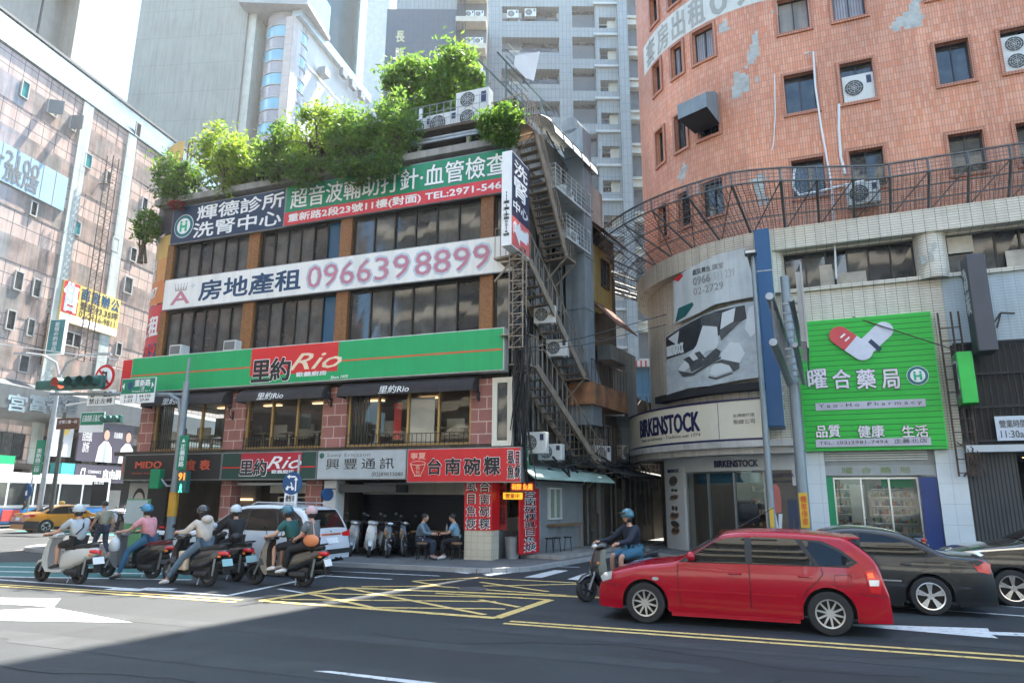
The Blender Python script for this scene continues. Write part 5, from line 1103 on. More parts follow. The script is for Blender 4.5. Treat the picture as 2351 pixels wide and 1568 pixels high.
outlined('藥', (-.62, -.12, zb_+.25, zt_-.3), t, -.02, .03, .05, ink=INK, out=CHL)
b = MB(); b.tube([(-.2, wd/2, zt_), (-.7, -2.6, zt_+1.5)], .02, 5); b.build('stay', RUST, t)
t, xs, zb_, zt_, wd = projecting('restaurant_blade_sign', 'tall charcoal blade sign with pale brush characters beside the black mesh front', (2232, 2277), 580, 805, 1.3, .8, .4, mat('charcoal', (.035, .04, .045), .5, streak=.15), mat('charcoal_edge', (.07, .07, .08), .5), True)
text('為\n炭', (-.65, -.15, (zb_+zt_)/2-.3, zt_-.35), t, mat('pale_brush', (.5, .53, .5), .5), y=-.02, bold=.02); MB().box(-.75, -.05, -.016, -.011, zb_+.1, zb_+.8).build('lower_panel', mat('moss', (.03, .05, .04), .5), t)
b = MB()
for z in (zb_+.3, (zb_+zt_)/2, zt_-.3): b.bar((-.8, .1, z), (-1.5, .1, z), .05); b.bar((-.8, .3, z), (-1.4, .3, z), .05)
b.bar((-1.2, .1, zb_-.2), (-1.2, .1, zt_+.2), .05); b.build('bracket', BLACK, t)
# ---- dark mesh-fronted restaurant at the far right
rb = thing('mesh_restaurant', 'dark restaurant front with black steel lattice over an open garage doorway', 'shop front', fr=FR)
a = FR.p(2207, 1150, .05)[0]
MB().box(4.46, 14, -.02, .05, 6.6, 8.78).build('pale_wall', WTB, rb)
LAT = flat('black_lattice', (.016, .016, .018), .5)
b = MB()
for k in range(60): x = 4.5+k*.16; b.box(x, x+.03, -.25, -.2, 3.6, 6.6)
for z in (3.6, 4.6, 5.6, 6.55): b.box(4.5, 14, -.28, -.18, z, z+.06)
b.box(4.46, 14, -.02, .02, 3.4, 6.6, 0); b.build('lattice', LAT, rb)
MB().box(4.46, 14, -.4, .02, 3.3, 3.5).build('lintel', SHOPW, rb)
MB().box(4.46, 5.75, .0, .1, .1, 3.3).build('folding_door', mat('corrugated_charcoal', (.06, .065, .07), .5, .3, kind='grid', k=(.1, 40, .02, (.02, .02, .02)), bump=.7), rb)
MB().box(5.75, 14, 4, 4.1, .1, 3.3).box(5.75, 14, .1, 4, 3.2, 3.3).build('interior', DARK, rb)
MB().box(6.4, 7.3, 1.0, 1.03, .9, 1.9).build('menu_panel', mat('menu_grey', (.32, .33, .31), .5), rb); MB().cyl((6.2, 1, 3.18), (6.2, 1, 3.2), .08, n=10).build('downlight', LAMPW, rb)
b = MB()
for p in ([(0, 0), (.25, .35)], [(.25, .35), (.6, .3)], [(.1, -.1), (.25, .35)]): b.bar((5.6+p[0][0], -.25, 7.1+p[0][1]), (5.6+p[1][0], -.25, 7.1+p[1][1]), .05)
b.build('iron_bracket', BLACK, rb)
th = thing('hours_sign', 'pale board with opening hours hung on the black lattice', 'sign', fr=FR)
a = FR.p(2283, 960, .35); c = FR.p(2365, 1010, .35)
MB().box(a[0], c[0]+.3, -.36, -.33, c[1], a[1]+.05).build('panel', mat('hours_pale', (.55, .60, .66), .5), th); text('營業時間', (a[0]+.1, a[0]+.75, (a[1]+c[1])/2+.04, a[1]-.06), th, MATS['letter_dark'], y=-.37); text('11:30am-', (a[0]+.1, a[0]+.9, c[1]+.08, (a[1]+c[1])/2-.04), th, MATS['letter_dark'], y=-.37)
cf = thing('pipe_rack', 'rusty frame of pipes and cable trays on the pillar between pharmacy and restaurant', 'frame', fr=FR)
b = MB()
for x in (4.2, 4.55, 4.75): b.cyl((x, -.3, 2.6), (x, -.3, 7.6), .03, n=5)
for k in range(12): b.bar((4.2, -.3, 2.7+k*.4), (4.75, -.3, 2.7+k*.4), .03)
for k in range(10): b.tube([(4.2+rg.uniform(0, .5), -.35, 3.6), (4.4+rg.uniform(0, .4), -.4, 3.2+rg.uniform(-.3, .3)), (4.3+rg.uniform(0, .6), -.3, 2.6)], .02, 5)
b.build('frame', RUST, cf)
# ================================================================== BUILDINGS BEHIND
FT = Fr((0, 68), 0)
def far(fr, x, y, d=0): return fr.p(x, y, d)
# ---- panelled hotel block across the side street
hb = thing('hotel_block', 'long pinkish metal panelled block with greenish pilasters and a glass crown along the side street', 'building', fr=FH)
PAN = mat('pink_panel_wall', (.42, .325, .28), .25, kind='grid', k=(1.02, .80, .03, (.12, .115, .11)), c2=(.48, .34, .28), var=.22, vs=.5, spec=.7, streak=.45)
PWIN = mat('reflection_strip_glass', (.21, .195, .18), .10, kind='grid', k=(.68, 3, .03, (.22, .21, .20)), c2=(.34, .25, .215), var=.35, vs=.8, spec=.9, streak=.4)  # pinkish reflection is put into the colour of the grey strip glass
HT = 31.9
MB().box(-54, 20, 0, 16, 3.7, 29.2).build('wall', PAN, hb); MB().box(-54, 20, 2.5, 16, 0, 3.7).build('base', DARK, hb)
GLC = mat('glass_crown', (.06, .09, .105), .1, kind='grid', k=(1.6, 1.4, .03, (.05, .055, .06)), c2=(.08, .115, .13), var=.1, spec=.8)
MB().prism([(0, 29.1), (-.15, 29.2), (1.0, 31.9), (1.4, 31.9), (1.4, 29.1)], -54, 20, 0, 'x').build('glass_crown', GLC, hb)
MB().box(-54, 20, .9, 1.6, 31.9, 32.1).build('coping', mat('coping_dark', (.12, .12, .12), .5), hb)
PIL = mat('pale_pilaster', (.38, .41, .38), .4, kind='grid', k=(2, 1.6, .02, (.25, .27, .26)), var=.12, streak=.3)
for u in (-26, -15, -6.5, -2.1, 5.4): MB().box(u, u+.9, -.12, .02, 3.7, 29.1).build('pilaster', PIL, hb)
rg = random.Random(21)
for k in range(7):
    z = 6.1+k*3.3
    MB().box(-54, 20, -.03, .01, z, z+1.62).build('window_strip', PWIN, hb)
TEAL = flat('teal_pane', (.03, .22, .22), .08); PALEF = mat('pale_window_frame', (.36, .36, .35), .4)
for (x, y, w_, h_, g_, op) in ((55, 207, 20, 42, TEAL, 0), (118, 250, 26, 34, CONC, 1), (166, 285, 16, 34, TEAL, 1), (315, 300, 13, 36, DKGLASS, 0), (75, 480, 17, 36, DKGLASS, 0), (200, 370, 18, 36, TEAL, 0), (246, 408, 12, 32, DKGLASS, 0), (174, 524, 18, 34, TEAL, 0), (262, 562, 16, 34, DKGLASS, 0), (304, 585, 15, 34, DKGLASS, 0), (40, 645, 22, 46, DKGLASS, 0), (82, 662, 20, 44, DKGLASS, 0), (22, 735, 22, 48, DKGLASS, 0), (68, 752, 18, 42, DKGLASS, 0), (292, 655, 20, 40, DKGLASS, 0), (165, 780, 40, 34, DKGLASS, 0), (270, 802, 14, 32, BLACK, 0), (52, 835, 24, 42, DKGLASS, 0), (28, 930, 24, 40, DKGLASS, 0), (330, 470, 14, 34, DKGLASS, 0)):
    a = FH.p(x-w_/2, y); c = FH.p(x+w_/2, y); zz = FH.p(x, y-h_/2)[1], FH.p(x, y+h_/2)[1]
    o = window(FH, hb, a[0], c[0], zz[1], zz[0], 2 if w_ > 30 else 1, y=-.08, fm=PALEF, gm=g_, t=.07)
    if op: MB().prism([(a[0], 0), (a[0]+.05, 0), (c[0]-.3, -.9), (c[0]-.35, -.9)], zz[1], zz[0], 0, 'z').build('open_sash', mat('sash_grey', (.16, .17, .17), .4), o)
# lower storeys: canopy fascia with chrome characters
FAS = mat('grey_fascia', (.09, .10, .105), .4, streak=.3, var=.15)
z1_ = FH.p(30, 885)[1]; z0_ = FH.p(30, 945)[1]
MB().prism([(0, z0_-.5), (-1.3, z0_), (-1.3, z1_-.2), (0, z1_+.3)], -54, 18, 0, 'x').build('canopy', FAS, hb)
for ch, x in (('宮', 40), ('富', 88), ('客', 128), ('宿', 162)):
    u, z = FH.p(x, 925, 1.32); text(ch, (u-.65, u+.65, z-.5, z+.5), hb, CHROME, y=-1.34, bold=.03)
MB().box(-54, 20, -.3, 2.5, 3.5, 3.8).build('soffit', GRIME, hb)
for u in (-17, -11.5, -6, -.5, 5, 11): MB().box(u, u+.5, .1, .7, .1, 3.6).build('pier', CONC, hb)
for k in range(8): window(FH, hb, -18+k*2.9, -15.6+k*2.9, 4.0, 5.6, 3, y=-.05)
# rooftop block behind the crown
pb = thing('roof_block', 'beige rooftop block with two deep openings above the hotel glass crown', 'rooftop block', fr=FH)
BEI = mat('beige_render', (.32, .30, .26), .7, var=.08, streak=.15)
z0_, z1_ = 29, 41; uR = FH.p(186, 120, -3)[0]
MB().holes(-26, uR, z0_, z1_, [(-23, -15.5, 31.5, 39.5), (-14.4, uR-.8, 31.5, 39.5)], 3, .9).build('front', BEI, pb); MB().box(-26, uR, 4.5, 8, z0_, z1_).box(-26, uR, 3.02, 8, z1_-.05, z1_+.2).box(uR-.6, uR, 3.05, 8, z0_, z1_-.1).build('body', BEI, pb)
pl_ = thing('flagpole', 'thin dark pole standing on the hotel roof edge before the beige block', 'pole', fr=FH)
u = FH.p(108, 80, -.5)[0]; MB().tube([(u, 1.3, 32), (u, 1.3, 38.5), (u+.2, 1.3, 39), (u+.6, 1.3, 38.8)], .08).build('pole', BLACK, pl_)
# hotel signs
def hsign(nm, lab, x0, y0, x1, y1, d, mt, t=.12):
    b = pxbox(FH, x0, y0, x1, y1, d); s_ = thing(nm, lab, 'sign', fr=FH); MB().box(b[0], b[1], -d, -d+t, b[2], b[3]).build('panel', mt, s_); return s_, b, -d-.012
HB = mat('pale_blue_print', (.26, .38, .46), .4, var=.12, vs=.6)
a = FH.p(-30, 335, .2); c = FH.p(152, 445, .2); zt_ = FH.p(100, 378, .2)[1]; zb_ = FH.p(100, 463, .2)[1]
s = thing('inn_billboard', 'pale blue inn billboard with grey numerals and characters on the panelled block', 'billboard', fr=FH)
MB().box(a[0], c[0], -.2, -.05, zb_, zt_).build('panel', HB, s); GL = flat('sign_grey_ink', (.10, .11, .12), .5)
uH = lambda x, y: FH.p(x, y, .2)[0]
text('-2100', (uH(-4, 375), uH(89, 405), zt_-1.25, zt_-.3), s, GL, y=-.215, bold=.02); text('旅店', (uH(5, 415), uH(85, 440), zb_+.2, zb_+1.25), s, GL, y=-.215, bold=.03)
for k in range(5): u = a[0]+(c[0]-a[0])*(k+1)/6; MB().box(u, u+.03, -.21, -.2, zb_, zt_).build('seam', GL, s)
s, b, y = hsign('for_sale_banner', 'yellow office sale banner with a big white character on a red square', 138, 665, 275, 757, .25, mat('sale_yellow', (.62, .46, .10), .5))
w_ = b[1]-b[0]; h_ = b[3]-b[2]
MB().box(b[0]+.03, b[0]+w_*.26, y-.004, y, b[2]+h_*.22, b[3]-.03).build('red_square', SIGNR, s); MB().box(b[0]+.03, b[1]-.03, y-.003, y, b[2]+.02, b[2]+h_*.2).build('white_strip', SIGNW, s)
text('售', (b[0]+.12, b[0]+w_*.24, b[2]+h_*.28, b[3]-.08), s, SIGNW, y=y-.008, bold=.04); text('商業辦公', (b[0]+w_*.3, b[1]-.1, b[2]+h_*.66, b[3]-.08), s, NAVT, y=y, bold=.03, sp=1.2); text('登記93.35坪', (b[0]+w_*.3, b[1]-.1, b[2]+h_*.42, b[2]+h_*.62), s, INK, y=y, bold=.02); text('02-2116-9811', (b[0]+w_*.3, b[1]-.3, b[2]+h_*.22, b[2]+h_*.38), s, INK, y=y)
FHp = Fr(FH.w(FH.p(146, 770, 1.6)[0], -1.6)[:2], 79.4-90)
s = thing('inn_blade_sign', 'teal projecting inn sign with a white edge and rusty bracket', 'sign', fr=FHp)
zt_ = FH.p(140, 732, 1.3)[1]; zb_ = FH.p(140, 815, 1.3)[1]
MB().box(-1.15, 0, 0, .25, zb_, zt_).build('lightbox', SIGNW, s); MB().box(-1.12, -.03, -.012, 0, zb_+.04, zt_-.04).build('panel', mat('teal_print', (.03, .18, .19), .4, var=.3, vs=1), s)
text('星\n宿\nの\n的\n宿\n店', (-.75, -.4, zb_+.25, zt_-.2), s, SIGNW, y=-.02)
b = MB(); b.box(-1.5, -1.4, .05, .2, zb_-.6, zt_+.3); b.box(-1.7, -1.6, .05, .2, zb_-.6, zt_+.3)
for k in range(9): b.bar((-1.7, .1, zb_-.4+k*.5), (-1.4, .1, zb_-.2+k*.5), .05)
b.build('bracket', RUST, s)
m_ = thing('sign_mast', 'tall rusty lattice mast standing against the panelled block', 'mast', fr=FH)
b = MB(); d = 1.2; u = FH.p(268, 362, d); ub_ = FH.p(196, 830, d); zt_ = u[1]; zb_ = FH.p(205, 830, d)[1]; ux_ = u[0]
for dx, dy in ((0, 0), (.55, 0), (0, .5), (.55, .5)): b.cyl((ux_-.3+dx, -d+dy, zb_), (ux_-.3+dx, -d+dy, zt_), .035, n=5)
k = 0; z = zb_
while z < zt_-.5:
    for dy in (0, .5): b.bar((ux_-.3, -d+dy, z), (ux_+.25, -d+dy, z+.5), .03); b.bar((ux_-.3, -d+dy, z), (ux_+.25, -d+dy, z), .03)
    z += .5
b.bar((ux_, -d, zt_-2), (ux_, 0, zt_-2), .05); b.bar((ux_, -d, zb_+3), (ux_, 0, zb_+3), .05); b.build('lattice', RUST, m_)
# street level shop signs of the side street
PUR = mat('dark_purple_print', (.055, .045, .07), .45, var=.1)
s, b, y = hsign('clinic_billboard', 'dark purple billboard with two figures in white coats beside the black corner panel', 180, 965, 305, 1062, 1.2, PUR)
w_ = b[1]-b[0]; h_ = b[3]-b[2]; SKN = flat('print_skin', (.5, .30, .22), .5)
for k, (fx, fs) in enumerate(((.48, 1), (.9, .95))):
    cx = b[0]+w_*fx; zh = b[2]+h_*.66
    decal([[(cx-.75, b[2]+.03), (cx+.75, b[2]+.03), (cx+.6, b[2]+h_*.36), (cx+.2, b[2]+h_*.5), (cx-.2, b[2]+h_*.5), (cx-.6, b[2]+h_*.36)]], 'white_coat_print', SIGNW, s, y); decal([ell(cx, zh+.06, .3, .42)], 'hair_print', INK, s, y-.004); decal([ell(cx, zh-.03, .26, .36)], 'face_print', SKN, s, y-.008)
    if not k: decal([[(cx-.13, b[2]+.03), (cx+.13, b[2]+.03), (cx+.08, b[2]+h_*.46), (cx-.08, b[2]+h_*.46)]], 'shirt_print', HB, s, y-.006)
text('自由肌\n診所', (b[0]+w_*.06, b[0]+w_*.22, b[2]+h_*.2, b[2]+h_*.7), s, SIGNW, y=y); text('自由風格', (b[0]+w_*.62, b[0]+w_*.78, b[2]+h_*.6, b[2]+h_*.75), s, SIGNW, y=y)
s, b, y = hsign('clinic_fascia', 'dark violet clinic fascia with white lettering above the side street shop', 172, 1068, 285, 1108, 1.3, PUR)
w_ = b[1]-b[0]; z = (b[2]+b[3])/2
text('自由肌', (b[0]+w_*.55, b[1]-.3, z-.32, z+.32), s, SIGNW, y=y, bold=.03); text('CONFIANCE', (b[0]+w_*.24, b[0]+w_*.5, z+.02, z+.22), s, SIGNW, y=y); text('CI', (b[0]+w_*.1, b[0]+w_*.18, z-.35, z+.35), s, SIGNW, y=y, bold=.02)
MB().box(b[0]-1.1, b[0]-.02, -1.25, -.4, b[2], b[3]).build('teal_end', mat('aqua_panel', (.05, .42, .44), .4), s)
s, b, y = hsign('product_billboard', 'white and grey product billboard with gold emblem left of the purple billboard', 112, 955, 168, 1048, 1.0, mat('print_pale', (.45, .46, .47), .4, var=.15, vs=1))
w_ = b[1]-b[0]; h_ = b[3]-b[2]
MB().box(b[0], b[0]+w_*.38, y-.004, y, b[2], b[3]).build('white_half', SIGNW, s); decal([ell(b[0]+w_*.62, b[2]+h_*.72, .4, .5)], 'gold_emblem', mat('print_gold', (.5, .33, .06), .4), s, y-.006); MB().box(b[0]+w_*.5, b[0]+w_*.62, y-.006, y, b[2]+h_*.15, b[2]+h_*.36).build('product_print', INK, s)
s, b, y = hsign('phone_number_sign', 'white sign with green header and red numerals by the bus', -10, 1045, 32, 1090, 1.4, SIGNW)
MB().box(b[0], b[1], y-.004, y, b[3]-.5, b[3]).build('green_header', SIGNG, s); text('7070', (b[0]+.25, b[1]-.15, b[2]+.35, b[3]-.62), s, SIGNR, y=y, bold=.03)
s, b, y = hsign('led_board', 'orange scrolling display under the violet clinic fascia', 178, 1108, 206, 1120, 1.1, mat('led_case2', (.05, .03, .02), .4)); text('醫學美容', (b[0]+.05, b[1]-.05, b[2]+.06, b[3]-.06), s, LED, y=y)
s, b, y = hsign('glass_door_poster', 'pale lit shop doorway with a small dark poster behind the pedestrian', 212, 1125, 272, 1215, -1.5, mat('door_pale', (.45, .44, .40), .5, var=.1)); MB().box(b[0]+.5, b[0]+1.3, y-.02, y, b[2]+1.1, b[2]+2.2).build('poster', mat('poster_brown', (.09, .06, .04), .4), s)
# man poster beside the corner, black panel (watch shop side)
s = thing('watch_poster', 'black and grey watch advertisement of a smiling man on the corner shop front', 'poster', fr=FM)
b = pxbox(FM, 290, 1112, 365, 1228, 0); MB().box(b[0], b[1]+.3, .0, .08, b[2], 2.4).build('panel', INK, s)
decal([[(b[0]+.02, b[2]+.3), (b[0]+.95, b[2]+.3), (b[0]+.95, 2.36), (b[0]+.02, 2.36)]], 'print_ground', flat('print_mid', (.33, .33, .32)), s, -.004); cx = b[0]+.55
decal([ell(cx, 1.75, .3, .42)], 'hair_print', INK, s, -.008); decal([ell(cx, 1.66, .25, .36), [(cx-.12, 1.35), (cx+.12, 1.35), (cx+.16, 1.1), (cx-.16, 1.1)]], 'face_print', flat('print_greyskin', (.42, .38, .35)), s, -.012); decal([ell(cx-.1, 1.74, .05, .02), ell(cx+.1, 1.74, .05, .02), ell(cx, 1.48, .09, .03), [(cx-.4, .75), (cx+.4, .75), (cx+.3, 1.12), (cx-.3, 1.12)]], 'features_print', INK, s, -.016)
kb = thing('advert_kiosk', 'pale grey and green advertisement board standing on the pavement corner', 'kiosk', loc=gnd(306, 1275, .1), rz=FM.a)
MB().box(-.55, .35, 0, .1, 0, 1.7).build('board', mat('kiosk_green', (.10, .26, .12), .4, var=.15), kb); MB().box(-.53, .33, -.01, 0, .95, 1.66).build('panel', mat('kiosk_grey', (.36, .42, .42), .4), kb)

# ---- pale grey concrete tower with glass corner and white wing
FG = Fr((-31.6, 70), -6)
gt_ = thing('grey_tower', 'tall blank weathered grey tower with a blue banded glass corner cylinder', 'tower', fr=FG)
a = FG.p(325, 0)[0]; c = FG.p(562, 100)[0]
TG = mat('weathered_render', (.255, .245, .21), .8, kind='grid', k=(5, 3.6, .03, (.19, .185, .16)), var=.10, vs=.25, streak=.3)
MB().box(a, c, 0, 20, 0, 59.5).build('wall', TG, gt_)
MB().box(c, c+.9, .4, 10, 0, 59).build('beige_strip', mat('beige_strip', (.42, .40, .34), .6, streak=.2), gt_)
cy0 = FG.p(575, 200, .5)[0]; cy1 = FG.p(662, 200, .5)[0]; rc = (cy1-cy0)/2+.15; cxx = (cy0+cy1)/2+.1
BANDS = [mat('band_blue_glass', (.16, .34, .42), .08, spec=.9, var=.15, vs=.4), mat('band_tan_glass', (.26, .22, .21), .1, spec=.9, var=.15, vs=.4)]
zt_ = FG.p(615, 22, .5)[1]; zb_ = FG.p(615, 300, .5)[1]; nb = 10; b = MB(); k = 0
per = (zt_-zb_)/10
for k in range(-8, 10): b.cyl((cxx, rc+.2, zb_+per*k), (cxx, rc+.2, zb_+per*(k+1)-.12), rc, n=28, m=k % 2)
b.build('glass_corner', BANDS, gt_, smooth=True, sharp=50); b = MB()
for k in range(-8, 11): b.cyl((cxx, rc+.2, zb_+per*k-.1), (cxx, rc+.2, zb_+per*k+.04), rc+.08, n=28)
b.build('band_ring', CONC, gt_)
MB().prism([(c-.2, -1.6), (cy1+1.3, -.5), (cy1+1.5, 6), (c-.2, 6)], zt_+.8, zt_+5, 0, 'z').build('glass_overhang', mat('overhang_glass', (.10, .24, .34), .1, kind='grid', k=(2, 8, .05, (.2, .3, .36)), spec=.8), gt_); MB().prism([(c-.3, -1.7), (cy1+1.5, -.6), (cy1+1.7, 6), (c-.3, 6)], zt_+.2, zt_+.8, 0, 'z').build('overhang_soffit', mat('soffit_grey', (.26, .26, .26), .6), gt_)
FW = Fr(atY(676, 150, 70)[:2], 76)
ww = thing('white_wing', 'white panelled wing with a metal parapet receding behind the roof shrubs', 'building', fr=FW)
zt_ = FW.p(681, 40)[1]
MB().box(0, 18, 0, 1.0, 0, zt_).box(7, 18, 1.0, 12, 0, zt_).build('wall', mat('white_cladding', (.42, .40, .375), .5, kind='grid', k=(4.5, 4.0, .04, (.5, .48, .46)), var=.05), ww)
MB().box(-.5, 18.2, -.6, .5, zt_, zt_+1.2).build('parapet', mat('parapet_metal', (.45, .52, .55), .3, .5, var=.1), ww)
MB().box(-.9, 0, -.1, .95, 0, zt_-.2).build('end_pier', mat('pink_pier', (.40, .32, .28), .5, kind='grid', k=(1.2, 2.0, .04, (.3, .25, .22))), ww)
b = MB()
for k in range(6): b.box(1.5+k*.01, 16, -.05, .0, zt_-4.5-k*4.6, zt_-4.1-k*4.6)
b.build('ledge', mat('ledge_tan', (.46, .43, .40), .6), ww)
for k in range(3): MB().box(9+k*2.6, 10.2+k*2.6, -1.1, -.6, zt_-1.5, zt_-.4).build('parapet_unit', mat('unit_dark', (.16, .16, .17), .5), ww)
MB().box(4.6, 5.8, -1.2, -.2, zt_-4.2, zt_-3.2).build('floodlight', STEEL, ww)
dr = thing('glass_drum', 'round dark blue glass building with white mullions rising behind the white wing', 'tower', loc=atY(742, 200, 98))
rr = 98*88/1626; TD = atY(832, 88, 98).z; b = MB(); b.cyl((0, 0, 0), (0, 0, TD), rr, n=48); b.build('glass', mat('drum_glass', (.02, .08, .105), .08, spec=.5, var=.2, vs=.3), dr, smooth=True, sharp=50)
b = MB()
for k in range(24): t = 2*math.pi*k/24; b.cyl((rr*math.cos(t), rr*math.sin(t), 30), (rr*math.cos(t), rr*math.sin(t), TD+.1), .16, n=5)
for k in range(13): b.cyl((0, 0, TD-.9-k*3.6), (0, 0, TD-k*3.6), rr+.06, n=48)
b.build('mullion', mat('mullion_pale', (.22, .26, .29), .4, .3), dr)
eb = thing('end_block', 'plain pale slab block standing to the right of the glass drum', 'building', loc=atY(845, 300, 90))
b = FT; zt_ = atY(845, 92, 90).z; MB().box(-1.2, 2.2, 0, 12, 0, zt_).build('wall', mat('pale_slab', (.42, .42, .39), .6, streak=.15), eb); MB().box(-1.4, 2.4, -.2, 12, zt_, zt_+.5).build('coping', CONC, eb)

# ---- grey residential tower with charcoal slab
rt = thing('residential_tower', 'huge grey tiled apartment tower with rows of deep window openings', 'tower', fr=FT)
RTL = mat('grey_tower_tile', (.25, .265, .26), .6, kind='grid', k=(.42, 1.04, .03, (.165, .195, .21)), c2=(.275, .29, .285), var=.06, streak=.1)
tx = lambda x, y=300: FT.p(x, y)[0]
ztop = FT.p(1340, 15)[1]; zs4 = FT.p(1340, 232)[1]; PER = (ztop-zs4)/3; HB_ = (FT.p(1340, 15)[1]-FT.p(1340, 64)[1])
rects = []; A_, B_, C_ = (tx(1150), tx(1286)), (tx(1317), tx(1372)), (tx(1374), tx(1424))
nr = int((ztop-1)/PER)+1
for k in range(0, nr):
    z1_ = ztop-k*PER; rects += [(*A_, z1_-HB_*.95, z1_-.1), (*B_, z1_-HB_, z1_), (C_[0]+.35, C_[1]-.1, z1_-HB_*1.02, z1_-HB_*.52)]
MB().holes(tx(1112), tx(1447), 0, ztop+2.2, rects, 0, 1.1).build('wall', RTL, rt)
MB().box(tx(1112), tx(1447), 1.5, 14, 0, ztop+2.2).build('core', mat('tower_core', (.30, .33, .35), .7), rt)
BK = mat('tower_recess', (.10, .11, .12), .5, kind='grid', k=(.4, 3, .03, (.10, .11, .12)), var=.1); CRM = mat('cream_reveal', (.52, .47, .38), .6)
for (x0, x1, z0, z1) in rects:
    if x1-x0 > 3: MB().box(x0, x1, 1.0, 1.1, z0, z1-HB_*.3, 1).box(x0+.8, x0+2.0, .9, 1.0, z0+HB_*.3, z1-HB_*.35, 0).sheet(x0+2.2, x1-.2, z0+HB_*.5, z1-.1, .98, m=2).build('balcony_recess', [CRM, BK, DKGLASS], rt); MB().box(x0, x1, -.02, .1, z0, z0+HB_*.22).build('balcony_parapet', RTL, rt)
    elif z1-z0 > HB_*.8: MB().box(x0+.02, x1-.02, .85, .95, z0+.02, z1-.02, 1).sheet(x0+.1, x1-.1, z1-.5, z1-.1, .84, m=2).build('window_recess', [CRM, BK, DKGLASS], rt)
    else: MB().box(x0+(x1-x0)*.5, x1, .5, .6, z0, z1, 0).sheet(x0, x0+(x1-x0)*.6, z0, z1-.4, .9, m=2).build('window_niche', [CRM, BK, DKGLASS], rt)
for k in range(-1, nr): z1_ = ztop-k*PER; MB().box(C_[0]-.3, C_[1]+.2, -.35, .05, z1_+.05, z1_+.3).build('ledge', mat('tower_ledge', (.46, .46, .44), .6), rt)
MB().box(tx(1424), tx(1447), -.6, .05, 0, ztop+2.2).build('pilaster', RTL, rt)
D_ = (tx(1447), tx(1560))
for k in range(-2, nr):
    z1_ = ztop-k*PER-.6; MB().box(*D_, .5, 2.0, z1_-1.35, z1_-.95).box(*D_, .7, 2.0, z1_-.95, z1_-.5).box(*D_, .45, 2.0, z1_-.5, z1_-.2).build('balcony_band', CRM, rt)
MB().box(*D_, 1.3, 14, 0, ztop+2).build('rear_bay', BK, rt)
acn = 'air conditioners on the apartment tower'
for i, (k, lab) in enumerate(((0, 'small white unit on the topmost visible apartment balcony'), )):
    z1_ = ztop-k*PER
    ac_unit(FT, A_[0]+1.2, .2, z1_-HB_*.5, 'left one of two small white units on the apartment tower balcony', (1.3, .5, 1.0), acn); ac_unit(FT, A_[0]+3.2, .2, z1_-HB_*.5+.2, 'second of two small white units on the apartment tower balcony', (1.3, .5, 1.0), acn)
ct_ = thing('charcoal_tower', 'dark charcoal slab tower with vertical gold characters behind the rooftop tree', 'tower', loc=(0, 60, 0))
FC = Fr((0, 60), 0); cx0 = FC.p(884, 120)[0]; cx1 = FC.p(1046, 120)[0]; cz = FC.p(940, 22)[1]
MB().box(cx0, cx1, 0, 8, 0, cz).build('slab', mat('charcoal_tile', (.055, .075, .10), .5, kind='grid', k=(.5, 1.2, .02, (.04, .055, .075)), var=.1), ct_); MB().box(cx0+.8, cx1, .6, 8, cz, cz+2.5).build('upper', RTL, ct_)
for ch, y in (('長', 85), ('隆', 123), ('天', 158)):
    u, z = FC.p(919, y); text(ch, (u-.42, u+.42, z-.62, z+.62), ct_, mat('gold_letter', (.62, .52, .26), .3, .6), y=-.02, bold=.02)
x2 = FC.p(1116, 100)[0]; l = MB()
for k in range(12):
    z = cz+1-k*3.0; MB().box(cx1, x2, -.9, 3, z, z+.55).build('balcony', CRM, ct_)
    for q in range(7): l.box(cx1+.1+q*.14, cx1+.16+q*.14, -.85, -.8, z+.6, z+2.9)
    if k in (1, 2, 3):
        for q in (0, 1): ac_unit(FC, cx1+1.35+q*.95, -.75, z+.56, ('left','right')[q]+' white unit on the '+{1:'top',2:'middle',3:'lowest'}[k]+' louvred balcony beside the charcoal slab', (.85, .35, .75), acn)
l.build('louvre', BLACK, ct_); MB().box(cx1, x2, .4, 8, 0, cz+3).build('rear', BK, ct_)
# blue site shed and hoarding at the end of the alley
bs = thing('blue_hoarding', 'blue sheet hoarding with red and white top at the end of the alley', 'hoarding', loc=atY(1490, 900, 44), rz=R(-8))
MB().box(-3, 6, 0, .2, -8, 1.6).build('sheet', mat('hoarding_blue', (.05, .20, .33), .5, kind='grid', k=(.4, 40, .02, (.03, .13, .23)), var=.1), bs); MB().box(-3, 6, -.4, .2, 1.6, 2.0).build('trim', mat('trim_stripe', (.6, .08, .08), .5, kind='grid', k=(.3, 5, .1, (.7, .68, .66))), bs)
# street buildings opposite (mirrored in windows and car panels)
OB = mat('opposite_wall', (.62, .58, .52), .7, kind='grid', k=(.6, .6, .02, (.45, .43, .4)), var=.12, streak=.2)
for i, (x0, x1, y0, h, rz) in enumerate(((-48, -8, -26, 38, -.36), (-6, 40, -34, 44, -.4))):
    th = thing('street_block', ('flat roofed apartment block with balconies across the street from the green signs', 'broad apartment block with balconies across the street from the drugstore')[i], 'building', loc=(0, y0, 0), rz=rz)
    rc_ = [(x0+1.5+k*4.2, x0+4.2+k*4.2, 4.6+j*3.2, 6.6+j*3.2) for k in range(int((x1-x0)/4.2)) for j in range(int((h-5)/3.2))]
    b = MB().holes(x0, x1, 0, h, rc_, 0, -.6); b.box(x0, x1, -12, -.7, 0, h, 1); b.build('wall', [OB, BK], th)
    for j in range(int((h-5)/3.2)): MB().box(x0, x1, .02, .9, 4.3+j*3.2, 4.6+j*3.2).box(x0, x1, .8, .9, 4.6+j*3.2, 5.3+j*3.2).build('balcony', CRM, th)
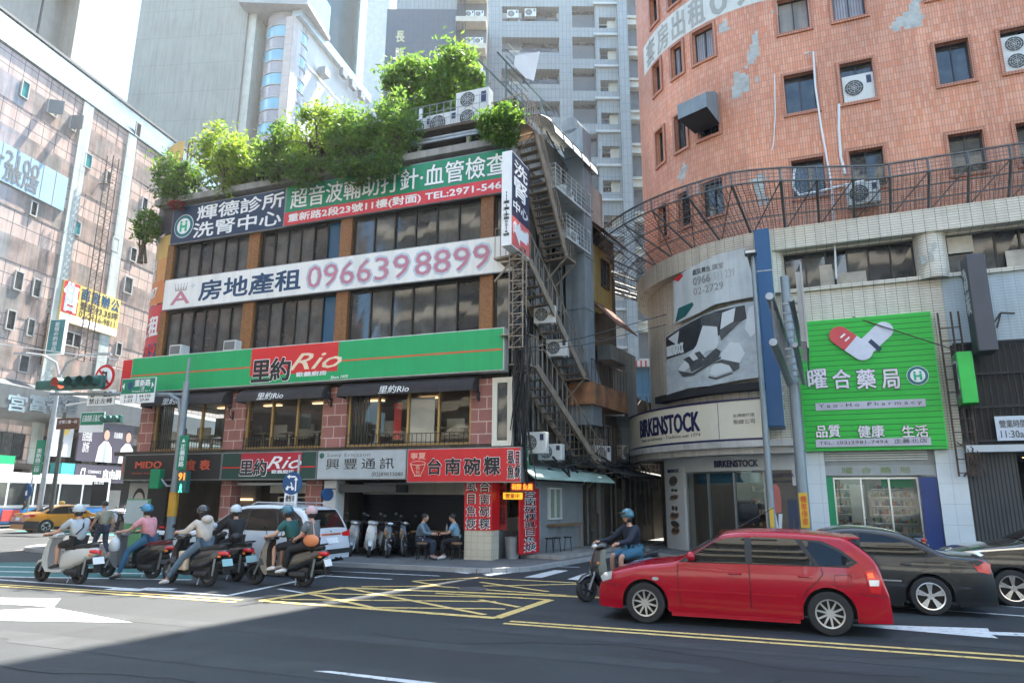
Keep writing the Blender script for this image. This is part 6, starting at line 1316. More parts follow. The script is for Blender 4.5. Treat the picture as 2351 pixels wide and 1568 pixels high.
# ================================================================== PLANTS ON THE ROOF
LEAF_A = leafmat('leaf_bright', (.08, .19, .02), (.32, .40, .04)); LEAF_B = leafmat('leaf_dark', (.035, .10, .02), (.16, .26, .03)); LEAF_C = leafmat('leaf_mid', (.06, .16, .03), (.21, .32, .04)); LEAF_R = leafmat('leaf_red', (.25, .02, .02), (.4, .05, .05))
BARK = mat('bark', (.085, .065, .045), .9, var=.3, vs=8)
def plant(label, px, py, rx, ry, d, base, lm, n=2200, seed=1, ls=.17, name='roof_shrub', group='shrubs along the planted roof edge', lean=0):
    """px, py, rx, ry: crown centre and half size in the survey; base: height of its planter"""
    rg = random.Random(seed); u, z = FM.p(px, py, d); a = FM.p(px+rx, py, d)[0]-u; h = FM.p(px, py-ry, d)[1]-z
    th = thing(name, label, 'tree' if 'tree' in name else 'shrub', loc=FM.w(u, -d, base), rz=FM.a, group=group); z -= base
    b = MB(); tips = []
    for k in range(5):
        t = Vector((rg.uniform(-.6, .6)*a+lean, rg.uniform(-.4, .4)*a, z+rg.uniform(-.3, .5)*h)); s0 = Vector((rg.uniform(-.15, .15), rg.uniform(-.1, .1), -.05)); m_ = (s0+t)/2+Vector((rg.uniform(-.15, .15), 0, .1))
        b.tube([s0, m_, t], [.06, .04, .015], 6)
        for q in range(3): e = t+Vector((rg.uniform(-.5, .5)*a, rg.uniform(-.5, .5)*a, rg.uniform(-.4, .5)*h)); b.tube([m_*.4+t*.6, e], [.02, .008], 4)
    b.build('trunk', BARK, th)
    cl = []
    for k in range(24):
        v = Vector((rg.gauss(0, 1), rg.gauss(0, 1), rg.gauss(0, 1))).normalized()*rg.uniform(.35, 1.0)**.6
        cl.append((Vector((v.x*a*.86, v.y*a*.7, z+v.z*h*.86)), rg.uniform(.2, .42)))
    V = []; F = []
    for i in range(n):
        c, r = cl[int(rg.random()**1.15*len(cl))]; v = Vector((rg.gauss(0, 1), rg.gauss(0, 1), rg.gauss(0, 1)))*.55
        p = c+Vector((v.x*r*a, v.y*r*a, v.z*r*h*1.0)); s = ls*rg.uniform(.55, 1.2)
        d1 = Vector((rg.gauss(0, 1), rg.gauss(0, 1), rg.gauss(-.25, .8))).normalized(); d2 = d1.cross(Vector((rg.gauss(0, 1), rg.gauss(0, 1), rg.gauss(0, 1)))).normalized(); nn = d1.cross(d2)*s*.12
        k = len(V); V += [p-d1*s*.6, p+d2*s*.26+nn, p+d1*s*.6, p-d2*s*.26+nn]; F.append((k, k+1, k+2, k+3))
    MB().add(V, F).build('crown', lm, th); return th
plant('dark glossy shrub with yellow tips at the far end of the planted roof', 408, 415, 44, 72, .3, 13.5, LEAF_B, 2400, 1)
plant('bright yellow green shrub standing tallest near the navy sign', 522, 372, 58, 92, .3, 13.5, LEAF_A, 3000, 2, .19)
plant('dark leaved shrub over the join of the navy and jade signs', 640, 355, 58, 70, .3, 13.5, LEAF_B, 2600, 3)
plant('yellow flowering leafy shrub in the middle of the roof edge', 738, 325, 66, 85, .4, 13.5, LEAF_A, 3000, 4)
plant('dense mid green shrub spilling over the jade banner', 820, 320, 66, 78, .4, 13.5, LEAF_C, 3000, 5)
plant('ragged olive shrub next to the rooftop shelf', 905, 300, 56, 84, .4, 13.5, LEAF_C, 2600, 6)
plant('low green shrub beneath the middle shrubs', 700, 400, 90, 36, .5, 13.5, LEAF_B, 2200, 7)
plant('low dark shrub hanging under the olive shrub', 850, 395, 80, 36, .5, 13.5, LEAF_B, 2200, 8)
plant('large spreading rooftop tree in front of the charcoal slab', 945, 205, 66, 70, -2.0, 15.4, LEAF_C, 3200, 9, .24, 'roof_tree', 'trees on the upper roof', -.3)
plant('large leaning rooftop tree behind the white twin fan unit', 1045, 190, 72, 78, -2.0, 15.4, LEAF_C, 3600, 10, .24, 'roof_tree', 'trees on the upper roof', .3)
plant('round dark shrub with pale shoots over the projecting kidney sign', 1150, 290, 58, 44, .5, 13.5, LEAF_B, 2600, 11, .15)
plant('small shrub hanging from the side of the curved corner banners', 338, 518, 28, 36, .2, 11.0, LEAF_C, 1300, 12)
plant('small tuft of red flowers above the navy clinic sign', 410, 472, 20, 10, .35, 13.2, LEAF_R, 500, 13, .1)
# ================================================================== STREET FURNITURE
TGREEN = mat('signal_green_housing', (.015, .10, .085), .4, var=.1); SGREEN = mat('street_sign_green', (.0, .19, .10), .4, var=.05); SBROWN = mat('sign_brown', (.09, .03, .015), .4); SBLUE = mat('sign_round_blue', (.005, .06, .17), .4)
PGREY = mat('painted_pole', (.24, .28, .30), .5, .3, var=.1, streak=.2)
def pole(nm, lab, cat, base, top_z, r=.1, mt=None, rz=0, taper=.75):
    th = thing(nm, lab, cat, loc=base, rz=rz); MB().cyl((0, 0, 0), (0, 0, top_z), r, r*taper, 12).build('pole', mt or PGREY, th, smooth=True); return th
RZ = R(-18)
bp = gnd(386, 1263, .11); Yp = bp.y
tp = pole('traffic_pole', 'blue grey traffic pole with curved mast arm at the corner crossing', 'traffic pole', bp, Fr(bp[:2], -18).p(431, 884)[1], .15, rz=RZ)
FPo = Fr(bp[:2], -18)
loc_ = lambda x, y, d=0: (lambda q: (q[0], q[1]-bp.z))(FPo.p(x, y, d))
b = MB(); zA = loc_(430, 905)[1]; xE = loc_(120, 880, .1)[0]
b.tube([(0, 0, zA-1.0), (-.25, 0, zA-.2), (-.7, 0, zA+.02), (xE, -.1, zA+.25)], [.08, .08, .08, .05], 8); b.tube([(0, 0, zA), (-1.1, 0, zA+.04)], .05, 6); b.cyl((0, 0, zA), (0, 0, loc_(437, 822)[1]), .05, n=8); b.build('mast_arm', PGREY, tp)
z0_ = loc_(392, 1185)[1]; z1_ = loc_(396, 1130)[1]; MB().cyl((0, 0, z0_), (0, 0, z1_), .158, n=14).build('warning_band', mat('pole_yellow', (.55, .28, .02), .5, var=.2), tp)
def fsign(nm, lab, x0, y0, x1, y1, d, mt, t=.04, fr=FPo, zb=None):
    b = pxbox(fr, x0, y0, x1, y1, d); th = thing(nm, lab, 'sign', loc=fr.w(0, 0, 0), rz=fr.a); MB().box(b[0], b[1], -d, -d+t, b[2], b[3]).build('plate', mt, th); return th, b, -d-.006
s, b, y = fsign('street_name_sign', 'green street name sign with white arrows above a house number strip', 278, 868, 355, 925, .25, SIGNW)
w_ = b[1]-b[0]; h_ = b[3]-b[2]; zm = b[2]+h_*.38
MB().box(b[0]+.02, b[1]-.02, y-.004, y, zm, b[3]-.02).build('green_panel', SGREEN, s); text('重新路', (b[0]+w_*.40, b[0]+w_*.86, zm+h_*.28, b[3]-.06), s, SIGNW, y=y-.008, bold=.02); text('Chongxin Rd. Sec. 2', (b[0]+w_*.34, b[0]+w_*.88, zm+.04, zm+h_*.12), s, SIGNW, y=y-.008); text('二段', (b[0]+w_*.56, b[0]+w_*.7, zm+h_*.14, zm+h_*.26), s, SIGNW, y=y-.008)
decal([[(b[0]+.05, zm+h_*.31), (b[0]+.15, zm+h_*.45), (b[0]+.15, zm+h_*.17)], [(b[1]-.05, zm+h_*.31), (b[1]-.15, zm+h_*.17), (b[1]-.15, zm+h_*.45)]], 'arrow', SIGNW, s, y-.008); cx = b[0]+w_*.27; decal([[(cx-.1, zm+h_*.46), (cx+.1, zm+h_*.46), (cx+.1, zm+h_*.25), (cx, zm+h_*.13), (cx-.1, zm+h_*.25)]], 'route_shield', SBLUE, s, y-.008)
text('2-60\n1-23', (b[0]+w_*.12, b[0]+w_*.38, b[2]+.05, zm-.05), s, INK, y=y-.004); text('64-150\n27-99', (b[0]+w_*.58, b[0]+w_*.9, b[2]+.05, zm-.05), s, INK, y=y-.004); MB().box(b[0]+w_*.49, b[0]+w_*.5, y-.003, y, b[2]+.02, zm).build('divider', INK, s)
th = thing('no_left_turn_sign', 'round red ringed no left turn sign hanging behind the traffic signal', 'sign', loc=FPo.w(0, 0, 0), rz=FPo.a)
u, z = FPo.p(241, 866, .05); r = .47; D_ = -.05
MB().cyl((u, D_, z), (u, D_-.03, z), r, n=36).build('plate', SIGNR, th); MB().cyl((u, D_-.03, z), (u, D_-.036, z), r*.78, n=36).build('face', SIGNW, th)
decal([[(u-.2, z+.16), (u-.06, z+.27), (u-.06, z+.2), (u+.13, z+.2), (u+.13, z-.26), (u+.04, z-.26), (u+.04, z+.12), (u-.06, z+.12), (u-.06, z+.05)]], 'turn_arrow', INK, th, D_-.04); decal([[(u-.33, z+.27), (u-.27, z+.33), (u+.33, z-.27), (u+.27, z-.33)]], 'slash', SIGNR, th, D_-.046)
MB().cyl((u, D_+.03, z-.2), (u, D_+.03, z+.75), .03, n=6).build('bracket', PGREY, th)
s, b, y = fsign('time_plate', 'white plate reading 6 - 23 under the no left turn sign', 201, 896, 263, 930, .05, SIGNW); text('6 - 23', (b[0]+.15, b[1]-.15, (b[2]+b[3])/2+.03, b[3]-.06), s, INK, y=y, bold=.02); text('禁止左轉', (b[0]+.1, b[1]-.1, b[2]+.05, (b[2]+b[3])/2-.02), s, INK, y=y)
sg = thing('traffic_signal', 'dark green traffic signal with four hooded lenses and a red light lit', 'traffic light', loc=FPo.w(0, 0, 0), rz=FPo.a)
a = FPo.p(140, 875, .35); c = FPo.p(230, 881, .35); LN = [FPo.p(x, y_, .35) for x, y_ in ((143, 872), (172, 875), (197, 877), (219, 880))]
zc = (a[1]+c[1])/2
MB().box(LN[0][0]-.27, LN[3][0]+.27, -.35, -.12, zc-.25, zc+.25).build('housing', TGREEN, sg, bevel=.06)
LRED = flat('signal_red_lit', (1, .06, .03), emit=.8); LOFF = flat('signal_lens_off', (.03, .045, .04), .15)
for i, (u, z) in enumerate(LN):
    MB().cyl((u, -.352, zc), (u, -.362, zc), .185, n=20).build('lens', LRED if i == 0 else LOFF, sg)
    h = MB(); n = 16; vs = []
    for k in range(n+1): t = R(-35)+R(250)*k/n; vs += [(u+.205*math.cos(t), -.35, zc+.205*math.sin(t)), (u+.205*math.cos(t), -.66, zc+.195*math.sin(t))]
    h.add(vs, [(2*k, 2*k+1, 2*k+3, 2*k+2) for k in range(n)]).build('hood', TGREEN, sg, smooth=True)
sg2 = thing('traffic_signal', 'second signal housing turned away behind the four lens signal', 'traffic light', loc=FPo.w(0, 0, 0), rz=FPo.a)
u0 = FPo.p(76, 872, .2)[0]; b = MB(); b.box(u0, LN[0][0]-.25, -.1, .15, zc-.13, zc+.22); b.build('housing', TGREEN, sg2, bevel=.05); b = MB()
for k in range(3): b.cyl((u0+.15+k*.36, .15, zc+.04), (u0+.15+k*.36, .42, zc+.04), .15, n=12)
b.build('hood', TGREEN, sg2)
s, b, y = fsign('vertical_street_sign', 'tall narrow green street sign with an arrow on the blue grey traffic pole', 409, 1000, 429, 1078, .2, SGREEN); text('正\n義\n南\n路', (b[0]+.08, b[1]-.08, b[2]+.1, b[3]-.3), s, SIGNW, y=y, bold=.02); uc = (b[0]+b[1])/2; decal([[(uc-.08, b[3]-.22), (uc+.08, b[3]-.22), (uc, b[3]-.1)]], 'arrow', SIGNW, s, y)
pg = thing('pedestrian_signal', 'green pedestrian signal with lit red countdown and walking figure', 'pedestrian signal', loc=FPo.w(0, 0, 0), rz=FPo.a); b = pxbox(FPo, 406, 1081, 426, 1131, .3); MB().box(b[0], b[1], -.3, -.08, b[2], b[3]).build('housing', TGREEN, pg, bevel=.02); zm = (b[2]+b[3])/2
text('91', (b[0]+.06, b[1]-.06, zm+.06, b[3]-.06), pg, LED, y=-.305, bold=.02); WG = flat('walk_green', (.1, 1, .5), emit=.5); uc = (b[0]+b[1])/2
decal([ell(uc, zm-.1, .03, .03, 10), [(uc-.05, zm-.14), (uc+.05, zm-.14), (uc+.03, zm-.24), (uc-.03, zm-.24)], [(uc-.02, zm-.24), (uc+.01, zm-.24), (uc-.05, zm-.36), (uc-.08, zm-.34)], [(uc, zm-.24), (uc+.03, zm-.24), (uc+.08, zm-.34), (uc+.05, zm-.36)]], 'walking_figure', WG, pg, -.305)
pg2 = thing('pedestrian_signal', 'green pedestrian signal seen from behind on a bent bracket left of the traffic pole', 'pedestrian signal', loc=FPo.w(0, 0, 0), rz=FPo.a); b = pxbox(FPo, 349, 1077, 371, 1122, .0); MB().box(b[0], b[1], -.12, .12, b[2], b[3]).build('housing', mat('back_green', (.0, .20, .08), .4), pg2, bevel=.03); MB().tube([(b[1], 0, (b[2]+b[3])/2), (b[1]+.25, 0, b[2]+.1), (0, 0, b[2]+.1)], .035).build('bracket', PGREY, pg2)
# far poles of the side street
bp2 = gnd(82, 1222); FP2 = Fr(bp2[:2], -15)
lp_ = pole('lamp_post', 'tall slim silver lamp post with twin curved arms behind the taxi', 'lamp post', bp2, FP2.p(118, 862)[1], .14, GALV)
zt_ = FP2.p(118, 862)[1]; b = MB()
for sx in (-1, 1): b.tube([(0, 0, zt_-.1), (sx*.3, 0, zt_+.7), (sx*1.1, 0, zt_+1.1), (sx*2.0, 0, zt_+1.2)], .06, 6); b.cbox((sx*2.3, 0, zt_+1.18), (.7, .22, .12))
b.build('lamp_arm', GALV, lp_)
s, b, y = fsign('vertical_street_sign', 'narrow green street sign on the silver lamp post', 79, 1010, 98, 1090, .2, SGREEN, fr=FP2); text('重\n新\n路\n二\n段', (b[0]+.1, b[1]-.1, b[2]+.15, b[3]-.45), s, SIGNW, y=y)
s, b, y = fsign('direction_sign', 'brown direction sign beside the green name sign of the side street', 130, 960, 180, 985, .1, SBROWN, fr=FP2); text('空軍三重一村', (b[0]+.15, b[1]-.1, (b[2]+b[3])/2, b[3]-.1), s, SIGNW, y=y)
s, b, y = fsign('street_name_sign', 'small distant green name sign with white number strip', 184, 946, 238, 992, .1, SIGNW, fr=FP2); MB().box(b[0]+.03, b[1]-.03, y-.004, y, b[2]+(b[3]-b[2])*.36, b[3]-.03).build('green_panel', SGREEN, s); text('正義南路 正義北路', (b[0]+.12, b[1]-.12, b[3]-.5, b[3]-.15), s, SIGNW, y=y-.008)
lp2 = pole('service_pole', 'dark pole wrapped in cables carrying the brown direction sign', 'pole', FP2.w(FP2.p(115, 1180)[0], 0, 0), FP2.p(135, 960)[1]+.3, .12, mat('cable_dark', (.05, .055, .05), .6)); 
MB().tube([(0, 0, 6.6), (2.5, 0, 7.0), (4.6, 0, 7.1)], .05, 6).build('mast_arm', GALV, lp2)
sg3 = thing('traffic_signal', 'small distant traffic signal beyond the black corner panel', 'traffic light', loc=FP2.w(0, 0, 0), rz=FP2.a); a = FP2.p(234, 962, .2); c = FP2.p(275, 965, .2); MB().box(a[0], c[0], -.2, .05, a[1]-.2, a[1]+.2).build('housing', TGREEN, sg3, bevel=.04); b = MB()
for k in range(3): b.cyl((a[0]+.2+k*(c[0]-a[0]-.4)/2, -.2, a[1]), (a[0]+.2+k*(c[0]-a[0]-.4)/2, -.4, a[1]), .15, n=12)
b.build('hood', TGREEN, sg3)
kr = pole('keep_right_sign', 'round blue keep right arrow sign over a yellow chequered marker near the bus', 'sign', gnd(56, 1216), 3.0, .05); g = gnd(56, 1216); Fk = Fr(g[:2], -10); u, z = Fk.p(56, 1127, .1)
MB().cyl((u, -.1, z), (u, -.14, z), .48, n=24).build('disc', SBLUE, kr); decal([[(u-.2, z+.2), (u-.14, z+.26), (u+.14, z-.02), (u+.22, z+.06), (u+.24, z-.24), (u-.06, z-.22), (u+.06, z-.1)]], 'arrow', SIGNW, kr, -.15); MB().cbox((u, -.12, z-.8), (.5, .03, .5), Matrix.Rotation(R(45), 3, 'Y')).build('marker', mat('chequer', (.55, .35, .02), .5, kind='grid', k=(.12, .12, .05, (.02, .02, .02))), kr)
# scooter turn sign
g = gnd(668, 1312); Fb = Fr(g[:2], -18)
sb = pole('scooter_turn_sign', 'round blue scooter turning sign with a white plate standing behind the white car', 'sign', g, 3.0, .04, GALV, rz=R(-18)); u, z = Fb.p(672, 1109, .06); u0 = u
MB().cyl((u, -.06, z), (u, -.09, z), .30, n=32).build('disc', SBLUE, sb); decal([[(u-.17, z+.17), (u-.08, z+.23), (u-.08, z+.19), (u+.1, z+.19), (u+.1, z+.15), (u-.08, z+.15), (u-.08, z+.11)], [(u+.1, z-.2), (u+.14, z-.2), (u+.14, z+.08), (u+.18, z+.08), (u+.12, z+.17), (u+.06, z+.08), (u+.1, z+.08)]], 'arrow', SIGNW, sb, -.095)
decal([ell(u-.14, z-.14, .045, .045, 12), ell(u+.03, z-.14, .045, .045, 12), [(u-.14, z-.12), (u+.03, z-.12), (u+.0, z-.04), (u-.05, z-.1), (u-.14, z-.06)], [(u+.0, z-.08), (u+.03, z-.08), (u-.01, z+.02), (u-.05, z+.02)]], 'scooter_symbol', SIGNW, sb, -.095)
b = pxbox(Fb, 653, 1132, 680, 1172, .06); MB().box(b[0], b[1], -.08, -.05, b[2], b[3]).build('plate', SIGNW, sb); text('機慢車\n兩段式', (b[0]+.04, b[1]-.04, b[2]+.05, b[3]-.05), sb, INK, y=-.085)
rs = thing('round_shop_sign', 'small round dark blue projecting sign on the white arcade pillar', 'sign', fr=FM); u, z = FM.p(752, 1135, .4); MB().cyl((u-.06, -.4, z), (u+.06, -.45, z), .2, n=20).box(u-.02, u+.02, -.4, .1, z+.16, z+.2).build('disc', SBLUE, rs)
# right hand poles
q = FR.w(*[FR.p(1745, 1215, 2.2)[0], -2.2], .1); Fl = Fr(q[:2], -22.96); zt_ = Fl.p(1690, 590)[1]
lp3 = pole('lamp_post', 'slim blue grey lamp post with a small square lamp head before the sandal billboard', 'lamp post', q, zt_-.1, .115, PGREY, rz=Fl.a, taper=.5)
MB().box(-.22, .14, -.3, .0, zt_-.14, zt_-.02).build('lamp_head', flat('lamp_head_dark', (.06, .065, .07), .4), lp3); MB().box(-.19, .11, -.304, -.3, zt_-.12, zt_-.04).build('lamp_lens', CLEARL, lp3)
MB().box(-.05, .06, -.125, -.11, 1.0, 1.55).build('sticker', mat('sticker_yellow', (.65, .40, .03), .5), lp3)
q = FR.w(*[FR.p(1848, 1220, 1.9)[0], -1.9], .1); Ft = Fr(q[:2], -22.96)
tr = pole('gantry_pole', 'thick grey pole with a twin tube truss gantry reaching over the road', 'traffic pole', q, Ft.p(1820, 640)[1], .17, PGREY, rz=Ft.a, taper=.8)
z1_ = 5.6; b = MB(); L2 = 4.6
za, zb_ = 5.3, 6.5
for z in (za, zb_):
    for dx in (-.1,): b.cyl((dx, .2, z), (dx-.25, -L2, z+.35), .11, .10, 10)
    b.cyl((.3, .2, z), (.15, -L2+.3, z+.3), .07, .07, 8)
for k in range(6): y0 = -.1-k*.75; b.bar((-.1-.25*k/6, y0, za+.06*k), (-.1-.25*k/6, y0-.6, zb_+.06*k), .05); b.bar((-.1, y0, za+.06*k), (.3, y0, za+.06*k), .05); b.bar((-.1, y0, zb_+.06*k), (.3, y0, zb_+.06*k), .05)
b.build('truss', GALV, tr, smooth=True, sharp=40)
MB().box(.42, .46, -L2-.2, -1.4, za+.1, zb_+1.1).box(.3, .42, -L2, -L2+.08, za+.3, zb_+.9).box(.3, .42, -2, -1.92, za+.3, zb_+.9).build('sign_back', STEEL, tr)
s = thing('yellow_plaque', 'yellow plaque with red characters tied to the thick gantry pole', 'sign', loc=q, rz=Ft.a); MB().box(-.12, .12, -.2, -.18, 1.0, 2.0).build('plate', MATS['sticker_yellow'], s); text('機\n車\n停\n車', (-.08, .08, 1.08, 1.92), s, SIGNR, y=-.205)
# small street things
b_ = gnd(1176, 1282, .11); bn = thing('steel_bin', 'round dented steel bin beside the tiled pillar', 'bin', loc=b_); MB().lathe((0, 0, 0), (0, 0, 1), [(.0, 0), (.2, 0), (.23, .5), (.24, .62), (.22, .64), (.2, .6), (.0, .55)], 18).build('bin', STEEL, bn, smooth=True, sharp=40)
def stool(x, y, lab, g):
    th = thing('stool', lab, 'stool', loc=gnd(x, y, .2), group='stools at the snack stall'); MB().cyl((0, 0, .42), (0, 0, .46), .15, n=14).build('seat', mat('stool_wood', (.20, .11, .05), .5) if g else BLACK, th)
    for k in range(4): a = k*math.pi/2+.7; MB().cyl((.12*math.cos(a), .12*math.sin(a), .42), (.17*math.cos(a), .17*math.sin(a), 0), .014, n=5).build('leg', BLACK, th)
stool(1262, 1268, 'black stool tucked nearest the red board under the serving window', 0); stool(1279, 1266, 'black stool in the middle of the stall counter row', 0); stool(1304, 1264, 'black stool at the open end of the stall counter', 0)
stool(968, 1284, 'wooden topped stool in front of the grey jacketed diner', 1); stool(1048, 1284, 'wooden topped stool carrying the man in the light blue shirt', 1)
tb = thing('dining_table', 'wooden topped table with a red box and bottle under the arcade', 'table', loc=gnd(992, 1276, .11), rz=FM.a); MB().box(-.6, .6, -.35, .35, .72, .76).build('table_top', MATS['wood_top'], tb)
for sx in (-.5, .5):
    for sy in (-.28, .28): MB().box(sx-.02, sx+.02, sy-.02, sy+.02, 0, .72).build('leg', BLACK, tb)
t0 = thing('sauce_box', 'red sauce box on the arcade table', 'box', loc=tb.location+Vector((-.25, .05, .76))); MB().box(-.14, .14, -.1, .1, 0, .09).build('box', SIGNR, t0, bevel=.01); t1 = thing('bottle', 'pale bottle at the end of the arcade table', 'bottle', loc=tb.location+Vector((.45, -.1, .76))); MB().lathe((0, 0, 0), (0, 0, 1), [(.0, 0), (.035, 0), (.035, .14), (.015, .18), (.015, .22), (0, .22)], 10).build('bottle', CLEARL, t1)
for nm, lab, pts, r in (('overhead_cable', 'thin black cables crossing from the fire escape to the sandal billboard', ((1180, 805), (1340, 775), (1530, 722)), .015), ('overhead_cable', 'second thin cable sagging below the first between stair and billboard', ((1180, 812), (1340, 792), (1530, 745)), .012), ('overhead_cable', 'long pale cable crossing the panelled block to the traffic pole', ((0, 790), (160, 812), (345, 835), (432, 850)), .015)):
    th = thing(nm, lab, 'cable', group='overhead cables'); Y0 = 20.5 if 'stair' in lab or 'fire' in lab else 27; MB().tube([atY(x, y, Y0+ (i*1.2 if Y0 < 22 else 0)) for i, (x, y) in enumerate(pts)], r, 5).build('cable', BLACK if 'pale' not in lab else WHITE, th)
# ================================================================== VEHICLES
def interp(pts, x):
    if x <= pts[0][0]: return pts[0][1]
    for (a, b), (c, d) in zip(pts, pts[1:]):
        if x <= c: return b+(d-b)*(x-a)/max(c-a, 1e-6)
    return pts[-1][1]
def smoothpts(p, n=5):
    out = []
    for i in range(len(p)-1):
        p0 = p[max(i-1, 0)]; p1 = p[i]; p2 = p[i+1]; p3 = p[min(i+2, len(p)-1)]
        for k in range(n):
            t = k/n; q = []
            for a in (0, 1): q.append(.5*(2*p1[a]+(p2[a]-p0[a])*t+(2*p0[a]-5*p1[a]+4*p2[a]-p3[a])*t*t+(3*p1[a]-p0[a]-3*p2[a]+p3[a])*t**3))
            out.append(tuple(q))
    out.append(p[-1]); mono = [out[0]]
    for q in out[1:]:
        if q[0] > mono[-1][0]+1e-4: mono.append(q)
    return mono
class Car:
    def __init__(s, name, label, cat, near_rear, heading, side, sp, paint, group=None):
        """near_rear: road point of the rear wheel on the visible side; side +1 if that is the car's left"""
        s.sp = sp; s.WB = sp['wb']; s.W = sp['w']; s.r = sp['r']; s.side = side; s.paint = paint
        hd = Vector((math.cos(heading), math.sin(heading), 0)); lf = Vector((-hd.y, hd.x, 0))
        s.root = thing(name, label, cat, loc=Vector((near_rear[0], near_rear[1], 0))-lf*side*(s.W-.11), rz=heading, group=group)
        s.top = smoothpts(sp['top']); s.x0 = s.top[0][0]; s.x1 = s.top[-1][0]; s.belt = sp['belt']; s.sill = sp['sill']; s.roof = max(z for x, z in s.top)
        s.body()
    def zt(s, x): return interp(s.top, x)
    def plan(s, x):
        f = s.x1-.75; t = max(0, (x-f)/.75); r = max(0, (s.x0+.6-x)/.6)
        return s.W*(1-.26*t**2.6-.15*r**2.4)
    def Y(s, x, z):
        y = s.plan(x); b = s.belt(x) if callable(s.belt) else s.belt
        if z > b: h = (z-b)/max(s.roof-b, .1); return y*.985-s.sp.get('tumble', .21)*h**1.12
        q = (b-z)/(b-s.sill); return y*(.985+.03*math.sin(min(q*1.35, 1.2)*2.2)-.055*q**2.2)
    def zb(s, x):
        z = s.sill+s.sp.get('lift', 0)*max(0, (s.x0+.5-x)/.5); R_ = s.r+.055
        for c in (0, s.WB):
            if abs(x-c) < R_: z = max(z, s.r+math.sqrt(R_*R_-(x-c)**2))
        return z
    def top_z(s, x, y):
        w_ = max(s.Y(x, s.zt(x)), .1); return s.zt(x)+s.sp.get('crown', .03)*(1-(y/w_)**2)
    def body(s):
        xs = sorted(set([round(s.x0+(s.x1-s.x0)*i/110, 4) for i in range(111)]+[round(p[0], 4) for p in s.top]+[round(c+(s.r+.055)*math.cos(R(a)), 4) for c in (0, s.WB) for a in range(0, 181, 9)]))
        xs = [x for i, x in enumerate(xs) if i == 0 or x-xs[i-1] > .004]
        nz, nc, nt = 9, 4, 6; prof = []
        for x in xs:
            zb, zt = s.zb(x), s.zt(x); rc = min(s.sp.get('rc', .09), max(.01, (zt-zb)*.4)); pts = []
            for i in range(nz+1): z = zb+(zt-rc-zb)*i/nz; pts.append((s.Y(x, z), z))
            y0 = pts[-1][0]
            for k in range(1, nc+1): a = R(90)*k/nc; pts.append((y0-rc*(1-math.cos(a))*.9, zt-rc+rc*math.sin(a)))
            y1 = pts[-1][0]; cr = s.sp.get('crown', .03)
            for k in range(1, nt+1): q = 1-k/nt; pts.append((y1*q, zt+cr*(1-q*q)))
            prof.append(pts)
        n = len(prof[0]); b = MB(); vs = []
        for x, pts in zip(xs, prof): vs += [(x, y, z) for y, z in pts]+[(x, -y, z) for y, z in reversed(pts[:-1])]
        m = 2*n-1
        fs = [(i*m+j, i*m+j+1, (i+1)*m+j+1, (i+1)*m+j) for i in range(len(xs)-1) for j in range(m-1)]
        for e in (0, len(xs)-1):
            for j in range(n-1): fs.append((e*m+j, e*m+j+1, e*m+m-2-j, e*m+m-1-j) if j < n-2 else (e*m+j, e*m+j+1, e*m+j+2))
        s.bodyo = b.add(vs, fs).build('body', s.paint, s.root, smooth=True, fix=True, sharp=38)
        w_ = s.W-.22; MB().box(s.x0+.12, s.x1-.15, -w_, w_, s.sill+.02, s.sp.get('deck', .62)).build('underbody', DARK, s.root)
        MB().box(s.r+.1, s.WB-s.r-.1, -s.W+.05, s.W-.05, s.sill-.06, s.sill+.03).build('sill', s.sp.get('sillm', s.paint), s.root)
    def shape(s, polys, name, mt, off=.006, sides=(1, -1), parent=None, step=.11):
        bm = bmesh.new()
        for pl in polys: bm.faces.new([bm.verts.new((p[0], 0, p[1])) for p in pl])
        for ax, i in (((1, 0, 0), 0), ((0, 0, 1), 2)):
            lo = min(v.co[i] for v in bm.verts); hi = max(v.co[i] for v in bm.verts); k = int((hi-lo)/step)
            for q in range(1, k+1):
                c = [0, 0, 0]; c[i] = lo+(hi-lo)*q/(k+1); bmesh.ops.bisect_plane(bm, geom=bm.verts[:]+bm.edges[:]+bm.faces[:], plane_co=c, plane_no=ax)
        bm.verts.index_update(); V = [tuple(v.co) for v in bm.verts]; F = [tuple(v.index for v in f.verts) for f in bm.faces]; bm.free()
        out = []
        for sd in sides: out.append(MB().add([(x, sd*(s.Y(x, z)+off), z) for x, _, z in V], F).build(name, mt, parent or s.root, smooth=True, sharp=60))
        return out
    def strip(s, pts, wd, name, mt, off=.008, sides=(1, -1), parent=None):
        for sd in sides:
            b = MB()
            for (a, c) in zip(pts, pts[1:]):
                k = max(1, int(math.dist(a, c)/.12))
                for q in range(k):
                    p = [(a[0]+(c[0]-a[0])*t, a[1]+(c[1]-a[1])*t) for t in (q/k, (q+1)/k)]; d = Vector((p[1][0]-p[0][0], p[1][1]-p[0][1])).normalized()*wd/2; nx, nz = -d.y, d.x
                    b.add([(x, sd*(s.Y(x, z)+off), z) for x, z in ((p[0][0]-nx, p[0][1]-nz), (p[1][0]-nx, p[1][1]-nz), (p[1][0]+nx, p[1][1]+nz), (p[0][0]+nx, p[0][1]+nz))], [(0, 1, 2, 3)])
            b.build(name, mt, parent or s.root)
    def topglass(s, xa, xb, name, ins=.1, off=.006, n=14):
        vs = []; m = 8
        for i in range(n+1):
            x = xa+(xb-xa)*i/n; w_ = s.Y(x, s.zt(x))-ins
            for j in range(m+1): y = -w_+2*w_*j/m; vs.append((x+ (off if xa > 1 else -off)*.6, y, s.top_z(x, y)+off))
        return MB().add(vs, [(i*(m+1)+j, i*(m+1)+j+1, (i+1)*(m+1)+j+1, (i+1)*(m+1)+j) for i in range(n) for j in range(m)]).build(name, CARGLASS, s.root, smooth=True)
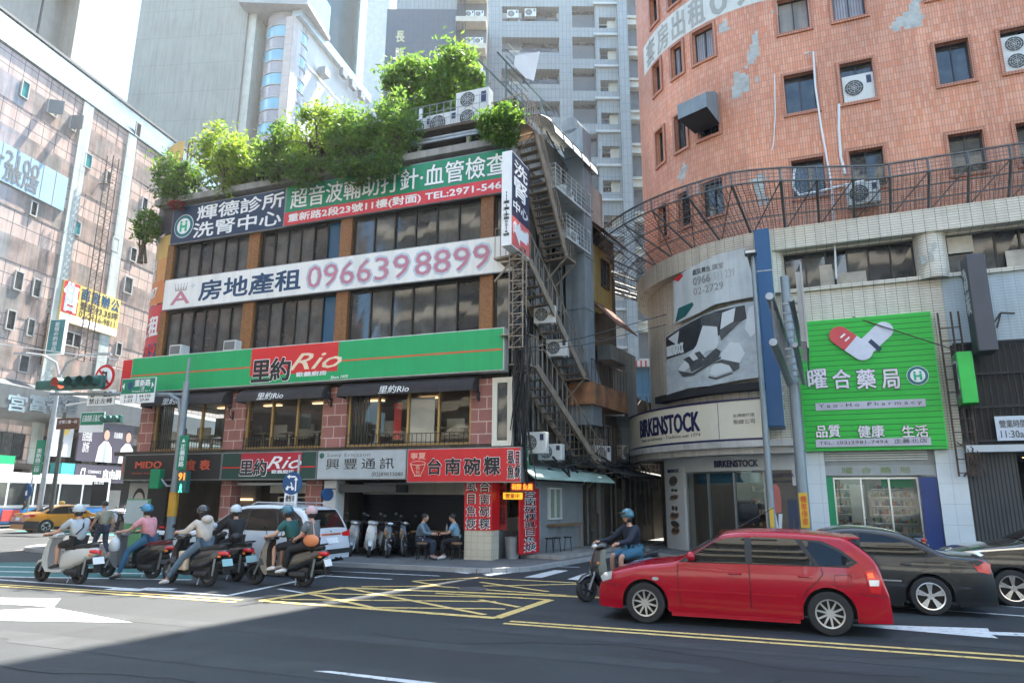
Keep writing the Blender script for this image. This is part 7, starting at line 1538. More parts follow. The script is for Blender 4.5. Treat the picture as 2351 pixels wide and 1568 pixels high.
    def wheels(s, spokes=10, tyre_w=.19, rimr=.66, style='thin', rim=None):
        rim = rim or ALLOY
        for x in (0, s.WB):
            for sd in (1, -1):
                y = sd*(s.W-.10); r = s.r; hw = tyre_w/2; o = MB()
                o.lathe((x, y-hw, r), (0, 1, 0), [(r*rimr, 0), (r*.93, -.0), (r*.985, .015), (r, .04), (r, tyre_w-.04), (r*.985, tyre_w-.015), (r*.93, tyre_w), (r*rimr, tyre_w), (r*rimr*.95, tyre_w*.7), (r*rimr*.95, .02)], 40)
                w_ = o.build('wheel', RUBBER, s.root, smooth=True, sharp=35)
                d = MB(); yo = y+sd*hw; rr = r*rimr
                d.cyl((x, yo-sd*.07, r), (x, yo-sd*.075, r), rr, n=28); d.build('brake_disc', mat('brake_dark', (.018, .018, .018), .5, .5), w_)
                q = MB(); ax = Vector((0, sd, 0))
                q.lathe((x, yo, r), ax, [(rr*1.0, -.005), (rr*.99, .004), (rr*.9, .002), (rr*.88, -.03)], 40)
                for k in range(spokes):
                    a = 2*math.pi*k/spokes+.2 if style != 'wide' or spokes < 10 else 2*math.pi*(k//2)/(spokes/2)+(.13 if k % 2 else -.13)+.3; ca, sa = math.cos(a), math.sin(a); px, pz = -sa, ca
                    if style == 'thin': ws, we = .016, .011
                    else: ws, we = (.028, .045) if spokes < 10 else (.013, .024)
                    def pt(rad, wd, dy): return (x+ca*rad+px*wd, yo+sd*dy, r+sa*rad+pz*wd)
                    q.add([pt(.04, -ws, -.012), pt(.04, ws, -.012), pt(rr*.93, we, -.006), pt(rr*.93, -we, -.006), pt(.04, -ws, -.045), pt(.04, ws, -.045), pt(rr*.93, we, -.035), pt(rr*.93, -we, -.035)], [(0, 1, 2, 3), (4, 7, 6, 5), (0, 3, 7, 4), (1, 5, 6, 2)])
                q.cyl((x, yo-sd*.05, r), (x, yo-sd*.004, r), .055, n=16)
                for k in range(5): a = k*1.2566; q.cyl((x+.035*math.cos(a), yo-sd*.006, r+.035*math.sin(a)), (x+.035*math.cos(a), yo, r+.035*math.sin(a)), .008, n=6)
                q.build('rim', rim, w_, smooth=True, sharp=30, fix=True)
    def mirrors(s, x, z, mt):
        for sd in (1, -1):
            y = sd*(s.Y(x, z)+.1); o = MB().ball((x-.02, y, z+.07), (.07, .10, .075), 12, 8).build('mirror', mt, s.root, smooth=True); MB().box(x-.03, x+.03, min(y, sd*s.Y(x, z)), max(y, sd*s.Y(x, z)), z, z+.03).build('mirror_arm', BLACK, o)
    def handle(s, x, z, mt, name='door_handle'):
        for sd in (1, -1):
            y = sd*(s.Y(x, z)); MB().tube([(x-.09, y, z), (x-.06, y+sd*.03, z+.005), (x+.06, y+sd*.03, z+.005), (x+.09, y, z)], .014, 6).build(name, mt, s.root, smooth=True)
    def rear(s, polys, name, mt, off=.008, parent=None):
        """shapes on the tail, given as (y, z)"""
        inv = sorted([(z, x) for x, z in s.top if x < s.sp.get('rear_x', .2)]); b = MB()
        for pl in polys:
            vs = [(interp(inv, z)-off, y, z) for y, z in pl]; b.add(vs, [tuple(range(len(vs)))])
        return b.build(name, mt, parent or s.root)
    def lamps_side(s, polys, name, mt): return s.shape(polys, name, mt, .01)
def paintm(name, c, rough=.28, metal=.0): return mat(name, c, rough, metal, var=.02, coat=.9, spec=.5)
SEAM = flat('seam_dark', (.008, .008, .008), .6)
GASKET = flat('window_gasket', (.012, .012, .012), .5)
H1 = math.atan2(.97, -2.51)
# ---- red wagon
RP = mat('red_car_paint', (.36, .0006, .014), .25, var=.03, coat=.55, spec=.35)
red = Car('red_wagon', 'bright red compact wagon with silver ten spoke wheels crossing the junction', 'car', gnd(1910, 1458), H1, 1, dict(wb=2.66, w=.85, r=.305, sill=.2, belt=.94, rc=.10, tumble=.19, rear_x=.35,
 top=[(-.80, .30), (-.815, .42), (-.80, .60), (-.765, .72), (-.74, .80), (-.69, .98), (-.58, 1.13), (-.40, 1.28), (-.28, 1.35), (-.1, 1.38), (.4, 1.41), (.9, 1.415), (1.25, 1.395), (1.5, 1.335), (1.85, 1.13), (2.12, .97), (2.3, .92), (2.75, .855), (3.1, .775), (3.3, .70), (3.4, .60), (3.45, .50), (3.455, .30)][1:]), RP)
gl = dict(front=[(2.02, .965), (1.56, 1.265), (1.42, 1.315), (1.12, 1.335), (1.12, .955)], rear=[(1.02, .955), (1.02, 1.338), (.70, 1.336), (.40, 1.32), (.16, .965)], quarter=[(.31, 1.31), (.05, 1.27), (-.17, 1.17), (-.36, 1.03), (-.27, .985), (.09, .965)])
red.shape([[(2.12, .945), (1.57, 1.305), (1.4, 1.35), (.9, 1.365), (.3, 1.35), (.02, 1.305), (-.22, 1.19), (-.43, 1.02), (-.3, .95)]], 'window_surround', GASKET, .004)
for k, p in gl.items(): red.shape([p], 'side_window', CARGLASS, .009)
red.topglass(2.02, 1.5, 'windshield', .07); red.topglass(-.33, -.64, 'rear_window', .1)
for x in (1.07, .13): pass
red.strip([(2.13, .93), (2.13, .5), (2.10, .3)], .01, 'door_seam', SEAM); red.strip([(1.07, .95), (1.07, .3)], .01, 'door_seam', SEAM); red.strip([(.08, .94), (.05, .85), (.16, .72), (.30, .6), (.34, .5)], .01, 'door_seam', SEAM)
red.strip([(2.28, .53), (1.09, .525)], .028, 'side_moulding', paintm('red_moulding', (.42, .004, .014))); red.strip([(1.05, .525), (.44, .52)], .028, 'side_moulding', MATS['red_moulding'])
red.strip([(-.78, .56), (-.5, .58), (-.40, .60)], .008, 'bumper_seam', SEAM); red.strip([(3.4, .56), (3.1, .56), (3.02, .55)], .008, 'bumper_seam', SEAM)
red.strip([(-.10, .84), (-.32, .85), (-.32, .70), (-.10, .69), (-.10, .84)], .006, 'fuel_flap', SEAM, sides=(1,))
red.shape([[(3.20, .64), (3.36, .58), (3.40, .66), (3.32, .73), (3.18, .76)]], 'headlight', CLEARL, .012); red.shape([[(-.62, .93), (-.50, .91), (-.55, .62), (-.68, .60), (-.72, .78)]], 'tail_lamp', REDL, .012); red.shape([[(-.545, .79), (-.55, .71), (-.67, .71), (-.68, .79)]], 'reverse_lamp', CLEARL, .016); red.shape([[(-.60, .89), (-.53, .88), (-.54, .82), (-.62, .82)]], 'brake_lamp', flat('brake_lit', (1, .06, .02), emit=.5), .016, (1,))
red.shape([ell(2.48, .68, .055, .025, 14)], 'side_repeater', CLEARL, .012)
red.handle(1.28, .80, RP); red.handle(.30, .80, RP); red.mirrors(1.93, .97, RP)
b = MB(); b.add([(-.26, -.62, 1.37), (-.26, .62, 1.37), (-.50, .60, 1.365), (-.50, -.60, 1.365), (-.26, -.62, 1.32), (-.26, .62, 1.32), (-.50, .60, 1.34), (-.50, -.60, 1.34)], [(0, 1, 2, 3), (7, 6, 5, 4), (3, 2, 6, 7), (1, 5, 6, 2), (0, 3, 7, 4)]).build('spoiler', RP, red.root, bevel=.012)
MB().tube([(1.38, .35, 1.37), (.65, .42, 1.78)], .006, 5).build('aerial', BLACK, red.root)
for a, c in ((-.79, -.42), (3.05, 3.42)): red.shape([[(a, .20), (c, .20), (c, .31), (a, .31)]], 'bumper_lip', RP, .02)
red.wheels(10, .185, .66, 'thin')
# ---- dark sedan behind it
DP = paintm('charcoal_paint', (.010, .0115, .013), .34); sedan_top = [(-1.0, .45), (-.99, .62), (-.96, .80), (-.92, .90), (-.86, .955), (-.5, .985), (-.26, 1.02), (.2, 1.27), (.5, 1.365), (.95, 1.41), (1.3, 1.40), (1.6, 1.32), (2.0, 1.10), (2.2, 1.0), (2.4, .95), (2.9, .88), (3.25, .77), (3.42, .62), (3.47, .5), (3.475, .3)]
SED = dict(wb=2.6, w=.86, r=.315, sill=.19, belt=.93, rc=.10, tumble=.2, top=sedan_top, rear_x=-.45)
def sedan_glass(c):
    c.shape([[(2.1, .95), (1.6, 1.29), (1.3, 1.345), (.9, 1.36), (.5, 1.32), (.2, 1.21), (-.1, 1.04), (-.18, .97), (0, .945)]], 'window_surround', GASKET, .004)
    c.shape([[(2.0, .97), (1.58, 1.26), (1.3, 1.32), (1.06, 1.325), (1.06, .965)]], 'side_window', CARGLASS, .009); c.shape([[(1.0, .965), (1.0, 1.33), (.62, 1.30), (.28, 1.19), (-.05, 1.01), (-.02, .965)]], 'side_window', CARGLASS, .009)
    c.topglass(2.02, 1.56, 'windshield', .08); c.topglass(.3, -.22, 'rear_window', .1)
    c.strip([(2.13, .93), (2.12, .3)], .01, 'door_seam', SEAM); c.strip([(1.03, .95), (1.03, .3)], .01, 'door_seam', SEAM); c.strip([(.02, .94), (.0, .8), (.22, .6), (.36, .5), (.4, .3)], .01, 'door_seam', SEAM)
sd_ = Car('sedan', 'dark charcoal sedan with machined five spoke wheels behind the red wagon', 'car', gnd(2140, 1411), H1, 1, SED, DP)
sedan_glass(sd_); sd_.handle(.32, .82, DP); sd_.handle(1.3, .82, DP); sd_.mirrors(1.95, .97, DP)
sd_.shape([[(-.80, .93), (-.66, .90), (-.74, .74), (-.93, .70), (-.95, .86)]], 'tail_lamp', REDL, .012); sd_.shape([[(-.62, .905), (-.74, .93), (-.86, .9), (-.74, .82)]], 'lamp_trim', BLACK, .014); sd_.shape([[(3.05, .7), (3.35, .6), (3.38, .68), (3.1, .78)]], 'headlight', CLEARL, .012)
sd_.strip([(1.0, .55), (.42, .545)], .03, 'side_moulding', CHROME); sd_.strip([(-.35, .86), (-.5, .865), (-.5, .73), (-.35, .73), (-.35, .86)], .006, 'fuel_flap', SEAM)
sd_.shape([[(-.97, .18), (-.42, .16), (-.40, .27), (-.97, .29)]], 'bumper_skirt', DP, .03); sd_.shape([[(.42, .14), (2.2, .14), (2.2, .24), (.42, .24)]], 'side_skirt', DP, .02)
sd_.wheels(10, .2, .72, 'wide', CHROME)
# ---- black people carrier at the edge
BP = paintm('black_paint', (.008, .009, .010), .15)
mp = Car('people_carrier', 'glossy black people carrier with its bonnet just entering beside the sedan', 'car', gnd(2330, 1391)+Vector((math.cos(H1+math.pi), math.sin(H1+math.pi), 0))*2.7, H1, 1, dict(wb=2.7, w=.87, r=.325, sill=.2, belt=1.0, rc=.11, tumble=.17, rear_x=.2,
 top=[(-.85, .4), (-.86, .7), (-.8, 1.0), (-.68, 1.4), (-.4, 1.58), (.3, 1.65), (1.0, 1.64), (1.5, 1.55), (2.0, 1.34), (2.45, 1.14), (2.8, 1.08), (3.25, 1.01), (3.58, .9), (3.72, .72), (3.74, .3)]), BP)
mp.shape([[(2.4, 1.03), (1.7, 1.44), (1.2, 1.53), (.2, 1.53), (-.4, 1.44), (-.5, 1.05)]], 'side_window', CARGLASS, .008); mp.topglass(2.4, 1.6, 'windshield', .07); mp.topglass(-.55, -.75, 'rear_window', .1)
mp.shape([[(3.1, .9), (3.55, .76), (3.6, .85), (3.25, .98)]], 'headlight', CLEARL, .012); mp.mirrors(2.2, 1.05, BP); mp.strip([(2.3, 1.0), (2.28, .3)], .01, 'door_seam', SEAM); mp.strip([(3.5, .93), (2.9, 1.0), (2.4, 1.05)], .03, 'bonnet_trim', CHROME)
mp.handle(1.3, .9, CHROME); mp.wheels(10, .2, .72, 'wide', CHROME)
# ---- white sport utility car
WP = paintm('white_paint', (.55, .60, .64), .25); H2 = math.atan2(.9, -2.51)
sv = Car('suv', 'pale white sport utility car with roof rails behind the couple on the scooter', 'car', gnd(643, 1323), H2, 1, dict(wb=2.67, w=.9, r=.345, sill=.28, belt=1.06, rc=.10, tumble=.17, rear_x=-.2, lift=.1,
 top=[(-.93, .5), (-.95, .66), (-.9, .80), (-.86, .9), (-.82, 1.06), (-.72, 1.25), (-.56, 1.5), (-.42, 1.6), (-.1, 1.65), (.5, 1.69), (1.1, 1.68), (1.5, 1.61), (1.9, 1.37), (2.25, 1.13), (2.6, 1.06), (3.1, .98), (3.45, .85), (3.6, .68), (3.63, .35)]), WP)
sv.shape([[(2.25, 1.08), (1.65, 1.50), (1.2, 1.60), (.4, 1.61), (-.25, 1.56), (-.5, 1.4), (-.62, 1.2), (-.55, 1.07)]], 'window_surround', GASKET, .004)
for p in ([(2.12, 1.1), (1.62, 1.46), (1.3, 1.55), (1.12, 1.56), (1.12, 1.09)], [(1.05, 1.09), (1.05, 1.57), (.3, 1.57), (.1, 1.09)], [(.22, 1.56), (-.22, 1.52), (-.44, 1.35), (-.52, 1.2), (.05, 1.09)]): sv.shape([p], 'side_window', CARGLASS, .009)
sv.topglass(2.2, 1.62, 'windshield', .08); sv.topglass(-.52, -.80, 'rear_window', .13, n=10)
sv.shape([[(-.85, 1.07), (-.48, 1.06), (-.50, .96), (-.87, .90)]], 'tail_lamp', REDL, .012); sv.rear([[(.84, 1.06), (.84, .9), (.5, .92), (.46, 1.0)], [(-.84, 1.06), (-.84, .9), (-.5, .92), (-.46, 1.0)]], 'rear_lamp', REDL)
sv.rear([[(-.24, .90), (.24, .90), (.24, .76), (-.24, .76)]], 'plate', PLATE, .02); sv.rear([[(-.42, 1.0), (.42, 1.0), (.42, .955), (-.42, .955)]], 'tailgate_trim', CHROME, .012); sv.rear([[(0, 1.08), (.035, 1.03), (-.035, 1.03)]], 'tailgate_badge', CHROME, .02)
sv.rear([[(-.86, .62), (.86, .62), (.86, .5), (-.86, .5)]], 'rear_bumper', mat('bumper_black', (.02, .02, .021), .6), .02); sv.shape([[(-.93, .42), (-.46, .42), (-.40, .60), (-.93, .62)]], 'bumper_side', MATS['bumper_black'], .016)
sv.strip([(1.08, 1.06), (1.08, .35)], .01, 'door_seam', SEAM); sv.strip([(.08, 1.06), (.1, .9), (.36, .62), (.4, .4)], .01, 'door_seam', SEAM); sv.strip([(2.25, 1.06), (2.2, .4)], .01, 'door_seam', SEAM); sv.handle(1.3, .96, WP); sv.handle(.3, .96, WP); sv.mirrors(2.0, 1.1, WP)
for sdd in (1, -1): MB().tube([(-.2, sdd*.62, 1.68), (-.1, sdd*.63, 1.74), (1.0, sdd*.63, 1.755), (1.15, sdd*.62, 1.7)], .018).build('roof_rail', ALLOY, sv.root)
MB().box(-.62, -.42, -.62, .62, 1.57, 1.60).build('roof_spoiler', WP, sv.root, bevel=.012); MB().tube([(-.95, -.1, .4), (-1.1, -.1, .38), (-1.1, -.1, .44)], .03).build('tow_bar', BLACK, sv.root)
sv.wheels(5, .21, .7, 'wide')
# ---- yellow taxi and cars behind
TP = paintm('taxi_yellow', (.56, .22, .006), .3); g0 = gnd(101, 1223); g1 = gnd(206.5, 1219); H3 = math.atan2(g1.y-g0.y, g1.x-g0.x)
tx_ = Car('taxi', 'yellow taxi with black rear bumper turning away near the bus', 'taxi', g0, H3-R(4), -1, SED, TP); sedan_glass(tx_)
tx_.rear([[(-.84, .56), (.84, .56), (.84, .45), (-.84, .45)]], 'rear_bumper', MATS['bumper_black'], .02); tx_.shape([[(-1.0, .22), (-.36, .20), (-.34, .58), (-.98, .62)]], 'bumper_side', MATS['bumper_black'], .014); tx_.shape([[(.4, .18), (2.2, .18), (2.2, .32), (.4, .32)]], 'side_skirt', MATS['bumper_black'], .012)
tx_.rear([[(-.22, .78), (.22, .78), (.22, .63), (-.22, .63)]], 'plate', PLATE, .02); tx_.rear([[(.8, .93), (.8, .8), (.35, .8), (.3, .86)], [(-.8, .93), (-.8, .8), (-.35, .8), (-.3, .86)]], 'rear_lamp', REDL); tx_.shape([[(-.95, .94), (-.55, .92), (-.6, .82), (-.96, .8)]], 'tail_lamp', REDL, .012)
tx_.mirrors(1.95, .97, TP); tx_.handle(1.3, .84, TP); tx_.handle(.3, .84, TP); tx_.wheels(10, .19, .7, 'wide'); MB().ball((1.0, 0, 1.50), (.1, .3, .1), 12, 6).build('taxi_lamp', mat('taxi_lamp', (.7, .45, .1), .4), tx_.root, smooth=True)
for (x, y, hd, pm, nm, lab) in ((300, 1206, H3, WP, 'hatchback', 'white car half hidden behind the yellow taxi and rider'), (452, 1236, H2, paintm('silver_paint', (.40, .44, .47), .25, .3), 'parked_car', 'silver car parked behind the blue grey traffic pole'), (70, 1207, H3+R(10), WP, 'parked_car', 'white car nosing out behind the tail of the taxi')):
    c = Car(nm, lab, 'car', gnd(x, y), hd, -1 if nm != 'parked_car' or x < 100 else 1, SED, pm); sedan_glass(c); c.wheels(5, .19, .7, 'wide'); c.shape([[(3.05, .7), (3.35, .6), (3.38, .68), (3.1, .78)]], 'headlight', CLEARL, .012); c.shape([[(-.95, .94), (-.6, .92), (-.65, .78), (-.96, .76)]], 'tail_lamp', REDL, .012); c.mirrors(1.95, .97, pm)
# ---- bus along the panelled block
bu = thing('city_bus', 'white and blue city bus standing behind the yellow taxi', 'bus', fr=FH)
ue = FH.p(178, 1160, 1.6)[0]; L0 = ue-11.5; BW = mat('bus_white', (.64, .66, .67), .3, coat=.4, var=.04); BBL = mat('bus_blue', (.01, .13, .34), .3, coat=.4, var=.1)
y0, y1 = -3.9, -1.5
MB().box(L0, ue, y0, y1, 1.15, 2.95).build('body', BW, bu, bevel=.12); MB().box(L0+.01, ue-.01, y0+.01, y1, .35, 1.16).build('lower_body', BBL, bu, bevel=.05); MB().box(L0+1, ue-1, y0+.3, y1-.3, 2.95, 3.12).build('roof_pod', BW, bu, bevel=.06)
for k in range(6): a = L0+.5+k*1.75; o = MB().box(a, a+1.6, y0-.012, y0+.02, 1.35, 2.55).build('window', DKGLASS, bu)
MB().box(ue-1.6, ue-.25, y0-.016, y0+.02, 1.25, 2.75).build('door', CARGLASS, bu); text('EAL-2722', (ue-1.5, ue-.7, 2.6, 2.75), bu, SIGNW, y=y0-.03, bold=.02)
for x in (L0+2.4, ue-2.6): MB().cyl((x, y0+.02, .48), (x, y0+.3, .48), .48, n=24).build('wheel', RUBBER, bu)
MB().box(L0+3.8, L0+4.9, y0-.02, y0, .5, 1.1).build('advert', mat('advert_red', (.5, .05, .04), .4), bu)

# ================================================================== SCOOTERS
def scooter(label, rear, front, pal, group='scooters waiting at the junction', name='scooter', rad=.225, lean=0, pl=None):
    d = (front-rear); hd = math.atan2(d.y, d.x); th = thing(name, label, 'scooter', loc=(rear.x, rear.y, 0 if rear.z < .05 else rear.z), rz=hd, group=group); WBs = 1.27
    if lean: th.rotation_euler = (R(lean), 0, hd)
    main, shield, seat = pal[:3]; r = rad
    for x in (0, WBs):
        w_ = MB().lathe((x, -.055, r), (0, 1, 0), [(r*.62, 0), (r*.9, .0), (r, .03), (r, .08), (r*.9, .11), (r*.62, .11)], 28).build('wheel', RUBBER, th, smooth=True, sharp=40)
        q = MB().lathe((x, -.04, r), (0, 1, 0), [(r*.66, 0), (r*.66, .08), (r*.55, .08), (r*.55, 0), (r*.66, 0)], 24)
        for k in range(5): a = k*1.2566; q.bar((x, 0, r), (x+r*.6*math.cos(a), 0, r+r*.6*math.sin(a)), .05, .03)
        q.cyl((x, -.07, r), (x, .07, r), .045, n=10).build('rim', pal[3] if len(pal) > 3 else ALLOY, w_)
    def sec(name, secs, mt, bev=0, par=th):
        """loft of cross sections (x, z_low, z_high, half width)"""
        vs = []; n = 10
        for x, zl, zh, hw in secs:
            for k in range(n):
                a = 2*math.pi*k/n+math.pi/n; c, s_ = math.cos(a), math.sin(a); sg = lambda v: math.copysign(abs(v)**.6, v)
                vs.append((x, hw*sg(c), (zl+zh)/2+(zh-zl)/2*sg(s_)))
        m = len(secs); fs = [(i*n+j, i*n+(j+1) % n, (i+1)*n+(j+1) % n, (i+1)*n+j) for i in range(m-1) for j in range(n)]+[tuple(range(n-1, -1, -1)), tuple(range((m-1)*n, m*n))]
        return MB().add(vs, fs).build(name, mt, par, smooth=True, sharp=50, fix=True)
    sec('rear_body', [(-.52, .66, .76, .04), (-.40, .58, .80, .10), (-.15, .46, .79, .15), (.15, .32, .76, .17), (.38, .26, .74, .18), (.47, .26, .68, .17)], main)
    sec('seat', [(-.42, .78, .86, .07), (-.3, .76, .89, .12), (-.05, .75, .86, .14), (.15, .73, .82, .145), (.40, .71, .80, .12), (.50, .69, .76, .08)], seat)
    sec('floorboard', [(.40, .22, .32, .17), (.62, .21, .31, .19), (.86, .22, .32, .18)], pal[4] if len(pal) > 4 else BLACK)
    b = MB(); P = [(.84, .24), (.93, .24), (1.05, .38), (1.10, .55), (1.04, .78), (.97, .97), (.89, .97), (.92, .75), (.90, .5)]
    hw = [.17, .17, .18, .17, .16, .12, .12, .15, .17]; n = len(P); vs = []
    for t in (-1, -.55, 0, .55, 1): vs += [(x+.055*(1-t*t), t*h, z) for (x, z), h in zip(P, hw)]
    b.add(vs, [(i*n+j, i*n+(j+1) % n, (i+1)*n+(j+1) % n, (i+1)*n+j) for i in range(4) for j in range(n)]+[tuple(range(n)), tuple(range(5*n-1, 4*n-1, -1))]); b.build('leg_shield', shield, th, smooth=True, sharp=45, fix=True)
    sec('front_fender', [(1.02, .40, .47, .07), (1.16, .43, .52, .085), (1.34, .40, .48, .08), (1.46, .31, .37, .05)], shield)
    MB().tube([(1.27, .075, r), (1.08, .07, .62)], .025).tube([(1.27, -.075, r), (1.08, -.07, .62)], .025).build('fork', STEEL, th)
    sec('handlebar_cowl', [(.80, .96, 1.03, .10), (.90, .94, 1.08, .17), (1.0, .94, 1.06, .16), (1.08, .95, 1.02, .08)], shield)
    MB().tube([(.78, .36, 1.02), (.88, .2, 1.02), (.9, 0, 1.0), (.88, -.2, 1.02), (.78, -.36, 1.02)], .017).build('handlebar', BLACK, th)
    for sd in (1, -1):
        MB().tube([(.86, sd*.24, 1.03), (.88, sd*.30, 1.2)], .008, 5).ball((.88, sd*.32, 1.25), (.015, .06, .045), 10, 6).build('mirror', BLACK, th); MB().ball((1.06, sd*.11, .70), (.04, .04, .03), 10, 6).build('indicator', AMBER, th)
    MB().ball((1.07, 0, 1.0), (.05, .09, .05), 10, 6).build('headlight', CLEARL, th)
    MB().box(-.12, .3, -.1, .1, .16, .40).cyl((-.1, .12, .26), (.3, .12, .26), .07, n=10).build('engine', mat('engine_dark', (.035, .035, .036), .55, .4), th, bevel=.02)
    MB().cyl((-.32, -.15, .30), (.12, -.14, .26), .06, .05, 12).build('exhaust', mat('exhaust_dark', (.05, .05, .05), .4, .6), th, smooth=True); MB().tube([(-.22, .1, r), (-.28, .11, .6)], .025).tube([(0, -.1, r), (-.1, -.11, .58)], .025).build('shock', STEEL, th)
    sec('rear_fender', [(-.50, .5, .60, .07), (-.36, .44, .56, .08), (-.1, .42, .52, .08)], BLACK); MB().prism([(-.50, .54), (-.46, .54), (-.54, .26), (-.58, .27)], -.07, .07).build('mudflap', BLACK, th)
    MB().cbox((-.545, 0, .52), (.012, .26, .15), Matrix.Rotation(R(20), 3, 'Y')).build('plate', pl or PLATE, th); sec('tail_lamp', [(-.535, .66, .74, .05), (-.48, .66, .76, .1), (-.38, .67, .75, .13)], REDL)
    for sd in (1, -1): MB().ball((-.42, sd*.13, .64), (.05, .025, .025), 8, 6).build('indicator', AMBER, th)
    MB().tube([(-.2, .13, .84), (-.45, .12, .90), (-.5, 0, .91), (-.45, -.12, .90), (-.2, -.13, .84)], .014).build('grab_rail', BLACK, th)
    MB().tube([(.15, .12, .2), (.1, .2, .05)], .012).build('stand', STEEL, th)
    return th
SKIN = mat('skin', (.48, .27, .19), .5, var=.06, vs=6); HAIRM = flat('black_hair', (.01, .009, .009), .5); SHOEW = flat('white_shoe', (.6, .6, .58), .6); SHOED = flat('dark_shoe', (.03, .03, .03), .6)
def skinmesh(J, edges, root):
    ks = list(J); me = bpy.data.meshes.new('skin_tmp'); me.from_pydata([J[k][:3] for k in ks], [(ks.index(a), ks.index(b)) for a, b in edges], []); o = bpy.data.objects.new('skin_tmp', me); col.objects.link(o)
    md = o.modifiers.new('s', 'SKIN'); md.use_smooth_shade = True
    for i, k in enumerate(ks): v = me.skin_vertices[0].data[i]; v.radius = (J[k][3], J[k][4] if len(J[k]) > 4 else J[k][3]); v.use_root = (k == root)
    s2 = o.modifiers.new('d', 'SUBSURF'); s2.levels = 1; s2.render_levels = 1
    bpy.context.view_layer.update(); em = bpy.data.meshes.new_from_object(o.evaluated_get(bpy.context.evaluated_depsgraph_get())); bpy.data.objects.remove(o); bpy.data.meshes.remove(me)
    r = [tuple(v.co) for v in em.vertices], [tuple(p.vertices) for p in em.polygons]; bpy.data.meshes.remove(em); return r
def lerp(a, b, t): return tuple(a[i]+(b[i]-a[i])*t for i in range(3))
def person(label, loc, rz, P, shirt, pants, shoe, long_sleeve=False, shorts=False, helmet=None, hair=True, hood=False, visor=None, look=0, group='people at the junction', strap=None):
    """P: joint positions in the person's own frame, x forward: pel, chest, neck, head, and sh/el/ha/hip/kn/an/toe for l and r"""
    th = thing('person', label, 'person', loc=loc, rz=rz, group=group); P = {k: tuple(v) for k, v in P.items()}
    J = {}; E = []
    def put(k, p, r, r2=None): J[k] = (*p, r, r2 or r)
    put('pel', P['pel'], .115, .14); put('ab', lerp(P['pel'], P['chest'], .5), .10, .13); put('chest', P['chest'], .11, .15); put('neck', P['neck'], .052); put('jaw', lerp(P['neck'], P['head'], .55), .05); E += [('pel', 'ab'), ('ab', 'chest'), ('chest', 'neck'), ('neck', 'jaw')]
    for s in 'lr':
        put('sh'+s, P['sh'+s], .062); put('el'+s, P['el'+s], .042); put('fa'+s, lerp(P['el'+s], P['ha'+s], .4), .040); put('wr'+s, lerp(P['el'+s], P['ha'+s], .9), .026); put('hip'+s, P['hip'+s], .09); put('th'+s, lerp(P['hip'+s], P['kn'+s], .55), .075); put('kn'+s, P['kn'+s], .056); put('ca'+s, lerp(P['kn'+s], P['an'+s], .35), .055); put('an'+s, P['an'+s], .034); put('toe'+s, P['toe'+s], .03)
        E += [('chest', 'sh'+s), ('sh'+s, 'el'+s), ('el'+s, 'fa'+s), ('fa'+s, 'wr'+s), ('pel', 'hip'+s), ('hip'+s, 'th'+s), ('th'+s, 'kn'+s), ('kn'+s, 'ca'+s), ('ca'+s, 'an'+s), ('an'+s, 'toe'+s)]
    V, F = skinmesh(J, E, 'pel'); b = MB().add(V, F)
    h = P['head']; vs = []; n, k_ = 16, 12                       # head: skull, brow, nose, chin
    for i in range(k_+1):
        t = -math.pi/2+math.pi*i/k_
        for j in range(n):
            a = 2*math.pi*j/n; cx, cy, cz = math.cos(t)*math.cos(a), math.cos(t)*math.sin(a), math.sin(t)
            x, y, z = .098*cx, .076*cy, .122*cz
            if cz < -.2: x = x*.86+.012; y *= 1+.35*cz
            f = max(0, math.cos(a))**14*math.cos(t)
            x += f*(.022*math.exp(-((cz+.12)/.13)**2)+.006*math.exp(-((cz+.5)/.1)**2)-.006*math.exp(-((cz-.12)/.08)**2))
            ca, sa = math.cos(look), math.sin(look); vs.append((h[0]+x*ca-y*sa, h[1]+x*sa+y*ca, h[2]+z))
    b.add(vs, [(i*n+j, i*n+(j+1) % n, (i+1)*n+(j+1) % n, (i+1)*n+j) for i in range(k_) for j in range(n)])
    for sd in (1, -1): b.ball((h[0]-sd*math.sin(look)*.076, h[1]+sd*math.cos(look)*.076, h[2]-.01), (.022, .01, .03), 8, 6)
    for s in 'lr':                                               # palm, four curled fingers of unequal length and a thumb
        e = Vector(P['el'+s]); a = Vector(P['ha'+s]); d = (a-e).normalized(); lat = Vector((0, -1 if s == 'l' else 1, 0)); dn = Vector((0, 0, -1)); sdv = (lat-d*lat.dot(d)).normalized(); dn = (dn-d*dn.dot(d)).normalized()
        w_ = a-d*.05; b.tube([w_-d*.02, w_+d*.02, w_+d*.07], [.026, .036, .034], 8)
        for q, ln in enumerate((.070, .078, .072, .056)): o = w_+d*.07+sdv*(.027-.018*q); b.tube([o, o+d*ln*.5+dn*.008, o+d*ln*.7+dn*.03, o+d*ln*.45+dn*.05], [.0095, .009, .008, .007], 6)
        o = w_+d*.02+sdv*.03; b.tube([o, o+d*.03+sdv*.02+dn*.01, o+d*.05+sdv*.015+dn*.035], [.011, .010, .008], 6)
    b.build('body', SKIN, th, smooth=True, sharp=80)
    # eyes, mouth
    ca, sa = math.cos(look), math.sin(look); T = lambda x, y, z: (h[0]+x*ca-y*sa, h[1]+x*sa+y*ca, h[2]+z)
    MB().ball(T(.088, .033, .012), (.008, .013, .007), 8, 5).ball(T(.088, -.033, .012), (.008, .013, .007), 8, 5).build('eye', HAIRM, th)
    # clothes
    C = {}; E2 = [('pel', 'ab'), ('ab', 'chest'), ('chest', 'nk')]; g = .022
    for k in ('pel', 'ab', 'chest'): C[k] = (*J[k][:3], J[k][3]+g+.012, J[k][4]+g+.012)
    C['nk'] = (*lerp(P['chest'], P['neck'], .62), .085, .095)
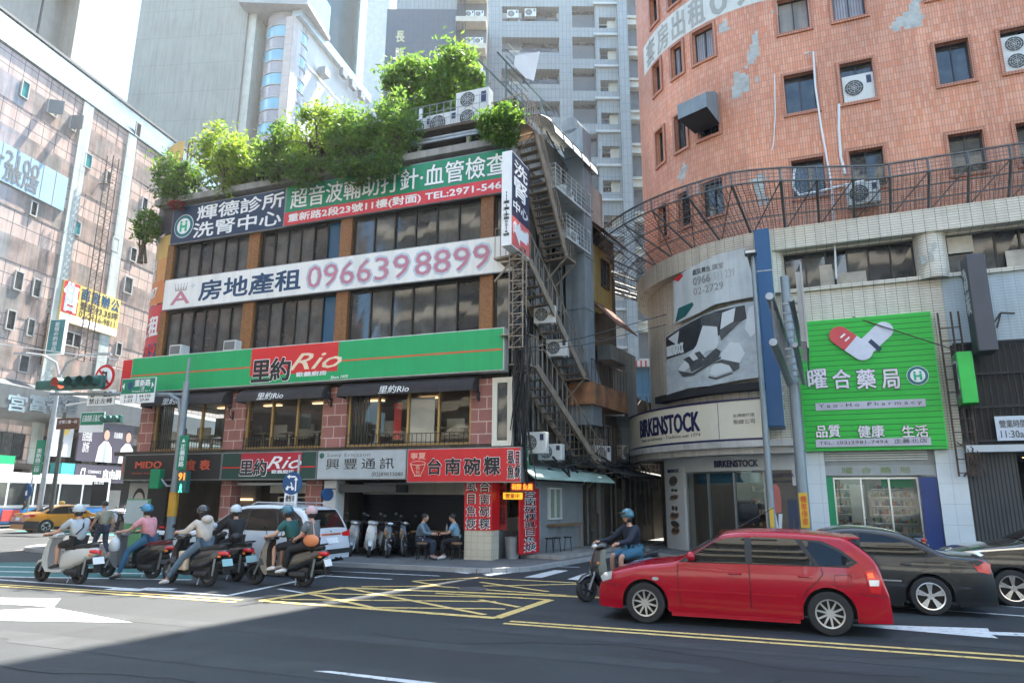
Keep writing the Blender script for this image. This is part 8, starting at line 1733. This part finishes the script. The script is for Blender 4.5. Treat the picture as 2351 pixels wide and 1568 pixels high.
    for s in 'lr':
        C['sh'+s] = (*P['sh'+s], .085); C['ua'+s] = (*lerp(P['sh'+s], P['el'+s], .75), .072); E2 += [('chest', 'sh'+s), ('sh'+s, 'ua'+s)]
        if long_sleeve: C['el'+s] = (*P['el'+s], .064); C['wr'+s] = (*lerp(P['el'+s], P['ha'+s], .8), .045); E2 += [('ua'+s, 'el'+s), ('el'+s, 'wr'+s)]
    V, F = skinmesh(C, E2, 'pel'); MB().add(V, F).build('jacket' if long_sleeve else 'shirt', shirt, th, smooth=True, sharp=80)
    if hood: MB().ball(lerp(P['neck'], (P['neck'][0]-.16, 0, P['neck'][2]), .8), (.11, .13, .09), 12, 8).build('hood', shirt, th, smooth=True)
    C = {'pel': (*P['pel'], .125, .155)}; E2 = []
    for s in 'lr':
        C['hip'+s] = (*P['hip'+s], .108); C['th'+s] = (*lerp(P['hip'+s], P['kn'+s], .55), .095); C['kn'+s] = (*lerp(P['hip'+s], P['kn'+s], .97), .080 if not shorts else .092); E2 += [('pel', 'hip'+s), ('hip'+s, 'th'+s), ('th'+s, 'kn'+s)]
        if not shorts: C['ca'+s] = (*lerp(P['kn'+s], P['an'+s], .4), .070); C['an'+s] = (*lerp(P['kn'+s], P['an'+s], .93), .055); E2 += [('kn'+s, 'ca'+s), ('ca'+s, 'an'+s)]
    V, F = skinmesh(C, E2, 'pel'); MB().add(V, F).build('shorts' if shorts else 'trousers', pants, th, smooth=True, sharp=80)
    for s in 'lr':
        a = Vector(P['an'+s]); t = Vector(P['toe'+s]); d = (t-a); d.z *= .3; d.normalize(); base = Vector((a.x, a.y, min(a.z, t.z)-.01))
        MB().tube([base-d*.06+Vector((0, 0, .02)), base+Vector((0, 0, .03)), base+d*.10+Vector((0, 0, .012)), base+d*.19], [.034, .046, .040, .026], 10).build('shoe', shoe, th, smooth=True)
    if helmet:
        o = MB().ball((h[0]-.012*ca, h[1]-.012*sa, h[2]+.03), (.142, .128, .132), 18, 9, z0=-.35).build('helmet', helmet, th, smooth=True)
        pk = MB(); pk.add([T(.10, -.09, .075), T(.10, .09, .075), T(.20, .06, .05), T(.20, -.06, .05), T(.10, -.09, .088), T(.10, .09, .088), T(.20, .06, .058), T(.20, -.06, .058)], [(3, 2, 1, 0), (4, 5, 6, 7), (2, 3, 7, 6), (0, 4, 7, 3), (1, 2, 6, 5)]).build('visor', visor or helmet, o)
        MB().tube([T(.01, .082, .0), T(.03, .05, -.12), T(.035, 0, -.14), T(.03, -.05, -.12), T(.01, -.082, .0)], .008, 5).build('chin_strap', BLACK, o)
        if hair: MB().ball((h[0]-.03*ca, h[1]-.03*sa, h[2]-.05), (.085, .085, .08), 12, 8).build('hair', HAIRM, th, smooth=True)
    elif hair: MB().ball((h[0]-.018*ca, h[1]-.018*sa, h[2]+.03), (.105, .090, .105), 14, 9, z0=-.45).build('hair', HAIRM, th, smooth=True)
    if strap: MB().tube([(P['shr'][0]+.02, P['shr'][1]*.6, P['shr'][2]+.09), (P['chest'][0]-.16, 0, P['chest'][2]), (P['pel'][0]-.13, P['shl'][1]*.9, P['pel'][2]+.16)], .018, 5).build('strap', strap, th)
    return th
def ride(dx=0, lean=.05, hand=(.82, .33, 1.05), foot_l='board', foot_r='board', hipx=.17, armout=0):
    hx = hipx+dx; ch = (hx+lean*1.2, 0, 1.20); nk = (hx+lean*2.0, 0, 1.40); hd = (hx+lean*2.2+.03, 0, 1.555); P = dict(pel=(hx, 0, .90), chest=ch, neck=nk, head=hd)
    for s, sg, ft in (('l', 1, foot_l), ('r', -1, foot_r)):
        sh = (ch[0]+lean*.5, sg*.185, 1.33); ha = (hand[0], sg*hand[1], hand[2]); el = lerp(sh, ha, .48); P['sh'+s] = sh; P['ha'+s] = ha; P['el'+s] = (el[0]-.03, el[1]+sg*.05, el[2]-.10); P['hip'+s] = (hx+.03, sg*.10, .88)
        if ft == 'board': P['kn'+s] = (hx+.44, sg*.15, .80); P['an'+s] = (hx+.45, sg*.13, .40); P['toe'+s] = (hx+.60, sg*.14, .36)
        elif ft == 'ground': P['kn'+s] = (hx+.36, sg*.26, .62); P['an'+s] = (hx+.42, sg*.40, .10); P['toe'+s] = (hx+.57, sg*.42, .06)
        elif ft == 'far': P['kn'+s] = (hx+.38, sg*.24, .58); P['an'+s] = (hx+.70, sg*.34, .12); P['toe'+s] = (hx+.86, sg*.35, .07)
        elif ft == 'peg': P['kn'+s] = (hx+.36, sg*.22, .74); P['an'+s] = (hx+.22, sg*.22, .36); P['toe'+s] = (hx+.37, sg*.23, .33)
    return P
cloth = lambda n, c, **k: mat(n, c, .85, var=.14, vs=9, bump=.35, bs=14, **k)
SILV = flat('helmet_silver', (.38, .42, .45), .22, coat=.6); TEALH = flat('helmet_teal', (.02, .11, .15), .2, coat=.6); BLKH = flat('helmet_black', (.015, .017, .02), .2, coat=.6); PINKH = flat('helmet_pink', (.48, .32, .32), .25, coat=.6); BLUH = flat('helmet_blue', (.01, .17, .30), .2, coat=.6); PALEH = flat('helmet_pale', (.48, .53, .58), .3, coat=.4)
SBLK = paintm('scooter_black', (.012, .012, .013), .25); SWHT = paintm('scooter_white', (.48, .49, .47), .25); SGRY = paintm('scooter_grey', (.16, .17, .18), .3); SEATM = flat('seat_vinyl', (.02, .02, .021), .5)
def at_sc(th): return th.location.copy(), th.rotation_euler.z
s1 = scooter('white scooter with black seat and red tail lamp nearest the stop line', gnd(180, 1341), gnd(95, 1334), (SWHT, SWHT, SEATM, BLACK, SWHT)); l, r_ = at_sc(s1)
person('person in a grey T-shirt and black shorts with a silver helmet on the white scooter', l, r_, ride(.02, .05), cloth('grey_tee', (.36, .39, .41)), cloth('black_shorts', (.012, .012, .014)), SHOED, shorts=True, helmet=SILV, strap=BLACK)
s2 = scooter('black and red scooter under the rider in pink', gnd(348, 1328), gnd(269, 1325), (SBLK, SGRY, flat('seat_red', (.12, .015, .02), .5), BLACK)); l, r_ = at_sc(s2)
person('person in a pink shirt and blue jeans with a blue helmet, foot down', l, r_, ride(0, .07, foot_l='ground'), cloth('pink_shirt', (.60, .26, .28)), cloth('blue_jeans', (.025, .10, .18)), SHOED, helmet=BLUH)
s3 = scooter('black maxi scooter with white side stripe under the rider in beige', gnd(477, 1346), gnd(352, 1334), (SBLK, SBLK, SEATM, ALLOY), rad=.24, pl=flat('plate_green', (.30, .50, .52), .4)); l, r_ = at_sc(s3)
person('person in a hooded beige jacket and grey blue jeans with a black helmet', l, r_, ride(.06, .06, hand=(.80, .30, 1.12), foot_l='far'), cloth('beige_jacket', (.46, .41, .36)), cloth('grey_jeans', (.09, .14, .19)), SHOEW, long_sleeve=True, helmet=BLKH, hood=True)
s4 = scooter('black scooter with big red tail lamp under the rider in black', gnd(543, 1334), gnd(463, 1322), (SBLK, SBLK, SEATM, BLACK), pl=MATS['plate_green']); l, r_ = at_sc(s4)
person('person all in black with a pale helmet and a dark waist bag', l, r_, ride(.0, .05), cloth('black_jacket', (.012, .013, .014)), cloth('dark_trousers', (.014, .015, .017)), SHOED, long_sleeve=True, helmet=PALEH)
s5 = scooter('black scooter with a white plate carrying two people beside the white car', gnd(699, 1347), gnd(584, 1341), (SBLK, SBLK, SEATM, BLACK), pl=SIGNW); l, r_ = at_sc(s5)
person('person in a dark green shirt and shorts with a teal helmet steering the shared scooter', l, r_, ride(.12, .12), cloth('dark_green_shirt', (.015, .09, .085)), cloth('black_shorts', (.012, .012, .014)), SHOEW, shorts=True, helmet=TEALH)
P = ride(-.30, .03, hand=(.18, .2, 1.0), foot_l='peg', foot_r='peg'); 
for s, sg in (('l', 1), ('r', -1)): P['an'+s] = (.42, sg*.2, .36); P['kn'+s] = (.32, sg*.22, .78); P['toe'+s] = (.57, sg*.21, .33)
person('passenger in a grey top with a pink helmet on the shared scooter', l, r_, P, cloth('grey_top', (.11, .13, .14)), cloth('dark_trousers', (.014, .015, .017)), SHOEW, helmet=PINKH, visor=BLKH)
q = thing('handbag', 'orange shoulder bag hanging at the hip of the passenger with the pink helmet', 'bag', loc=l, rz=r_); MB().ball((-.22, .2, .98), (.2, .07, .13), 14, 8).build('bag', mat('orange_leather', (.58, .20, .08), .5), q, smooth=True); MB().tube([(-.30, .2, 1.05), (-.2, .15, 1.4), (-.05, .0, 1.42), (-.08, .16, 1.08)], .012, 5).build('strap', mat('peach_strap', (.55, .33, .25), .6), q)
l, r_ = at_sc(s2); q = thing('plastic_bag', 'white plastic carrier bag hanging from the handlebar of the pink clad rider', 'bag', loc=l, rz=r_); MB().lathe((.84, .34, .62), (0, 0, 1), [(0, 0), (.09, .01), (.12, .08), (.115, .2), (.08, .28), (.02, .34), (.015, .40)], 10).build('bag', mat('plastic_white', (.66, .66, .64), .4), q, smooth=True)
l, r_ = at_sc(s3); q = thing('tote_bag', 'cream paper tote bag wedged on the floorboard of the maxi scooter', 'bag', loc=l, rz=r_); MB().box(.52, .78, -.05, .22, .32, .72).build('bag', mat('cream_paper', (.58, .47, .34), .7, bump=.4, bs=10), q, bevel=.03)
l, r_ = at_sc(s4); q = thing('waist_bag', 'dark waist bag behind the rider in black', 'bag', loc=l, rz=r_); MB().ball((.0, .1, .98), (.1, .14, .1), 12, 8).build('bag', SEATM, q, smooth=True)
# rider beside the red car
s6 = scooter('dark scooter with orange indicators passing beside the nose of the red wagon', gnd(1472, 1372), gnd(1362, 1380), (SBLK, SBLK, SEATM, BLACK)); l, r_ = at_sc(s6)
person('person in a navy jacket and denim shorts riding beside the red wagon', l, r_, ride(-.05, .06), cloth('navy_jacket', (.012, .017, .03)), cloth('denim_shorts', (.04, .14, .22)), SHOED, long_sleeve=True, shorts=True, helmet=TEALH, visor=BLKH)
# parked scooters
pk = 'scooters parked under the arcade'
for x, y, dx, pal, lab in ((803, 1277, (.15, -1), (paintm('scooter_plum', (.05, .045, .06)), SGRY, SEATM), 'plum grey scooter parked nearest the white car under the arcade'), (845, 1279, (.2, -1), (SWHT, SWHT, SEATM), 'silver white scooter parked in the middle of the arcade row'), (888, 1281, (.35, -1), (SWHT, SBLK, SEATM), 'black and white scooter parked next to the arcade table'), (925, 1278, (.4, -1), (paintm('scooter_taupe', (.12, .10, .09)), SBLK, SEATM), 'taupe scooter with a helmet on its mirror at the end of the arcade row')):
    g = gnd(x, y, .11); d = Vector((dx[0], dx[1], 0)).normalized(); scooter(lab, g-d*1.27, g, pal, pk, lean=-6)
for x, y, dx, pal, lab in ((250, 1232, (.5, .85), (SBLK, SBLK, SEATM), 'black scooter parked behind the pedestrian near the advertisement board'), (372, 1252, (-.3, .9), (SBLK, paintm('scooter_blue', (.01, .05, .12)), SEATM), 'dark blue scooter parked behind the traffic pole')):
    g = gnd(x, y, .11); d = Vector((dx[0], dx[1], 0)).normalized(); scooter(lab, g-d*.6, g+d*.6, pal, 'scooters parked at the corner', lean=6)
g = FR.w(2.0, -1.6, .11); scooter('black scooter parked before the drugstore behind the charcoal sedan', g+FR.ux*.5, g-FR.ux*.7+FR.iy*-.3, (SBLK, SBLK, SEATM), 'scooters parked at the drugstore', lean=4)
# pedestrian and diners
def stand(step=.28):
    return dict(pel=(0, 0, .93), chest=(.02, 0, 1.24), neck=(.04, 0, 1.46), head=(.08, 0, 1.60), shl=(.02, .2, 1.37), shr=(.02, -.2, 1.37), ell=(.10, .25, 1.10), elr=(-.12, -.25, 1.10), hal=(.28, .24, .90), har=(-.02, -.27, .84), hipl=(0, .1, .90), hipr=(0, -.1, .90), knl=(.18, .1, .50), knr=(-.02, -.1, .50), anl=(step, .1, .09), anr=(-step, -.1, .13), toel=(step+.15, .1, .05), toer=(-step+.13, -.1, .04))
person('pedestrian in an olive T-shirt and patterned dark trousers crossing on foot', gnd(228, 1281), R(155), stand(), cloth('olive_tee', (.27, .25, .18)), mat('pattern_trousers', (.03, .035, .06), .8, var=.8, vs=30), SHOED)
def sit(): return dict(pel=(0, 0, .56), chest=(.06, 0, .86), neck=(.10, 0, 1.07), head=(.15, 0, 1.20), shl=(.08, .19, .99), shr=(.08, -.19, .99), ell=(.22, .24, .76), elr=(.22, -.24, .76), hal=(.45, .15, .74), har=(.45, -.15, .74), hipl=(.02, .1, .54), hipr=(.02, -.1, .54), knl=(.42, .12, .52), knr=(.42, -.12, .52), anl=(.40, .12, .10), anr=(.40, -.12, .10), toel=(.55, .12, .05), toer=(.55, -.12, .05))
person('man in a light blue shirt sitting with his back turned at the arcade table', gnd(1048, 1284, .11), math.pi-.36+.25, sit(), cloth('light_blue_shirt', (.16, .30, .40)), cloth('black_trousers', (.015, .015, .018)), SHOEW, strap=BLACK, group='diners at the arcade table')
person('diner in a grey blue jacket sitting at the left end of the arcade table', gnd(962, 1284, .11), -.36+.2, sit(), cloth('grey_blue_jacket', (.12, .17, .21)), cloth('dark_jeans', (.02, .03, .05)), SHOED, long_sleeve=True, group='diners at the arcade table')
# ================================================================== AIR
hz = bpy.data.materials.new('haze_air'); hz.use_nodes = True; hn = hz.node_tree.nodes; hn.remove(hn['Principled BSDF'])
pv_ = hn.new('ShaderNodeVolumePrincipled'); pv_.inputs['Density'].default_value = .00055; pv_.inputs['Color'].default_value = (1, .985, .95, 1); pv_.inputs['Anisotropy'].default_value = .35
hz.node_tree.links.new(pv_.outputs[0], hn['Material Output'].inputs['Volume'])
tag(MB().box(-425, 425, -165, 485, -1.3, 62).build('haze', hz), kind='stuff')
